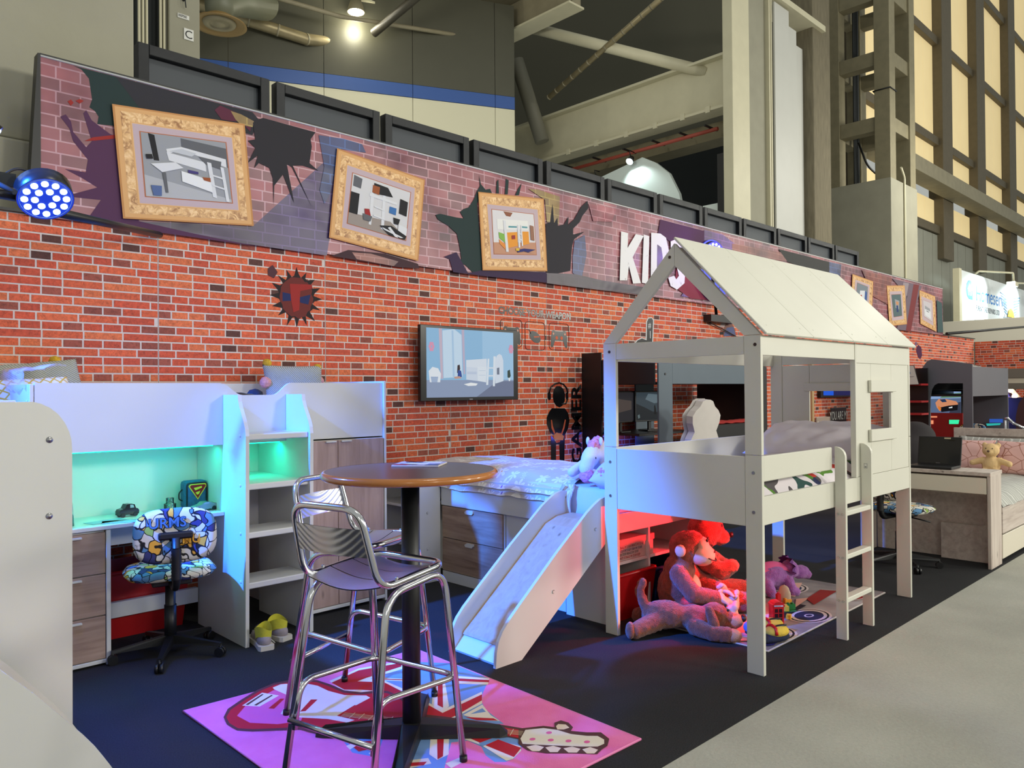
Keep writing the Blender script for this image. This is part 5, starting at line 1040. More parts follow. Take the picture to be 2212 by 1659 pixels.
# slippers
def slipper(label, loc, rz):
    t = thing('plush_slipper', label, 'slipper', loc, rz, 'pair of plush slippers')
    blob('sole', [('e', (0, 0, .025), (.13, .055, .025)), ('e', (.06, 0, .025), (.08, .06, .026))], mat('navy_plush', (30, 36, 62), .95, bump=.4, bscale=150), t, .01, 3)
    blob('upper', [('e', (.055, 0, .055), (.08, .056, .036))], mat('yellow_plush', (226, 190, 70), .95, bump=.3, bscale=150), t, .009, 3)
    ob('stripe', MB().tube([(.01, -.05, .05), (.02, -.03, .083), (.02, .0, .092), (.02, .03, .083), (.01, .05, .05)], .009, 8), M_rt, t); blob('heel', [('e', (-.09, 0, .05), (.035, .05, .035))], mat('blue_plush', (90, 130, 190), .95), t, .009, 3)
    ob('dark_flash', MB().ell((.07, -.012, .086), (.05, .012, .008), 10), M_black, t)
slipper('yellow and navy plush slipper nearest the rug edge', (4.1, 2.15, .01), R(-20)); slipper('yellow and navy plush slipper behind its pair', (4.2, 2.24, .01), R(-25))
# red stage lamp under the deck
rlp = thing('stage_lamp', 'small red led stage lamp fixed under the house bed deck', 'lamp', (4.56, 2.28, .775))
ob('can', MB().cyl((0, 0, 0), (-.05, .03, -.07), .05, .055, 18), M_black, rlp); ob('lens', MB().cyl((-.05, .03, -.07), (-.053, .032, -.074), .048, n=18), mat('red_lens', (255, 40, 40), .4, emit=(255, 20, 20), es=3), rlp)
lamp('SPOT', 'red_lamp_light', (4.5, 2.32, .69), 85, (1, .02, .03), (4.28, 2.82, .35), spot_size=R(130), spot_blend=.7, shadow_soft_size=.04)


# ---------------------------------------------------------------- bar table, stools, pink rug, desk chair
TB = thing('bar_table', 'tall round bar table with dark top and black pedestal', 'table', (1.95, 2.63, .012))
ob('table_top', MB().lathe([(0, 1.108), (.352, 1.108), (.352, 1.08), (0, 1.08)], n=64, smooth=False), mat('dark_laminate', (66, 56, 56), .28, noise_amt=.05, scale=4), TB)
ob('wood_edge', MB().lathe([(.3515, 1.1085), (.358, 1.108), (.366, 1.101), (.369, 1.092), (.366, 1.083), (.358, 1.077), (.3515, 1.0765)], n=64), mat('varnished_edge', (176, 108, 44), .25, noise_amt=.15, scale=6, coat=.5), TB)
ob('pole', MB().cyl((0, 0, .04), (0, 0, 1.08), .0385, n=28), M_black, TB); ob('mount_plate', MB().lathe([(.15, 1.08), (.15, 1.07), (.05, 1.055), (0, 1.055)], n=28), M_black, TB)
for i, a in enumerate((135, -45, 225, 45)):
    mb = MB(); L = .4
    mb.add([(0, -.045, 0.0), (0, .045, 0), (L*.92, .03, 0), (L, .022, .0), (L, -.022, 0), (L*.92, -.03, 0), (0, -.04, .062), (0, .04, .062), (L*.92, .022, .034), (L, .016, .012), (L, -.016, .012), (L*.92, -.022, .034)],
           [(0, 1, 2, 3, 4, 5), (11, 10, 9, 8, 7, 6), (0, 5, 11, 6), (5, 4, 10, 11), (4, 3, 9, 10), (3, 2, 8, 9), (2, 1, 7, 8), (1, 0, 6, 7)])
    o = ob('base_arm', mb, M_black, TB, (0, 0, .0), (0, 0, R(a)))
mg = thing('magazine', 'glossy magazine with printed cover lying on the bar table', 'magazine', (2.1, 2.76, 1.1205), R(-52))
B('pages', mat('page_edges', (216, 208, 206), .6), mg, -.105, .105, -.085, .085, 0, .007, .001)
decal('cover', mg, [((176, 170, 172), [(-.105, -.085), (.105, -.085), (.105, .085), (-.105, .085)]), ((60, 56, 60), [(-.09, -.07), (.0, -.06), (.03, .03), (-.06, .06)]), ((226, 226, 228), [(-.08, -.02), (.06, -.05), (.08, -.01), (-.05, .03)]), ((170, 60, 70), [(-.1, -.08), (-.04, -.08), (-.03, -.05), (-.1, -.04)]), ((226, 228, 232), [(.0, .03), (.09, .02), (.09, .07), (.01, .075)]), ((90, 110, 150), [(.04, -.08), (.1, -.08), (.1, -.03), (.05, -.02)]), ((40, 38, 44), [(-.08, .05), (.0, .06), (.0, .075), (-.08, .07)])], 'Z', .007, .0002, 1)

def make_stool():
    t = thing('bar_stool', 'x', 'stool'); r = .0135
    loop = bend([(.2, .0, .775), (.2, .185, .775), (-.17, .185, .75), (-.245, .165, 1.035), (-.245, -.165, 1.035), (-.17, -.185, .75), (.2, -.185, .775), (.2, 0, .775)], .075, 8)
    ob('seat_and_back_tube', MB().tube(loop[:-1], r, 12, closed=True), M_chrome, t)
    for s in (-1, 1):
        ob('leg_hoop', MB().tube(bend([(.255, s*.225, .012), (.185, s*.188, .748), (-.135, s*.188, .722), (-.25, s*.215, .012)], .09, 8), r, 12), M_chrome, t)
        for x in (.255, -.25): ob('foot_cap', MB().cyl((x, s*(.225 if x > 0 else .215), 0), (x, s*(.224 if x > 0 else .214), .022), .0155, n=12), M_black, t)
        ob('rivet', MB().ell((.1, s*.185, .778), .007, 8).ell((-.08, s*.185, .772), .007, 8), M_steel, t)
    ob('foot_rail', MB().tube(bend([(-.215, .195, .2), (-.19, .19, .37), (.245, .21, .33), (.245, -.21, .33), (-.19, -.19, .37), (-.215, -.195, .2)], .07, 7), .0115, 10), M_chrome, t)
    ob('rear_bar', MB().cyl((-.228, .208, .235), (-.228, -.208, .235), .0105, n=10), M_chrome, t)
    def seat(u, v): return (-.165+.35*u, -.18+.36*v, .778-.028*math.sin(math.pi*v)-.02*(1-u)**2+.0*u)
    for a, b_ in ((0, .325), (.338, .66), (.673, 1)):
        ob('seat_slat', MB().grid(lambda u, v: seat(a+(b_-a)*u, v), 6, 16).grid(lambda u, v: (lambda q: (q[0], q[1], q[2]-.004))(seat(a+(b_-a)*u, v)), 6, 16), M_brush, t)
    def back(u, v, o=0): y = -.176+.352*u; return (-.205-.022*v-.02*math.sin(math.pi*u)-o, y, .865+.1*v)
    ob('back_slat', MB().grid(lambda u, v: back(u, v), 16, 72).grid(lambda u, v: back(u, v, .004), 16, 4), M_brush, t)
    return t
m, nt, b = nodes_of('ribbed_aluminium', .3); b.inputs['Metallic'].default_value = 1; b.inputs['Base Color'].default_value = lin((205, 206, 212))+(1,)
tc = nd(nt, 'ShaderNodeTexCoord'); wv = nd(nt, 'ShaderNodeTexWave', Scale=55, bands_direction='X'); nt.links.new(tc.outputs['Object'], wv.inputs['Vector']); bp = nd(nt, 'ShaderNodeBump', Strength=.35, Distance=.003); nt.links.new(wv.outputs['Fac'], bp.inputs['Height']); nt.links.new(bp.outputs[0], b.inputs['Normal'])
M_brush = m
s1 = make_stool(); s1.location = (1.655, 2.465, .012); s1.rotation_euler = (0, 0, R(13)); s1['label'] = 'polished aluminium bar stool nearest the camera, seen from behind'; s1['group'] = 'aluminium bar stools'
s2_ = copy_tree(s1); s2_.location = (1.97, 3.04, .012); s2_.rotation_euler = (0, 0, R(-68)); s2_['label'] = 'polished aluminium bar stool behind the table facing the camera'

# pink rug
rg = thing('guitar_rug', 'pink rug with red guitar and union flag pattern under the bar table', 'rug')
m, nt, b = nodes_of('pink_pile', .95)
g = nd(nt, 'ShaderNodeNewGeometry'); n_ = nd(nt, 'ShaderNodeTexNoise', Scale=5, Detail=5); nt.links.new(g.outputs['Position'], n_.inputs['Vector']); r = ramp(nt, n_.outputs['Fac'], [(.3, (224, 104, 164)), (.7, (238, 126, 184))]); nt.links.new(r.outputs[0], b.inputs['Base Color'])
n2 = nd(nt, 'ShaderNodeTexNoise', Scale=260, Detail=2); nt.links.new(g.outputs['Position'], n2.inputs['Vector']); bp = nd(nt, 'ShaderNodeBump', Strength=.35, Distance=.004); nt.links.new(n2.outputs['Fac'], bp.inputs['Height']); nt.links.new(bp.outputs[0], b.inputs['Normal'])
RC = [(1.369,3.569),(2.62,3.481),(2.599,1.938),(1.39,1.969)]
ob('pile', MB().prism(RC, 0, .01, 'Z'), m, rg)
ob('whipped_edge', MB().tube([(p[0], p[1], .006) for p in RC], .006, 6, closed=True), mat('pink_binding', (226, 128, 178), .9), rg)
RB = (96, 52, 56); RR = (190, 30, 46); BL = (112, 148, 200); CR = (226, 216, 200); RD = (184, 34, 44); PK = (220, 100, 160); BN = (84, 52, 44)
G = [
 (BL, [(2.025,3.413),(2.113,3.44),(2.3,3.428),(2.507,3.307),(2.617,3.166),(2.607,2.869),(2.448,2.745),(2.385,2.677),(2.342,2.604),(2.297,2.436),(2.053,2.708),(2.116,2.926),(2.132,3.063),(2.042,3.154),(1.999,3.231)]),
 (BL, [(1.998,2.763),(2.07,2.658),(2.234,2.384),(2.265,2.304),(2.187,2.217),(2.108,2.181),(2.066,2.185),(2.036,2.215),(2.048,2.279),(2.086,2.347),(2.082,2.427),(2.024,2.462),(1.866,2.313),(1.755,2.229),(1.684,2.301),(1.869,2.524),(1.893,2.617)]),
 (BL, [(1.719,2.792),(1.802,2.768),(1.845,2.689),(1.775,2.613),(1.721,2.601),(1.688,2.673)]),
 (CR, [(2.025,3.413),(2.225,3.457),(2.446,3.389),(2.382,3.288),(2.187,3.293),(2.222,3.223),(2.225,3.035),(2.212,2.905),(2.201,2.738),(2.469,2.771),(2.375,2.665),(2.196,2.638),(2.133,2.641),(2.065,2.75),(2.132,3.063),(1.999,3.231)]),
 (RD, [(2.02,3.384),(2.21,3.434),(2.43,3.366),(2.397,3.321),(2.181,3.317),(2.121,3.308),(2.208,3.203),(2.195,2.884),(2.182,2.714),(2.447,2.746),(2.399,2.693),(2.206,2.649),(2.139,2.648),(2.082,2.759),(2.152,3.092),(2.074,3.203),(2.017,3.261)]),
 (CR, [(2.507,3.023),(2.611,2.873),(2.548,2.815),(2.443,2.939)]), (RD, [(2.488,2.997),(2.594,2.855),(2.572,2.834),(2.466,2.967)]),
 (CR, [(2.364,3.011),(2.414,3.011),(2.405,2.968),(2.248,2.749),(2.189,2.722),(2.209,2.825)]), (RD, [(2.383,2.999),(2.411,2.997),(2.219,2.756),(2.22,2.798)]),
 (CR, [(2.224,3.274),(2.351,3.11),(2.332,3.085),(2.222,3.223)]), (RD, [(2.223,3.257),(2.347,3.105),(2.34,3.095),(2.222,3.24)]),
 (CR, [(2.231,2.631),(2.369,2.656),(2.317,2.543),(2.304,2.469),(2.253,2.533)]), (RD, [(2.224,2.61),(2.303,2.51),(2.301,2.478),(2.239,2.547)]), (BL, [(2.26,2.615),(2.341,2.625),(2.326,2.584)]),
 (CR, [(2.001,2.569),(2.055,2.514),(1.949,2.388),(1.889,2.384),(1.895,2.443)]), (RD, [(2.02,2.55),(2.04,2.529),(1.924,2.392),(1.892,2.387)]),
 (CR, [(2.079,2.454),(2.131,2.438),(2.2,2.238),(2.174,2.207),(2.102,2.181),(2.074,2.188),(2.094,2.356)]), (RD, [(2.101,2.444),(2.172,2.385),(2.191,2.224),(2.116,2.189),(2.105,2.334)]), (BL, [(2.097,2.376),(2.174,2.37),(2.176,2.344),(2.089,2.344)]),
 (CR, [(1.819,2.454),(1.873,2.421),(1.854,2.377),(1.773,2.406)]), (RD, [(1.803,2.438),(1.851,2.401),(1.824,2.386),(1.783,2.417)]), (CR, [(1.892,2.339),(1.979,2.336),(1.942,2.299),(1.885,2.294)]),
 (RD, [(1.722,2.765),(1.826,2.684),(1.777,2.64),(1.71,2.661)]), (CR, [(1.701,2.739),(1.753,2.745),(1.755,2.72),(1.694,2.7)]), (CR, [(1.729,2.62),(1.8,2.64),(1.771,2.611),(1.728,2.599)]),
 (RB, [(1.466,3.365),(1.518,3.44),(1.609,3.498),(1.717,3.556),(1.816,3.581),(1.92,3.555),(1.987,3.46),(2.004,3.366),(2.011,3.251),(2.055,3.174),(2.123,3.138),(2.155,3.096),(2.158,2.983),(2.103,2.773),(2.163,2.671),(2.246,2.513),(2.325,2.337),(2.241,2.279),(2.21,2.358),(2.097,2.534),(1.967,2.728),(1.893,2.758),(1.82,2.813),(1.762,2.89),(1.673,2.916),(1.646,3.006),(1.561,3.08),(1.491,3.137),(1.449,3.192),(1.444,3.281)]),
 (RR, [(1.475,3.357),(1.523,3.421),(1.609,3.475),(1.715,3.533),(1.808,3.555),(1.904,3.527),(1.971,3.441),(1.985,3.351),(1.992,3.229),(2.039,3.15),(2.106,3.114),(2.136,3.076),(2.137,2.973),(2.081,2.754),(1.977,2.745),(1.906,2.777),(1.832,2.832),(1.774,2.91),(1.687,2.94),(1.66,3.031),(1.571,3.101),(1.504,3.156),(1.462,3.211),(1.458,3.286)]),
 (PK, [(1.515,3.337),(1.589,3.413),(1.768,3.496),(1.851,3.461),(1.774,3.197),(1.69,3.086),(1.602,3.128),(1.523,3.227)]),
 (CR, [(1.783,3.53),(1.83,3.541),(1.913,3.492),(1.95,3.395),(1.953,3.301),(1.98,3.201),(2.05,3.123),(2.048,3.086),(1.943,3.056),(1.83,3.02),(1.861,2.927),(1.823,2.926),(1.784,3.018),(1.693,3.137),(1.662,3.217),(1.685,3.244),(1.79,3.369),(1.777,3.504)]),
 ((226, 222, 220), [(1.581,3.428),(1.717,3.507),(1.758,3.417),(1.633,3.361)]), (BN, [(1.596,3.428),(1.709,3.491),(1.712,3.48),(1.603,3.414)]), (BN, [(1.621,3.395),(1.735,3.449),(1.738,3.438),(1.628,3.381)]),
 (RD, [(1.652,3.313),(1.744,3.377),(1.758,3.363),(1.668,3.29)]), (RD, [(1.736,3.178),(1.84,3.265),(1.862,3.243),(1.756,3.165)]),
 (RD, [(1.83,3.02),(1.949,3.065),(1.983,2.987),(2.082,2.746),(2.228,2.493),(2.309,2.334),(2.247,2.285),(2.219,2.368),(2.046,2.675),(1.984,2.751),(1.867,2.936)]),
 (BN, [(2.103,2.773),(2.163,2.671),(2.246,2.513),(2.325,2.337),(2.31,2.327),(2.228,2.493),(2.145,2.649),(2.085,2.75)]),
 (BN, [(2.306,2.356),(2.4,2.3),(2.424,2.257),(2.457,2.288),(2.494,2.284),(2.5,2.245),(2.479,2.201),(2.446,2.184),(2.484,2.127),(2.525,2.086),(2.502,2.023),(2.448,1.989),(2.407,1.985),(2.364,1.973),(2.305,2.043),(2.228,2.12),(2.193,2.189),(2.206,2.255)]),
 ((226, 204, 170), [(2.435,2.259),(2.458,2.267),(2.477,2.241),(2.465,2.209),(2.435,2.214),(2.416,2.233)]),
 ((226, 204, 170), [(2.211,2.215),(2.25,2.2),(2.259,2.162),(2.22,2.151),(2.2,2.17)]), ((226, 204, 170), [(2.26,2.156),(2.294,2.144),(2.301,2.108),(2.265,2.094),(2.244,2.115)]), ((226, 204, 170), [(2.305,2.099),(2.342,2.085),(2.35,2.048),(2.316,2.037),(2.293,2.061)]), ((226, 204, 170), [(2.352,2.04),(2.39,2.031),(2.394,1.993),(2.359,1.983),(2.338,2.004)]),
 (CR, [(2.317,2.326),(2.384,2.284),(2.412,2.23),(2.423,2.164),(2.457,2.105),(2.488,2.073),(2.481,2.033),(2.452,2.009),(2.414,2.012),(2.368,2.058),(2.312,2.126),(2.256,2.194),(2.218,2.243),(2.244,2.282)]),
]
for (x, y) in [(2.368,2.237),(2.276,2.244),(2.323,2.185),(2.368,2.128),(2.415,2.069)]: G.append((PK, ring(x, y, .014, .012, n=10)))
o = decal('guitar_print', rg, G, 'Z', .01, .00006, 1); o['kind'] = 'stuff'
fr_ = MB()
NA, NB_ = [(1.853,3.011),(2.283,2.31)], None
A, Bn = Vector(NA[0]+(0,)), Vector(NA[1]+(0,)); dn_ = (Bn-A).normalized(); pn = Vector((-dn_.y, dn_.x, 0))
for k in range(1, 18): c = A.lerp(Bn, k/18); fr_.box(-.0015, .0015, -.03, .03, 0, .0004, M=Matrix.Translation((c.x, c.y, .0136)) @ Matrix.Rotation(math.atan2(dn_.y, dn_.x), 4, 'Z'))
for k in (-.016, -.005, .006, .017): c = A.lerp(Bn, .5)+pn*k; fr_.box(-(Bn-A).length/2, (Bn-A).length/2, -.0012, .0012, 0, .0004, M=Matrix.Translation((c.x, c.y, .0136)) @ Matrix.Rotation(math.atan2(dn_.y, dn_.x), 4, 'Z'))
o = ob('fret_print', fr_, flat((226, 204, 170)), rg); o['kind'] = 'stuff'

# graffiti print desk chairs
m, nt, b = nodes_of('graffiti_cloth', .85)
tc = nd(nt, 'ShaderNodeTexCoord'); n_ = nd(nt, 'ShaderNodeTexNoise', Scale=7, Detail=2); nt.links.new(tc.outputs['Object'], n_.inputs['Vector'])
mxv = nd(nt, 'ShaderNodeMix', data_type='RGBA', blend_type='LINEAR_LIGHT'); mxv.inputs[0].default_value = .09; nt.links.new(tc.outputs['Object'], mxv.inputs[6]); nt.links.new(n_.outputs['Color'], mxv.inputs[7])
v1 = nd(nt, 'ShaderNodeTexVoronoi', Scale=19); v2 = nd(nt, 'ShaderNodeTexVoronoi', Scale=19, feature='DISTANCE_TO_EDGE')
for v in (v1, v2): nt.links.new(mxv.outputs[2], v.inputs['Vector'])
cs = nd(nt, 'ShaderNodeSeparateColor'); nt.links.new(v1.outputs['Color'], cs.inputs[0])
rc = ramp(nt, cs.outputs[0], [(0, (214, 210, 200)), (.3, (84, 130, 170)), (.5, (214, 210, 196)), (.66, (150, 180, 84)), (.78, (232, 170, 60)), (.9, (52, 56, 110))], 'CONSTANT')
re = ramp(nt, v2.outputs['Distance'], [(.035, (22, 24, 30)), (.06, (255, 255, 255))]); mx = nd(nt, 'ShaderNodeMix', data_type='RGBA', blend_type='MULTIPLY'); mx.inputs[0].default_value = 1
nt.links.new(rc.outputs[0], mx.inputs[6]); nt.links.new(re.outputs[0], mx.inputs[7]); nt.links.new(mx.outputs[2], b.inputs['Base Color'])
M_graf = m
def make_chair():
    t = thing('swivel_chair', 'x', 'chair')   # faces +Y
    def shell(c, sx_, sy_, sz, dome, name, rot=None):
        mb = MB(); N = 30
        def f(u, v, s):
            a = 2*math.pi*u; k = (abs(math.cos(a))**3.2+abs(math.sin(a))**3.2)**(-1/3.2); rr = v
            x, y = k*rr*math.cos(a)*sx_, k*rr*math.sin(a)*sy_
            return (x, y, s*sz*math.sqrt(max(0, 1-rr**6))+dome*((x/sx_)**2))
        mb.grid(lambda u, v: f(u, v, 1), 40, 12); mb.grid(lambda u, v: f(u, v, -1), 40, 12)
        return ob(name, mb, M_graf, t, c, rot)
    shell((0, .02, .47), .235, .215, .035, .0, 'seat')
    bk = shell((0, -.215, .695), .205, .145, .024, .03, 'backrest', (R(84), 0, 0))
    ob('spine', MB().tube(bend([(0, -.03, .42), (0, -.245, .42), (0, -.275, .5), (0, -.258, .69)], .06, 6), .021, 10), M_black, t)
    ob('spine_bellows', MB().lathe([(.024+.003*(i % 2), .47+.009*i) for i in range(20)], (0, -.272, 0), 14), M_black, t)
    ob('back_bracket', MB().box(-.085, .085, -.262, -.235, .68, .72, bev=.01), M_black, t)
    ob('seat_plate', MB().box(-.1, .1, -.1, .1, .405, .435, bev=.005), M_black, t)
    ob('gas_column', MB().cyl((0, 0, .07), (0, 0, .41), .027, .027, 18).cyl((0, 0, .07), (0, 0, .28), .032, .032, 18), M_black, t)
    for k in range(5):
        a = R(72*k-35); d = Vector((math.cos(a), math.sin(a), 0)); p = Vector((-d.y, d.x, 0))
        mb = MB(); mb.add([tuple(d*.0+p*.025+Vector((0, 0, .07))), tuple(-p*.025+Vector((0, 0, .07))), tuple(d*.29-p*.014+Vector((0, 0, .06))), tuple(d*.29+p*.014+Vector((0, 0, .06))), tuple(p*.02+Vector((0, 0, .12))), tuple(-p*.02+Vector((0, 0, .12))), tuple(d*.29-p*.01+Vector((0, 0, .075))), tuple(d*.29+p*.01+Vector((0, 0, .075)))], [(0, 1, 2, 3), (7, 6, 5, 4), (0, 4, 5, 1), (1, 5, 6, 2), (2, 6, 7, 3), (3, 7, 4, 0)])
        ar = ob('base_arm', mb, M_black, t)
        c = d*.285; ob('castor', MB().cyl(tuple(c+p*.02+Vector((0, 0, .026))), tuple(c+p*.004+Vector((0, 0, .026))), .026, n=16).cyl(tuple(c-p*.02+Vector((0, 0, .026))), tuple(c-p*.004+Vector((0, 0, .026))), .026, n=16).cyl(tuple(c+Vector((0, 0, .03))), tuple(c+Vector((0, 0, .07))), .007, n=8), M_black, ar)
    return t
c1 = make_chair(); c1.location = (1.62, 4.4, 0); c1.rotation_euler = (0, 0, R(-14)); c1['label'] = 'graffiti print swivel chair pulled up to the green lit desk'; c1['group'] = 'graffiti print swivel chairs'
c2 = copy_tree(c1); c2.location = (6.62, 2.33, 0); c2.rotation_euler = (0, 0, R(-100)); c2['label'] = 'graffiti print swivel chair behind the house bed ladder at the laptop desk'
lvr = ob('height_lever', MB().tube([(.05, 0, .41), (.16, 0, .4), (.24, .02, .385)], .006, 6), M_black, c2)
for s, (x, z), c, sz in (('URMS', (-.13, .745), (74, 116, 156), .072), ('MOW', (-.17, .635), (90, 130, 190), .062), ('MUSN', (.03, .655), (232, 170, 60), .062)):
    mb_ = Matrix.Translation((x, -.252+.06*abs(x), z)) @ Matrix.Rotation(R(84), 4, 'X')
    text('graffiti_word', s, sz, flat((24, 26, 32)), c1, mb_ @ Matrix.Translation((0, 0, -.002)), .004, offset=.0035); text('graffiti_word', s, sz, flat(c), c1, mb_ @ Matrix.Translation((0, 0, .001)), .005, offset=.001)


# ---------------------------------------------------------------- television and vinyl wall stickers
def glow(rgb, s=.75):
    return mat('glow_%d_%d_%d_%d' % (rgb+(int(s*100),)), (8, 8, 8), .4, emit=rgb, es=s, spec=.1)
tv = thing('wall_television', 'flat black television on the brick wall showing a blue bedroom', 'television')
B('bezel', mat('tv_black', (14, 14, 17), .25), tv, 4.1, 5.29, 5.37, 5.41, 1.358, 2.03, .004); B('rear_box', M_black, tv, 4.3, 5.1, 5.41, 5.45, 1.42, 1.9, .01); B('bracket', M_black, tv, 4.5, 4.9, 5.45, 5.498, 1.55, 1.8, .004)
q = lambda u, v: (4.165+1.06*u, 2.005-.615*v)
def gp(c, pts, s=.75): return (glow(c, s), [q(*p) for p in pts])
SCN = [gp((150, 196, 232), [(0, 0), (1, 0), (1, 1), (0, 1)]), gp((168, 208, 240), [(.62, 0), (1, 0), (1, .75), (.62, .7)]), gp((150, 166, 196), [(0, .75), (1, .74), (1, 1), (0, 1)]), gp((120, 130, 158), [(.55, 1), (.8, .76), (1, .76), (1, 1)]),
 gp((206, 230, 250), [(.17, .03), (.3, .0), (.38, .08), (.39, .7), (.18, .72)]), gp((178, 210, 240), [(.27, .02), (.29, .02), (.3, .7), (.28, .7)]), gp((206, 190, 208), [(.13, 0), (.165, 0), (.175, .73), (.15, .73)]), gp((196, 186, 210), [(.38, 0), (.41, 0), (.42, .66), (.4, .66)]),
 gp((226, 236, 248), [(.43, .45), (.67, .42), (.67, .62), (.43, .6)]), gp((216, 228, 244), [(.43, .55), (.56, .56), (.56, .76), (.43, .74)]), gp((200, 214, 236), [(.44, .62), (.55, .62), (.55, .66), (.44, .66)]), gp((230, 240, 250), [(.56, .54), (.67, .55), (.66, .78), (.56, .76)]), gp((190, 206, 230), [(.575, .6), (.655, .6), (.655, .605), (.575, .605)]), gp((190, 206, 230), [(.575, .67), (.655, .67), (.655, .675), (.575, .675)]),
 gp((230, 240, 250), [(.68, .42), (.7, .42), (.685, .82), (.66, .82)]), gp((230, 240, 250), [(.75, .38), (.78, .38), (.765, .84), (.74, .84)]), gp((226, 236, 248), [(.68, .55), (.76, .55), (.76, .57), (.68, .57)]), gp((226, 236, 248), [(.67, .67), (.75, .67), (.75, .69), (.67, .69)]),
 gp((222, 234, 248), [(.77, .45), (.79, .37), (.82, .34), (.85, .36), (.87, .44), (.87, .76), (.77, .8)]), gp((120, 130, 150), [(.79, .56), (.82, .55), (.82, .66), (.79, .66)]), gp((236, 244, 252), [(.02, .62), (.06, .56), (.12, .58), (.15, .66), (.14, .78), (.03, .78)]), gp((170, 190, 220), [(.04, .7), (.12, .7), (.11, .78), (.05, .78)]),
 gp((246, 250, 252), [(.4, .81), (.48, .785), (.56, .8), (.54, .83), (.45, .835)]), gp((66, 52, 56), [(.33, .53), (.355, .52), (.36, .58), (.345, .66), (.325, .64)]), gp((56, 84, 160), [(.335, .6), (.37, .61), (.38, .7), (.33, .71)]), gp((206, 164, 150), [(.29, .7), (.35, .69), (.38, .72), (.3, .73)]),
 gp((60, 76, 70), [(.92, .6), (.95, .58), (.96, .68), (.94, .72), (.92, .7)]), gp((240, 246, 250), [(.93, .71), (.955, .71), (.95, .76), (.935, .76)])]
for cx, cy in ((.05, .27), (.965, .26)):
    for k in range(6): a = R(60*k); SCN.append(gp((226, 160, 190), [(cx+.018*math.cos(a)+.014*math.cos(R(t)), cy+.045*math.sin(a)+.03*math.sin(R(t))) for t in range(0, 360, 45)]))
decal('screen_picture', tv, SCN, 'Y', 5.3695, .0002)['kind'] = 'stuff'
ob('maker_badge', MB().box(4.66, 4.7, 5.369, 5.3695, 1.366, 1.374), mat('badge_grey', (150, 150, 152), .4), tv)

M_vinyl = mat('black_vinyl', (20, 20, 23), .22, noise_amt=.2, scale=40)
VY = 5.4975
def sticker(name, label, layers, group=None):
    t = decal(name, None, [(M_vinyl if c == 0 else c, p) for c, p in layers], 'Y', VY, .0004); return tag(t, label, 'wall sticker', group)
ws = thing('slogan_sticker', 'black vinyl wall slogan reading choose your weapon', 'wall sticker')
a_ = [(5.153,2.213),(5.491,2.202),(6.204,2.201)]
text('lettering', 'CHOOSE YOUR WEAPON', .098, M_vinyl, ws, onwall(a_[0][0], VY, a_[0][1]-.012, -.2), .001, sx=(a_[2][0]-a_[0][0])/1.13, offset=.0035)
def outline(name, parent, x0, x1, z0, z1, r=.04):
    P = []
    for cx, cz, s in ((x1-r, z1-r, 0), (x0+r, z1-r, 90), (x0+r, z0+r, 180), (x1-r, z0+r, 270)): P += [(cx+r*math.cos(R(s+30*i)), VY-.001, cz+r*math.sin(R(s+30*i))) for i in range(4)]
    return ob(name, MB().tube(P, .003, 4, closed=True), M_vinyl, parent)
def pad_shape(cx, cz, s, k=1):
    P = [(-.5, .3), (-.38, .36), (-.25, .3), (.25, .3), (.38, .36), (.5, .3), (.56, 0), (.6, -.4), (.52, -.5), (.42, -.44), (.28, -.15), (-.28, -.15), (-.42, -.44), (-.52, -.5), (-.6, -.4), (-.56, 0)]
    return [(cx+p[0]*s, cz+p[1]*s*k) for p in P]
BRK = (200, 96, 66)
for i, (px, lab, kind) in enumerate((([(5.178,2.151),(5.474,1.88)], 'square outlined game pad sticker half behind the television', 'pad'), ([(5.517,2.143),(5.805,1.858)], 'square outlined computer mouse sticker in the middle of three', 'mouse'), ([(5.871,2.148),(6.178,1.869)], 'square outlined game controller sticker nearest the black shelves', 'ctl'))):
    (x0, z1), (x1, z0) = px; t = thing('icon_sticker', lab, 'wall sticker', (0, 0, 0), 0, 'gaming icon stickers'); outline('frame_line', t, x0, x1, z0, z1); cx, cz, s = (x0+x1)/2, (z0+z1)/2, (x1-x0)*.72
    if kind == 'mouse':
        decal('icon', t, [(M_vinyl, [(cx+s*.42*math.cos(R(a))*math.cos(R(-25))-s*.26*math.sin(R(a))*math.sin(R(-25)), cz-.01+s*.42*math.cos(R(a))*math.sin(R(-25))+s*.26*math.sin(R(a))*math.cos(R(-25))) for a in range(0, 360, 20)]), (BRK, [(cx-.1*s, cz-.02*s), (cx+.28*s, cz+.0*s), (cx+.3*s, cz-.05*s), (cx-.05*s, cz-.08*s)])], 'Y', VY, .0004)
        ob('cable_line', MB().tube([(cx-.3*s, VY-.001, cz+.1*s), (cx-.42*s, VY-.001, cz+.3*s), (cx-.6*s, VY-.001, cz+.3*s)], .003, 4), M_vinyl, t)
    else:
        L = [(M_vinyl, pad_shape(cx, cz-.01, s))]
        for dx in (-.17, .17): L.append((BRK, ring(cx+dx*s, cz-.06*s, .09*s, .09*s, n=12)))
        for dx in (-.4, .4): L.append(((214, 160, 140), [(cx+dx*s-.07*s, cz+.13*s), (cx+dx*s, cz+.2*s), (cx+dx*s+.07*s, cz+.13*s), (cx+dx*s, cz+.06*s)]))
        decal('icon', t, L, 'Y', VY, .0004)
gm = thing('gamer_sticker', 'black vinyl figure with headset and controller beside the word gamer', 'wall sticker')
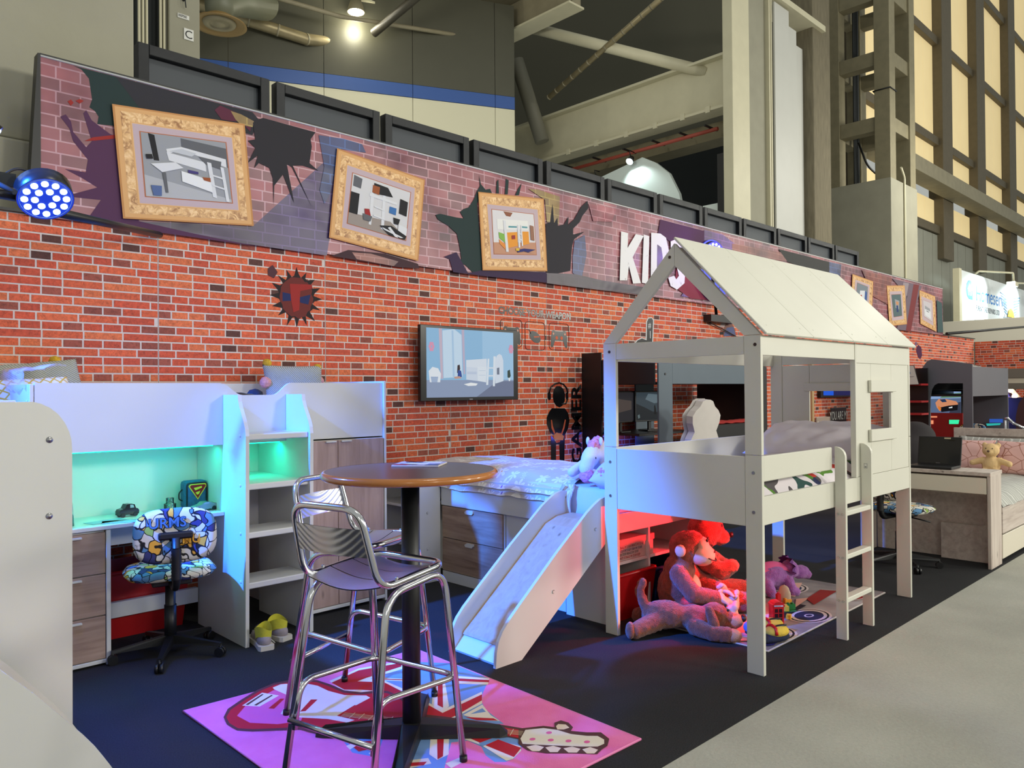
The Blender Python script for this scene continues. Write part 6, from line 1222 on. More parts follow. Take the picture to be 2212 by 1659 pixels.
decal('figure', gm, [(M_vinyl, [(5.918,1.383),(5.933,1.45),(5.976,1.489),(6.034,1.489),(6.084,1.459),(6.113,1.4),(6.105,1.332),(6.068,1.283),(6.024,1.265),(5.974,1.28),(5.932,1.325)]), (M_vinyl, [(5.841,1.417),(5.876,1.431),(5.89,1.402),(5.89,1.354),(5.861,1.34),(5.841,1.365)]), (M_vinyl, [(6.12,1.42),(6.157,1.41),(6.164,1.36),(6.134,1.341),(6.12,1.361)]),
 (M_vinyl, [(5.902,1.258),(6.104,1.253),(6.154,1.203),(6.176,1.123),(6.152,1.036),(6.093,0.96),(6.049,0.962),(6.071,0.995),(5.977,0.994),(5.934,0.977),(5.871,1.008),(5.823,1.097),(5.824,1.164),(5.86,1.22)]), (M_vinyl, [(5.885,0.979),(5.927,0.938),(5.969,0.893),(6.019,0.9),(6.049,0.952),(6.1,0.969),(6.089,0.686),(6.017,0.691),(6.012,0.876),(5.962,0.879),(5.959,0.695),(5.882,0.7)]),
 (BRK, [(5.887,1.138),(5.901,1.137),(5.914,1.074),(5.949,1.005),(5.935,0.986),(5.893,1.051)]), (BRK, [(6.102,1.136),(6.117,1.13),(6.094,1.043),(6.057,0.981),(6.042,0.991),(6.072,1.049)]), ((206, 130, 90), [(5.927,0.982),(5.97,1.004),(6.049,0.981),(6.085,0.96),(6.07,0.917),(6.012,0.92),(5.927,0.938)])], 'Y', VY, .0004)
hsb = [(5.862,1.422),(5.891,1.479),(5.955,1.513),(6.02,1.523),(6.085,1.508),(6.136,1.464),(6.15,1.41)]
ob('headset_band', MB().tube([(p[0], VY-.002, p[1]) for p in hsb], .009, 6), M_vinyl, gm); hm = [(6.149,1.351),(6.119,1.302),(6.046,1.298)]; ob('headset_mic', MB().tube([(p[0], VY-.002, p[1]) for p in hm], .008, 6), M_vinyl, gm)
g_ = [(6.365,0.641),(6.392,1.518),(6.222,0.652)]
text('word', 'GAMER', .22, M_vinyl, gm, Matrix.Translation((g_[0][0], VY, g_[0][1])) @ Matrix.Rotation(R(90), 4, 'X') @ Matrix.Rotation(R(90), 4, 'Z'), .001, sx=(g_[1][1]-g_[0][1])/.74, offset=.006)
# burst hole stickers
random.seed(9)
def burst(cx, cz, r, n, k):
    return [(cx+math.cos(2*math.pi*i/n)*r*(1+(k if i % 3 == 0 else random.uniform(-.1, .06))), cz+math.sin(2*math.pi*i/n)*r*1.12*(1+(k*random.uniform(.5, 1) if i % 3 == 0 else random.uniform(-.1, .06)))) for i in range(n)]
hc = [(2.995,2.189)][0]
sticker('burst_sticker', 'round broken wall sticker in dark red and blue above the cabin bed', [((36, 26, 28), burst(hc[0], hc[1], .155, 48, .45)), ((104, 40, 36), burst(hc[0], hc[1], .142, 30, .02)), ((30, 40, 86), [(hc[0]-.12, hc[1]+.03), (hc[0]-.04, hc[1]+.02), (hc[0]-.04, hc[1]-.03), (hc[0]-.12, hc[1]-.04)]), ((30, 40, 86), [(hc[0]+.12, hc[1]+.03), (hc[0]+.02, hc[1]+.0), (hc[0]+.03, hc[1]-.04), (hc[0]+.1, hc[1]-.05)]), ((150, 40, 36), [(hc[0]-.06, hc[1]+.1), (hc[0]+.13, hc[1]+.11), (hc[0]+.14, hc[1]+.08), (hc[0]+.03, hc[1]+.05), (hc[0]+.02, hc[1]-.1), (hc[0]-.03, hc[1]-.12), (hc[0]-.05, hc[1]-.02)]), ((80, 46, 52), [(hc[0]-.24, hc[1]+.2), (hc[0]-.2, hc[1]+.23), (hc[0]-.16, hc[1]+.18), (hc[0]-.19, hc[1]+.13), (hc[0]-.24, hc[1]+.15)])])
sticker('burst_sticker', 'torn hole sticker in blue and grey seen under the house bed roof', [((120, 84, 78), [(9.298,2.206),(9.348,2.309),(9.517,2.349),(9.613,2.259),(9.636,2.171),(9.297,2.15)]), ((84, 90, 130), [(9.321,2.182),(9.395,2.273),(9.565,2.295),(9.624,2.183),(9.321,2.151)]), ((170, 150, 150), [(9.206,2.276),(9.254,2.335),(9.372,2.335),(9.323,2.27)]), ((40, 34, 36), [(9.216,2.208),(9.31,2.213),(9.309,2.175),(9.215,2.171)])])
sticker('burst_sticker', 'dark purple splash sticker high on the brick wall past the house bed', [((74, 28, 66), [(16.669,2.249),(16.776,2.299),(16.935,2.258),(16.983,2.089),(16.873,2.011),(16.741,2.046),(16.64,2.174)]), ((96, 80, 130), [(16.593,2.339),(16.673,2.361),(16.67,2.286),(16.591,2.274)])])
ff = thing('foam_finger', 'black foam hand pointing up with number one on the wall', 'wall sticker')
decal('hand', ff, [((206, 206, 206), [(7.331,1.99),(7.376,2.03),(7.467,2.061),(7.549,2.048),(7.562,2.258),(7.6,2.304),(7.675,2.314),(7.721,2.284),(7.698,2.004)]), (M_vinyl, [(7.349,1.991),(7.394,2.025),(7.476,2.05),(7.568,2.032),(7.58,2.253),(7.609,2.294),(7.674,2.303),(7.702,2.277),(7.679,2.003)])], 'Y', 5.497, .0004)
p_ = [(7.607,2.2),(7.605,2.078)]
text('hash', '#', .1, flat((214, 214, 214)), ff, onwall(p_[0][0]-.01, 5.494, p_[0][1]-.02), .001); text('numeral', '1', .13, flat((214, 214, 214)), ff, onwall(p_[1][0]-.0, 5.494, p_[1][1]-.02), .001)

# ---------------------------------------------------------------- black gaming furniture behind the house bed
M_slate = mat('slate_board', (84, 98, 110), .5, noise_amt=.03, scale=4)
def monitor(label, loc, rz, w_, h, layers):
    t = thing('monitor', label, 'monitor', loc, rz, 'gaming monitors'); B('housing', M_black, t, -w_/2, w_/2, -.02, .02, .1, .1+h, .004); ob('stand', MB().box(-.02, .02, 0, .02, .01, .12).box(-.1, .1, -.06, .08, 0, .012), M_black, t)
    decal('screen', t, [(glow(c, .5), [(-w_/2+.015+(w_-.03)*u, .1+h-.015-(h-.03)*v) for u, v in P]) for c, P in layers], 'Y', -.0205, .0003); return t
monitor('computer monitor showing a stormy grey landscape on the gaming desk', (6.93, 5.0, 1.0), R(-6), .5, .33, [((70, 84, 94), [(0, 0), (1, 0), (1, 1), (0, 1)]), ((120, 140, 150), [(.4, .05), (.9, .1), (1, .35), (.6, .4), (.3, .25)]), ((40, 46, 52), [(0, .4), (.3, .55), (.55, .7), (1, .75), (1, 1), (0, 1)]), ((20, 22, 26), [(.6, .5), (.63, .45), (.66, .6), (.68, .8), (.6, .8)]), ((120, 140, 144), [(.04, .82), (.1, .78), (.12, .9), (.06, .94)])])
monitor('computer monitor with a dim brownish screen behind the house bed post', (6.45, 5.02, 1.0), R(8), .5, .33, [((54, 52, 58), [(0, 0), (1, 0), (1, 1), (0, 1)]), ((96, 84, 80), [(.2, .2), (.9, .3), (.9, .6), (.3, .7)])])
hs = thing('high_sleeper', 'dark slate high sleeper bed frame against the brick wall', 'bed')
B('post', M_slate, hs, 6.39, 6.63, 4.5, 4.52, 0, 1.715); B('front_beam', M_slate, hs, 6.63, 8.45, 4.5, 4.52, 1.5, 1.715); B('post', M_blackboard, hs, 8.45, 8.57, 4.5, 4.52, 0, 1.715); B('rear_post', M_slate, hs, 7.15, 7.5, 5.35, 5.37, 0, 1.7); B('bed_base', M_blackboard, hs, 6.4, 8.56, 4.53, 5.45, 1.5, 1.52); B('rear_end_panel', M_blackboard, hs, 6.35, 6.37, 5.2, 5.47, 0, 1.84); B('end_board', M_blackboard, hs, 6.36, 6.38, 4.53, 5.2, 1.5, 1.76); B('rear_shelf', M_blackboard, hs, 6.37, 6.7, 5.2, 5.46, 1.62, 1.64); B('rear_shelf', M_blackboard, hs, 6.37, 6.7, 5.2, 5.46, 1.0, 1.02); B('end_panel', M_blackboard, hs, 8.57, 8.59, 4.5, 5.45, 0, 1.7)
B('desk_shelf', M_blackboard, hs, 6.4, 7.4, 4.75, 5.4, .97, .995); ob('bolt', MB().cyl((6.5, 4.5, 1.6), (6.5, 4.495, 1.6), .012, n=10), M_black, hs)
lamp('AREA', 'blue_desk_light', (6.6, 5.2, .93), 5, (.1, .12, 1), (6.6, 5.45, .5), shape='RECTANGLE', size=.9, size_y=.03)
sf = thing('black_sofa_back', 'low black panel bed under the high sleeper', 'bed'); B('back_panel', M_blackboard, sf, 7.35, 8.4, 4.58, 4.6, .3, 1.05); B('base', M_blackboard, sf, 7.35, 8.4, 4.6, 5.3, .25, .4)
rb_ = thing('red_blanket', 'folded red blanket along the top of the black panel', 'blanket'); ob('cloth', MB().grid(lambda u, v: (7.4+.95*u, 4.56+.2*v, 1.06+.03*math.sin(math.pi*v)+.012*noise.noise(Vector((u*9, v*3, 0)))), 30, 8).grid(lambda u, v: (7.4+.95*u, 4.56+.2*v, 1.052), 2, 2), mat('red_cloth', (170, 40, 36), .9), rb_)
gc = thing('gaming_chair', 'white ribbed leather gaming chair with winged back', 'chair', (6.5, 4.2, 0), R(0))
bp_ = [(-.16, .5), (-.26, .55), (-.27, .8), (-.24, .98), (-.19, 1.05), (-.235, 1.13), (-.245, 1.2), (-.2, 1.25), (-.13, 1.29), (-.09, 1.34), (-.04, 1.355), (.04, 1.355), (.09, 1.34), (.13, 1.29), (.2, 1.25), (.245, 1.2), (.235, 1.13), (.19, 1.05), (.24, .98), (.27, .8), (.26, .55), (.16, .5)]
M_leath = mat('white_leather', (210, 204, 198), .4, noise_amt=.04, scale=10)
def gb(u, v):
    z = .5+.855*v; ws_ = 0
    for (x0, z0), (x1_, z1_) in zip(bp_[:11], bp_[1:11]):
        if z0 <= z <= z1_: ws_ = abs(x0+(x1_-x0)*(z-z0)/(z1_-z0+1e-9)); break
    else: ws_ = .04
    x = (2*u-1)*ws_; return (x, -.06+.05*(2*u-1)**2-.02*abs(math.sin(u*math.pi*9))*(1-abs(2*u-1)**6)-.1*(v-.3), z)
ob('back_cover', MB().grid(gb, 72, 40), M_leath, gc); ob('back_core', MB().prism(bp_, -.05, .02, 'Y', Matrix.Rotation(R(6), 4, 'X')), M_leath, gc)
ob('seat', MB().box(-.26, .26, -.02, .46, .4, .5, bev=.04), M_leath, gc); ob('column', MB().cyl((0, .2, .08), (0, .2, .4), .03), M_black, gc); ob('base_arms', MB().box(-.3, .3, .17, .23, .05, .09).box(-.03, .03, -.1, .5, .05, .09), M_black, gc)
for x, y in ((-.28, .2), (.28, .2), (0, -.08), (0, .48)): ob('castor', MB().ell((x, y, .028), .028, 10), M_black, gc)

# signs seen through the far window of the house bed
hb_ = thing('wood_batten', 'upright pine batten on the brick wall seen through the house window', 'batten'); b0 = [(11.817,1.397),(11.886,0.886)]; B('batten', mat('pine', (190, 160, 116), .6), hb_, b0[0][0], b0[1][0], 5.43, 5.498, 0, 2.1, .002)
def word_sign(name, label, c, ink, box, lines):
    (x0, z1), (x1, z0) = box; t = thing(name, label, 'sign'); B('board', c, t, x0, x1, 5.42, 5.44, z0-.9, z1, .003); B('rear_strut', c, t, (x0+x1)/2-.03, (x0+x1)/2+.03, 5.44, 5.498, z0-.9, z0, .002)
    for s, fz_, h in lines: text('lettering', s, h, ink, t, onwall((x0+x1)/2, 5.4185, z1-fz_), .001, 'CENTER', sx=.62)
    return t
word_sign('sunshine_sign', 'black sign reading you are my sunshine seen through the house window', M_black, flat((190, 188, 182)), [(12.483,1.121),(13.07,0.797)], [('YOU ARE MY', .2, .2), ('SUNSHINE', .4, .24), ('MY ONLY', .58, .2)])
word_sign('quote_sign', 'beige wooden sign starting with don\'t beside the black sign', mat('beige_board', (170, 150, 136), .7), flat((226, 222, 214)), [(11.942,0.98),(12.43,0.83)], [("DON'T", .23, .24)])
sc2 = thing('far_screen', 'blue glowing screen on the wall seen through the house window', 'television'); k0 = [(12.132,1.461),(13.387,1.291)]; B('housing', M_black, sc2, k0[0][0], k0[1][0], 5.43, 5.49, k0[1][1], k0[0][1]+.3, .004); decal('picture', sc2, [(glow((20, 90, 220), .9), [(12.216,1.446),(12.597,1.444),(12.594,1.323),(12.213,1.327)]), (glow((30, 40, 110), .5), [(12.597,1.444),(13.334,1.442),(13.33,1.315),(12.594,1.323)])], 'Y', 5.4295, .0006)

# ---------------------------------------------------------------- right side: laptop desk bed
M_ash = wood('pale_ash', (206, 194, 184), (190, 176, 166), (170, 154, 146), axis='X'); M_ashZ = wood('pale_ash_upright', (206, 194, 184), (190, 176, 166), (168, 152, 144), axis='Z')
M_ivory = mat('ivory_gloss', (222, 214, 196), .3)
rbed = thing('desk_end_bed', 'pale ash day bed with pull out desk across its foot', 'bed')
B('desk_leg', M_ashZ, rbed, 6.97, 7.27, 1.765, 1.79, 0, .735); B('desk_board', M_ash, rbed, 6.965, 7.3, 1.765, 2.78, .735, .765); B('desk_leg', M_ashZ, rbed, 6.97, 7.27, 2.755, 2.78, 0, .735)
B('desk_drawer', M_ivory, rbed, 6.972, 7.25, 1.795, 2.75, .59, .72, .003); B('foot_panel', M_ash, rbed, 7.28, 7.3, 1.8, 2.75, 0, .6); B('lower_box', M_ash, rbed, 7.2, 7.28, 1.8, 2.2, 0, .3)
B('side_rail', M_ash, rbed, 7.3, 9.25, 1.765, 1.785, .24, .45); B('bed_drawer', M_ivory, rbed, 7.32, 9.2, 1.77, 1.79, .03, .225, .003); B('side_rail', M_ash, rbed, 7.3, 9.25, 2.74, 2.76, .0, .45)
B('headboard', M_ash, rbed, 9.25, 9.28, 1.72, 2.68, 0, 1.0); B('headboard_cap', M_ash, rbed, 9.225, 9.25, 1.72, 2.68, .93, 1.01); B('headboard_post', M_ashZ, rbed, 9.225, 9.25, 2.56, 2.68, 0, .93); B('mattress', mat('mattress_white', (210, 208, 205)), rbed, 7.31, 9.22, 1.79, 2.73, .3, .5, .03)
m, nt, b = nodes_of('grey_leaf_print', .9)
tc = nd(nt, 'ShaderNodeTexCoord'); wv = nd(nt, 'ShaderNodeTexWave', Scale=5, Distortion=7, Detail=2); nt.links.new(tc.outputs['Object'], wv.inputs['Vector']); r = ramp(nt, wv.outputs['Fac'], [(.86, (166, 166, 160)), (.94, (206, 206, 200))]); nt.links.new(r.outputs[0], b.inputs['Base Color'])
gd = thing('grey_duvet', 'grey duvet with white line print on the desk end bed', 'duvet')
ob('cover', MB().grid(lambda u, v: (7.32+1.9*u, 1.762+.96*v, .455+.13*(1-math.exp(-min(v, 1-v)*14))+.012*noise.noise(Vector((u*9, v*7, 0)))), 50, 30).grid(lambda u, v: (7.32+1.9*u, 1.762+.96*v, .44), 2, 2), m, gd)
m, nt, b = nodes_of('pink_geometric', .85)
tc = nd(nt, 'ShaderNodeTexCoord'); v = nd(nt, 'ShaderNodeTexVoronoi', Scale=9, feature='DISTANCE_TO_EDGE'); nt.links.new(tc.outputs['Object'], v.inputs['Vector']); r = ramp(nt, v.outputs['Distance'], [(.012, (160, 104, 84)), (.03, (222, 178, 172))]); nt.links.new(r.outputs[0], b.inputs['Base Color'])
M_pinkg = m
for i, (y, lab) in enumerate(((2.45, 'pink cushion with copper line pattern left of the small teddy'), (1.98, 'pink cushion with copper line pattern right of the small teddy'))):
    t = thing('pink_cushion', lab, 'cushion', (8.98, y, .57), R(90), 'pink patterned cushions'); pad('cover', M_pinkg, t, .46, .36, .14, (0, .0, .14), (R(-68), 0, 0), seed=30+i, wr=.003)
gp_ = thing('grey_pillow', 'grey pillow behind the pink cushions on the day bed', 'pillow', (9.12, 2.2, .56), R(90)); pad('cover', MATS['grey_leaf_print'], gp_, .8, .4, .12, (0, 0, .16), (R(-74), 0, 0), seed=33)
td = thing('small_teddy', 'small cream teddy bear sitting against the pink cushions', 'soft toy', (8.72, 2.2, .57), R(180))
blob('body', [('e', (0, 0, .1), (.07, .08, .1)), ('e', (.01, 0, .25), (.07, .078, .068)), ('l', [((0, .07, .15), .034), ((.02, .16, .12), .03)]), ('l', [((0, -.07, .15), .034), ((.02, -.16, .12), .03)]), ('l', [((.02, .04, .04), .04), ((.14, .07, .03), .036)]), ('l', [((.02, -.04, .04), .04), ((.14, -.07, .03), .036)]), ('e', (-.01, .06, .3), (.016, .026, .026)), ('e', (-.01, -.06, .3), (.016, .026, .026)), ('e', (.065, 0, .235), (.03, .034, .026))], mat('cream_plush', (226, 192, 140), .95, bump=.5, bscale=160), td, .009, 3, .003, 50)
ob('nose', MB().ell((.098, 0, .245), (.008, .014, .01), 10), mat('nose_brown', (90, 60, 50), .5), td)
for s in (-1, 1): ob('eye', MB().ell((.07, s*.028, .27), .006, 8), M_black, td)
lt_ = thing('laptop', 'open black laptop on the pale desk facing the chair', 'laptop', (7.05, 2.22, .766), R(-90))
B('keyboard_deck', M_black, lt_, -.17, .17, -.06, .18, 0, .022, .004)
ob('screen_lid', MB().box(-.17, .17, 0, .012, 0, .24, bev=.003), M_black, lt_, (0, .18, .02), (R(-12), 0, 0)); o = ob('lid_screen', MB().box(-.158, .158, -.001, .001, .012, .228), mat('screen_black', (10, 10, 12), .12), lt_, (0, .18, .02), (R(-12), 0, 0)); ob('sticker', MB().box(.05, .1, .17, .172, .24, .252), mat('pale_sticker', (190, 180, 150), .6), lt_)
text('brand_word', 'lenovo', .012, mat('badge_grey', (150, 150, 152)), lt_, onwall(-.02, .176, .03), .0005)

# ---------------------------------------------------------------- far bunks, shelves and screens
M_gb = mat('graphite_board', (96, 96, 104), .5, noise_amt=.03, scale=3); M_redb = mat('red_board', (160, 32, 34), .45)
bu = thing('graphite_bunk', 'graphite grey bunk bed with cut out end panel and red handle', 'bed')
PR('end_panel', M_gb, bu, [(4.254,0.261),(4.246,1.528),(4.231,1.651),(4.196,1.766),(4.142,1.843),(4.075,1.877),(3.514,1.789),(3.519,0.307),(3.649,0.299),(3.642,1.499),(3.987,1.503),(4.04,1.475),(4.081,1.404),(4.102,1.26),(4.107,0.27)], 13, 13.03, 'X')
hd = [(4.205,1.578),(4.172,1.585),(4.165,1.563),(4.167,1.376),(4.181,1.347),(4.221,1.347)]; ob('handle', MB().tube([(12.96, p[0], p[1]) for p in hd], .012, 8), M_redb, bu)
yb = [(4.223,1.781),(3.527,1.761)]; B('side_board', M_gb, bu, 13.03, 15.0, yb[1][0], yb[1][0]+.02, 1.3, 1.75); B('side_board', M_blackboard, bu, 13.03, 15.0, yb[0][0]-.02, yb[0][0], 1.3, 1.75); B('bed_base', M_blackboard, bu, 13.03, 15, yb[1][0]+.02, yb[0][0]-.02, 1.3, 1.33); B('far_panel', M_gb, bu, 15, 15.03, yb[1][0], yb[0][0], 0, 1.76)
zt_ = thing('zebra_throw', 'black and white zebra print throw on the top bunk', 'throw'); m, nt, b = nodes_of('zebra', .9); g = nd(nt, 'ShaderNodeNewGeometry'); wv = nd(nt, 'ShaderNodeTexWave', Scale=4, Distortion=6); nt.links.new(g.outputs['Position'], wv.inputs['Vector']); r = ramp(nt, wv.outputs['Fac'], [(.45, (30, 30, 32)), (.55, (210, 205, 195))], 'CONSTANT'); nt.links.new(r.outputs[0], b.inputs['Base Color'])
ob('cloth', MB().grid(lambda u, v: (13.1+1.6*u, yb[1][0]+.04+(yb[0][0]-yb[1][0]-.08)*v, 1.72+.12*math.sin(math.pi*v)*math.sin(math.pi*min(1, u+.2))+.02*noise.noise(Vector((u*8, v*5, 2)))), 30, 16).grid(lambda u, v: (13.1+1.6*u, yb[1][0]+.04+(yb[0][0]-yb[1][0]-.08)*v, 1.4), 2, 2), m, zt_)
sh_ = thing('red_shelf_unit', 'black shelf unit with red shelves beside the graphite bunk', 'shelving')
s0 = [(4.324,1.813),(4.093,1.806)]; B('back', M_blackboard, sh_, 12.9, 12.92, s0[1][0], s0[0][0]+.25, 0, 1.74); B('side', M_blackboard, sh_, 12.6, 12.9, s0[0][0]+.25, s0[0][0]+.27, 0, 1.7)
for z in (.75, 1.05, 1.24, 1.5, .55): B('shelf', M_redb, sh_, 12.6, 12.9, s0[1][0], s0[0][0]+.25, z-.03, z, .002)
ce_ = thing('certificate', 'white framed certificate with blue drop logo on the red shelf', 'certificate'); decal('sheet', ce_, [((206, 206, 200), [(4.34,1.777),(4.188,1.773),(4.119,1.491),(4.344,1.486)]), ((120, 150, 180), [(4.288,1.69),(4.261,1.711),(4.229,1.661),(4.249,1.647),(4.282,1.662)]), ((150, 150, 148), [(4.296,1.613),(4.183,1.611),(4.183,1.604),(4.296,1.606)])], 'X', 12.56, .003); PR('board', M_black, ce_, [(4.351,1.784),(4.184,1.78),(4.116,1.483),(4.354,1.479)], 12.56, 12.58, 'X')
rc_ = thing('race_game_screen', 'television showing an orange racing car behind the graphite bunk', 'television'); RX = 14.5
tq = [(4.611,1.399),(4.078,1.38),(4.082,0.975),(4.616,0.958)]; PR('housing', M_black, rc_, tq, RX, RX+.05, 'X')
decal('picture', rc_, [(glow(c, .8), p) for c, p in (((150, 180, 226), [(4.596,1.375),(4.092,1.365),(4.096,0.998),(4.6,0.99)]), ((110, 150, 120), [(4.348,1.318),(4.092,1.349),(4.093,1.271),(4.421,1.255)]), ((96, 116, 150), [(4.598,1.239),(4.093,1.255),(4.096,0.998),(4.6,0.99)]), ((60, 66, 84), [(4.207,1.161),(4.094,1.193),(4.096,0.998),(4.28,0.995)]), ((226, 150, 110), [(4.488,1.175),(4.436,1.239),(4.32,1.239),(4.164,1.201),(4.136,1.162),(4.151,1.099),(4.351,1.065),(4.424,1.033),(4.467,1.096)]), ((40, 60, 96), [(4.422,1.231),(4.335,1.239),(4.307,1.192),(4.379,1.184)]), ((20, 20, 26), [(4.409,1.096),(4.279,1.129),(4.137,1.146),(4.145,1.052),(4.395,1.017)]), ((236, 130, 50), [(4.437,1.128),(4.394,1.081),(4.409,1.033),(4.445,1.08)]), ((230, 236, 240), [(4.279,1.098),(4.222,1.114),(4.222,1.09),(4.272,1.082)]))], 'X', RX, .002)
cs_ = thing('console_shelf', 'dark red console bench with green and orange lit parts under the race screen', 'bench'); c0 = [(4.584,0.921),(4.043,0.754)]; B('bench', M_redb, cs_, 14.4, 14.8, c0[1][0], c0[0][0], 0, c0[1][1]+.25); decal('green_light', cs_, [(glow((60, 240, 170), 1), [(4.246,0.89),(4.091,0.893),(4.106,0.823),(4.247,0.819)])], 'X', 14.39, .003); decal('orange_light', cs_, [(glow((240, 150, 110), 1), [(4.563,0.946),(4.432,0.949),(4.432,0.925),(4.563,0.922)])], 'X', 14.39, .003); decal('orange_light', cs_, [(glow((240, 150, 110), 1), [(4.549,0.875),(4.49,0.876),(4.491,0.813),(4.55,0.811)])], 'X', 14.39, .003)
bl = thing('blue_bar_light', 'blue led bar glowing above the race screen', 'light strip'); b1 = [(4.419,1.414),(4.261,1.397)]; ob('bar', MB().box(14.42, 14.46, b1[1][0], b1[0][0], b1[1][1], b1[0][1]+.02), mat('blue_led', (40, 60, 255), .4, emit=(30, 70, 255), es=5), bl)
b2 = thing('far_bunk', 'brown grey bunk bed with rails at the right edge', 'bed'); M_bg = mat('brown_grey_board', (112, 106, 96), .6); z2 = [p[1] for p in [(3.954,1.763),(3.956,1.596),(3.957,1.504),(3.958,1.395)]]
y2 = [p[0] for p in [(4.319,1.747),(3.512,1.728)]]; B('upper_rail', M_bg, b2, 16, 16.03, y2[1]-.6, y2[0], z2[1], z2[0]); B('lower_rail', M_bg, b2, 16, 16.03, y2[1]-.6, y2[0], z2[3], z2[2]); B('mattress', mat('dark_stripe', (44, 44, 44), .9), b2, 16.04, 17.9, y2[1]-.5, y2[0]-.02, z2[2]-.05, z2[1]+.02, .02); B('post', M_bg, b2, 16, 16.06, y2[0], y2[0]+.06, 0, z2[0])
B('mattress_cover', mat('bone_cloth', (200, 194, 176), .9), b2, 16.02, 16.04, y2[1]-.5, y2[1]+.35, z2[2]-.02, z2[1]+.01, 0); B('mattress_cover', M_redb, b2, 16.02, 16.04, y2[0]-.12, y2[0]-.01, z2[2]-.02, z2[1]+.01, 0)
mi = thing('bulb_mirror', 'dressing mirror framed with glowing bulbs under the far bunk', 'mirror'); MXX = 16.4
PR('frame', mat('mirror_frame', (226, 200, 180), .5), mi, [(4.233,1.248),(4.133,1.394),(3.762,1.392),(3.655,1.249)], MXX, MXX+.03, 'X'); decal('glass', mi, [(mat('mirror_glass', (70, 50, 54), .08, .6), [(4.119,1.257),(4.058,1.377),(3.828,1.376),(3.764,1.257)])], 'X', MXX, .004)
for p in [(4.075,1.377),(3.809,1.376),(4.159,1.266),(3.744,1.266)]: ob('bulb', MB().ell((MXX-.03, p[0], p[1]), .045, 10), mat('warm_bulb', (255, 235, 205), .4, emit=(255, 226, 190), es=7), mi)
dk = thing('dark_dresser', 'dark blue lit dresser under the bulb mirror', 'dresser'); d0 = [(4.364,1.242),(3.566,0.804)]; B('body', mat('navy_board', (26, 28, 52), .5), dk, 16.2, 16.6, d0[1][0]-.4, d0[0][0], 0, d0[0][1]); decal('paper', dk, [((140, 140, 190), [(3.989,1.132),(3.9,1.133),(3.901,1.082),(3.989,1.081)]), ((150, 150, 160), [(4.147,0.918),(3.991,0.921),(3.992,0.87),(4.148,0.867)])], 'X', 16.2, .003)
lamp('AREA', 'dresser_blue_light', (16.0, d0[1][0]+.4, d0[0][1]+.05), 6, (.15, .18, 1), (16.3, d0[1][0]+.4, d0[0][1]-.3), shape='RECTANGLE', size=.06, size_y=1.2)
bc_ = thing('brown_armchair', 'dark brown leather chair at the right edge beyond the day bed', 'chair'); q0 = [(2.732,0.427),(2.736,1.043),(2.702,1.216),(2.638,1.321),(2.492,1.351),(2.502,0.441)]; PR('back', mat('brown_leather', (62, 32, 34), .5), bc_, q0, 12, 12.14, 'X'); B('seat', MATS['brown_leather'], bc_, 11.6, 12, q0[4][0], q0[0][0], .35, .5, .03); B('base', M_black, bc_, 11.7, 11.95, q0[4][0]+.1, q0[0][0]-.1, 0, .35)
ar = thing('chrome_chair', 'chrome framed chair arm seen above the headboard', 'chair'); a0 = [(2.497,1.065),(2.478,1.076),(2.413,1.013),(2.312,0.962)]; ob('arm_tube', MB().tube([(10.5, p[0], p[1]) for p in a0], .016, 8), M_chrome, ar); B('seat', M_gb, ar, 10.3, 10.7, a0[3][0], a0[0][0]-.02, .42, .46); y5 = [a0[0][0], a0[3][0]]
for y in y5: ob('leg', MB().cyl((10.5, y, 0), (10.5, y, 1.05 if y == y5[0] else .92), .014, n=8), M_chrome, ar)
lp_ = thing('far_monitor', 'small dark monitor on the far desk beside the graphite bunk', 'monitor'); PR('housing', M_black, lp_, [(4.097,1.052),(3.897,1.055),(3.9,0.839),(4.099,0.834)], 15.2, 15.24, 'X'); l0 = [(3.999,0.836),(4.121,0.825)]; B('stand', M_black, lp_, 15.2, 15.24, l0[0][0]-.03, l0[0][0]+.03, l0[0][1]-.12, l0[0][1], 0)
fd = thing('far_desk', 'dark desk under the far monitor with glowing mat', 'desk'); f0 = [(4.053,0.81),(3.581,0.822)]; B('top', M_blackboard, fd, 14.9, 15.4, f0[1][0], f0[0][0], f0[0][1]-.2, f0[0][1]-.17); B('leg', M_blackboard, fd, 15.3, 15.35, f0[0][0]-.06, f0[0][0], 0, f0[0][1]-.2); B('leg', M_blackboard, fd, 15.3, 15.35, f0[1][0], f0[1][0]+.06, 0, f0[0][1]-.2); decal('glow_mat', fd, [(glow((60, 110, 220), .6), [(3.776,0.899),(3.579,0.903),(3.579,0.842),(3.776,0.837)]), (glow((60, 220, 210), .6), [(3.825,0.82),(3.606,0.833),(3.62,0.802),(3.811,0.781)])], 'X', 14.89, .003)
cc2 = copy_tree(c1); cc2.location = (14.6, [(3.888,0.906)][0][0], 0); cc2.rotation_euler = (0, 0, R(-90)); cc2['label'] = 'graffiti print swivel chair far off beside the graphite bunk'
for ch_ in list(cc2.children):
    if ch_.name.startswith('graffiti'): bpy.data.objects.remove(ch_)
bg = thing('black_beanbag', 'dark grey fabric beanbag beside the red shelves', 'beanbag', (11.6, [(3.899,0.838)][0][0], 0)); blob('bag', [('e', (0, 0, .4), (.42, .4, .42)), ('e', (.1, 0, .75), (.25, .28, .22))], mat('charcoal_cloth', (46, 42, 44), .9), bg, .05, 3)


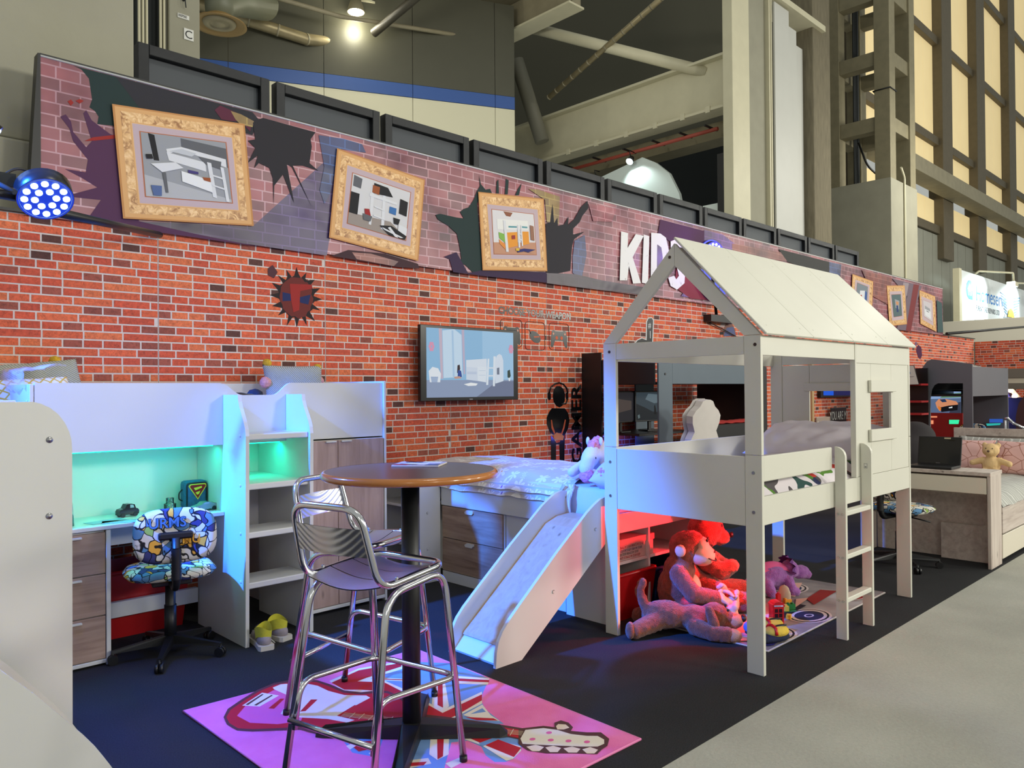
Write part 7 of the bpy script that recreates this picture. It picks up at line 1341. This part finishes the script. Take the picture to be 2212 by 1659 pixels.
# ---------------------------------------------------------------- led stage lamps on the wall brackets
def par(name, label, loc, aim, r=.115, col=(170, 210, 255), es=4, rings=True):
    t = thing(name, label, 'lamp', loc); d = (Vector(aim)-Vector(loc)).normalized(); t.rotation_mode = 'QUATERNION'; t.rotation_quaternion = d.to_track_quat('Z', 'Y')
    ob('housing', MB().lathe([(0, -.13), (r*.55, -.13), (r*.75, -.1), (r, -.075), (r*1.0, .0), (r*.985, .002)], n=32), mat('par_black', (26, 27, 31), .3), t)
    ob('face', MB().lathe([(r*.985, .001), (r*.93, -.002), (0, -.002)], n=32), mat('par_face', (24, 40, 110), .4, emit=(20, 60, 220), es=.7), t)
    ob('rim_ring', MB().lathe([(r*.9, 0), (r*.915, .003), (r*.93, 0)], n=32), mat('par_rim', (120, 150, 210), .3), t)
    for n_, rr in ((12, r*.72), (6, r*.37)):
        for k in range(n_):
            a = 2*math.pi*k/n_+(.2 if n_ == 12 else .3); ob('led_lens', MB().ell((rr*math.cos(a), rr*math.sin(a), .0), (r*.14, r*.14, .008), 10), mat('led_white_blue', (255, 255, 255), .3, emit=col, es=es), t)
    return t
P1 = (.92, 3.97, 2.33)
p1_ = par('stage_lamp', 'round blue led stage lamp with eighteen lenses on a bracket at the left', P1, (.9, 2.2, .3))
br_ = thing('lamp_bracket', 'black steel bracket arm holding the left stage lamp to the wall', 'bracket')
ob('arm', MB().tube([(1.0, 4.08, 2.3), (1.95, 5.46, 2.53)], .022, 8), M_black, br_); ob('arm', MB().tube([(.88, 4.02, 2.33), (.2, 4.3, 2.42)], .022, 8), M_black, br_)
ob('yoke', MB().tube(bend([(.79, 3.92, 2.33), (.72, 4.02, 2.39), (.78, 4.12, 2.43), (.98, 4.06, 2.41)], .03), .012, 8).box(-.06, .06, -.008, .008, -.03, .03, M=Matrix.Translation((.76, 4.05, 2.41))), M_dark, br_)
ob('cable', MB().tube(bend([(.76, 4.07, 2.42), (.85, 4.12, 2.5), (.97, 4.1, 2.44), (.95, 4.06, 2.36)], .06), .006, 6), M_black, br_)
lamp('SPOT', 'left_stage_light', (.9, 3.84, 2.22), 380, (.05, .17, 1), (1.0, 2.7, .0), spot_size=R(100), spot_blend=.9, shadow_soft_size=.07)
dcx, dcz = [(8.959,3.001)][0]
ds = thing('round_sign', 'round blue disc sign hanging on the banner behind the house roof', 'sign')
ob('disc', MB().lathe([(0, 0), (.4, 0), (.4, .015), (0, .015)], n=40, smooth=False), mat('blue_disc', (40, 66, 220), .4, emit=(30, 50, 255), es=.35), ds, (dcx, 5.44, dcz), (R(90), 0, 0))  # emission stands in for the blue lamp light falling on the disc
ob('inner_ring', MB().lathe([(.25, .016), (.258, .018), (.266, .016)], n=40), mat('dark_blue', (24, 30, 120), .5), ds, (dcx, 5.44, dcz), (R(90), 0, 0))
P2 = (dcx*.955, 5.18, dcz*.99+.2)
p2_ = par('stage_lamp', 'small pink blue led stage lamp in front of the round blue sign', P2, (6.5, 2.0, 2.2), .12, (255, 170, 235), 3)
br2 = thing('lamp_bracket', 'black bracket fixing the second stage lamp above the brick wall', 'bracket'); bx_ = [(8.812,2.373),(9.201,2.483)]
ob('arm', MB().box(bx_[0][0], bx_[1][0]+.25, 5.38, 5.49, bx_[0][1]-.05, bx_[0][1]+.04).tube([(bx_[0][0]+.2, 5.42, bx_[0][1]), (P2[0], 5.22, P2[2]-.1)], .02, 8), M_black, br2); ob('cable', MB().tube(bend([(bx_[0][0]+.1, 5.46, bx_[0][1]-.06), (bx_[0][0]+.5, 5.47, bx_[0][1]-.14), (bx_[0][0]+.9, 5.48, bx_[0][1]-.24)], .1), .008, 6), M_black, br2)
lamp('POINT', 'second_stage_light', (P2[0]-.1, 5.0, P2[2]), 9, (.35, .12, 1), shadow_soft_size=.1)
P3 = (.74, 4.2, 2.6)
p3_ = par('stage_lamp', 'blue led stage lamp cut by the left picture edge', P3, (3.5, 4.0, .6), .1)
br3 = thing('lamp_bracket', 'short black bracket of the lamp at the picture edge', 'bracket'); ob('arm', MB().tube([(.68, 4.2, 2.66), (.3, 5.46, 2.56)], .02, 8), M_black, br3)
lamp('SPOT', 'far_left_stage_light', (-2.5, 4.2, 4.5), 9000, (.02, .17, 1), (3.35, 3.95, .45), spot_size=R(28), spot_blend=.6, shadow_soft_size=.1)
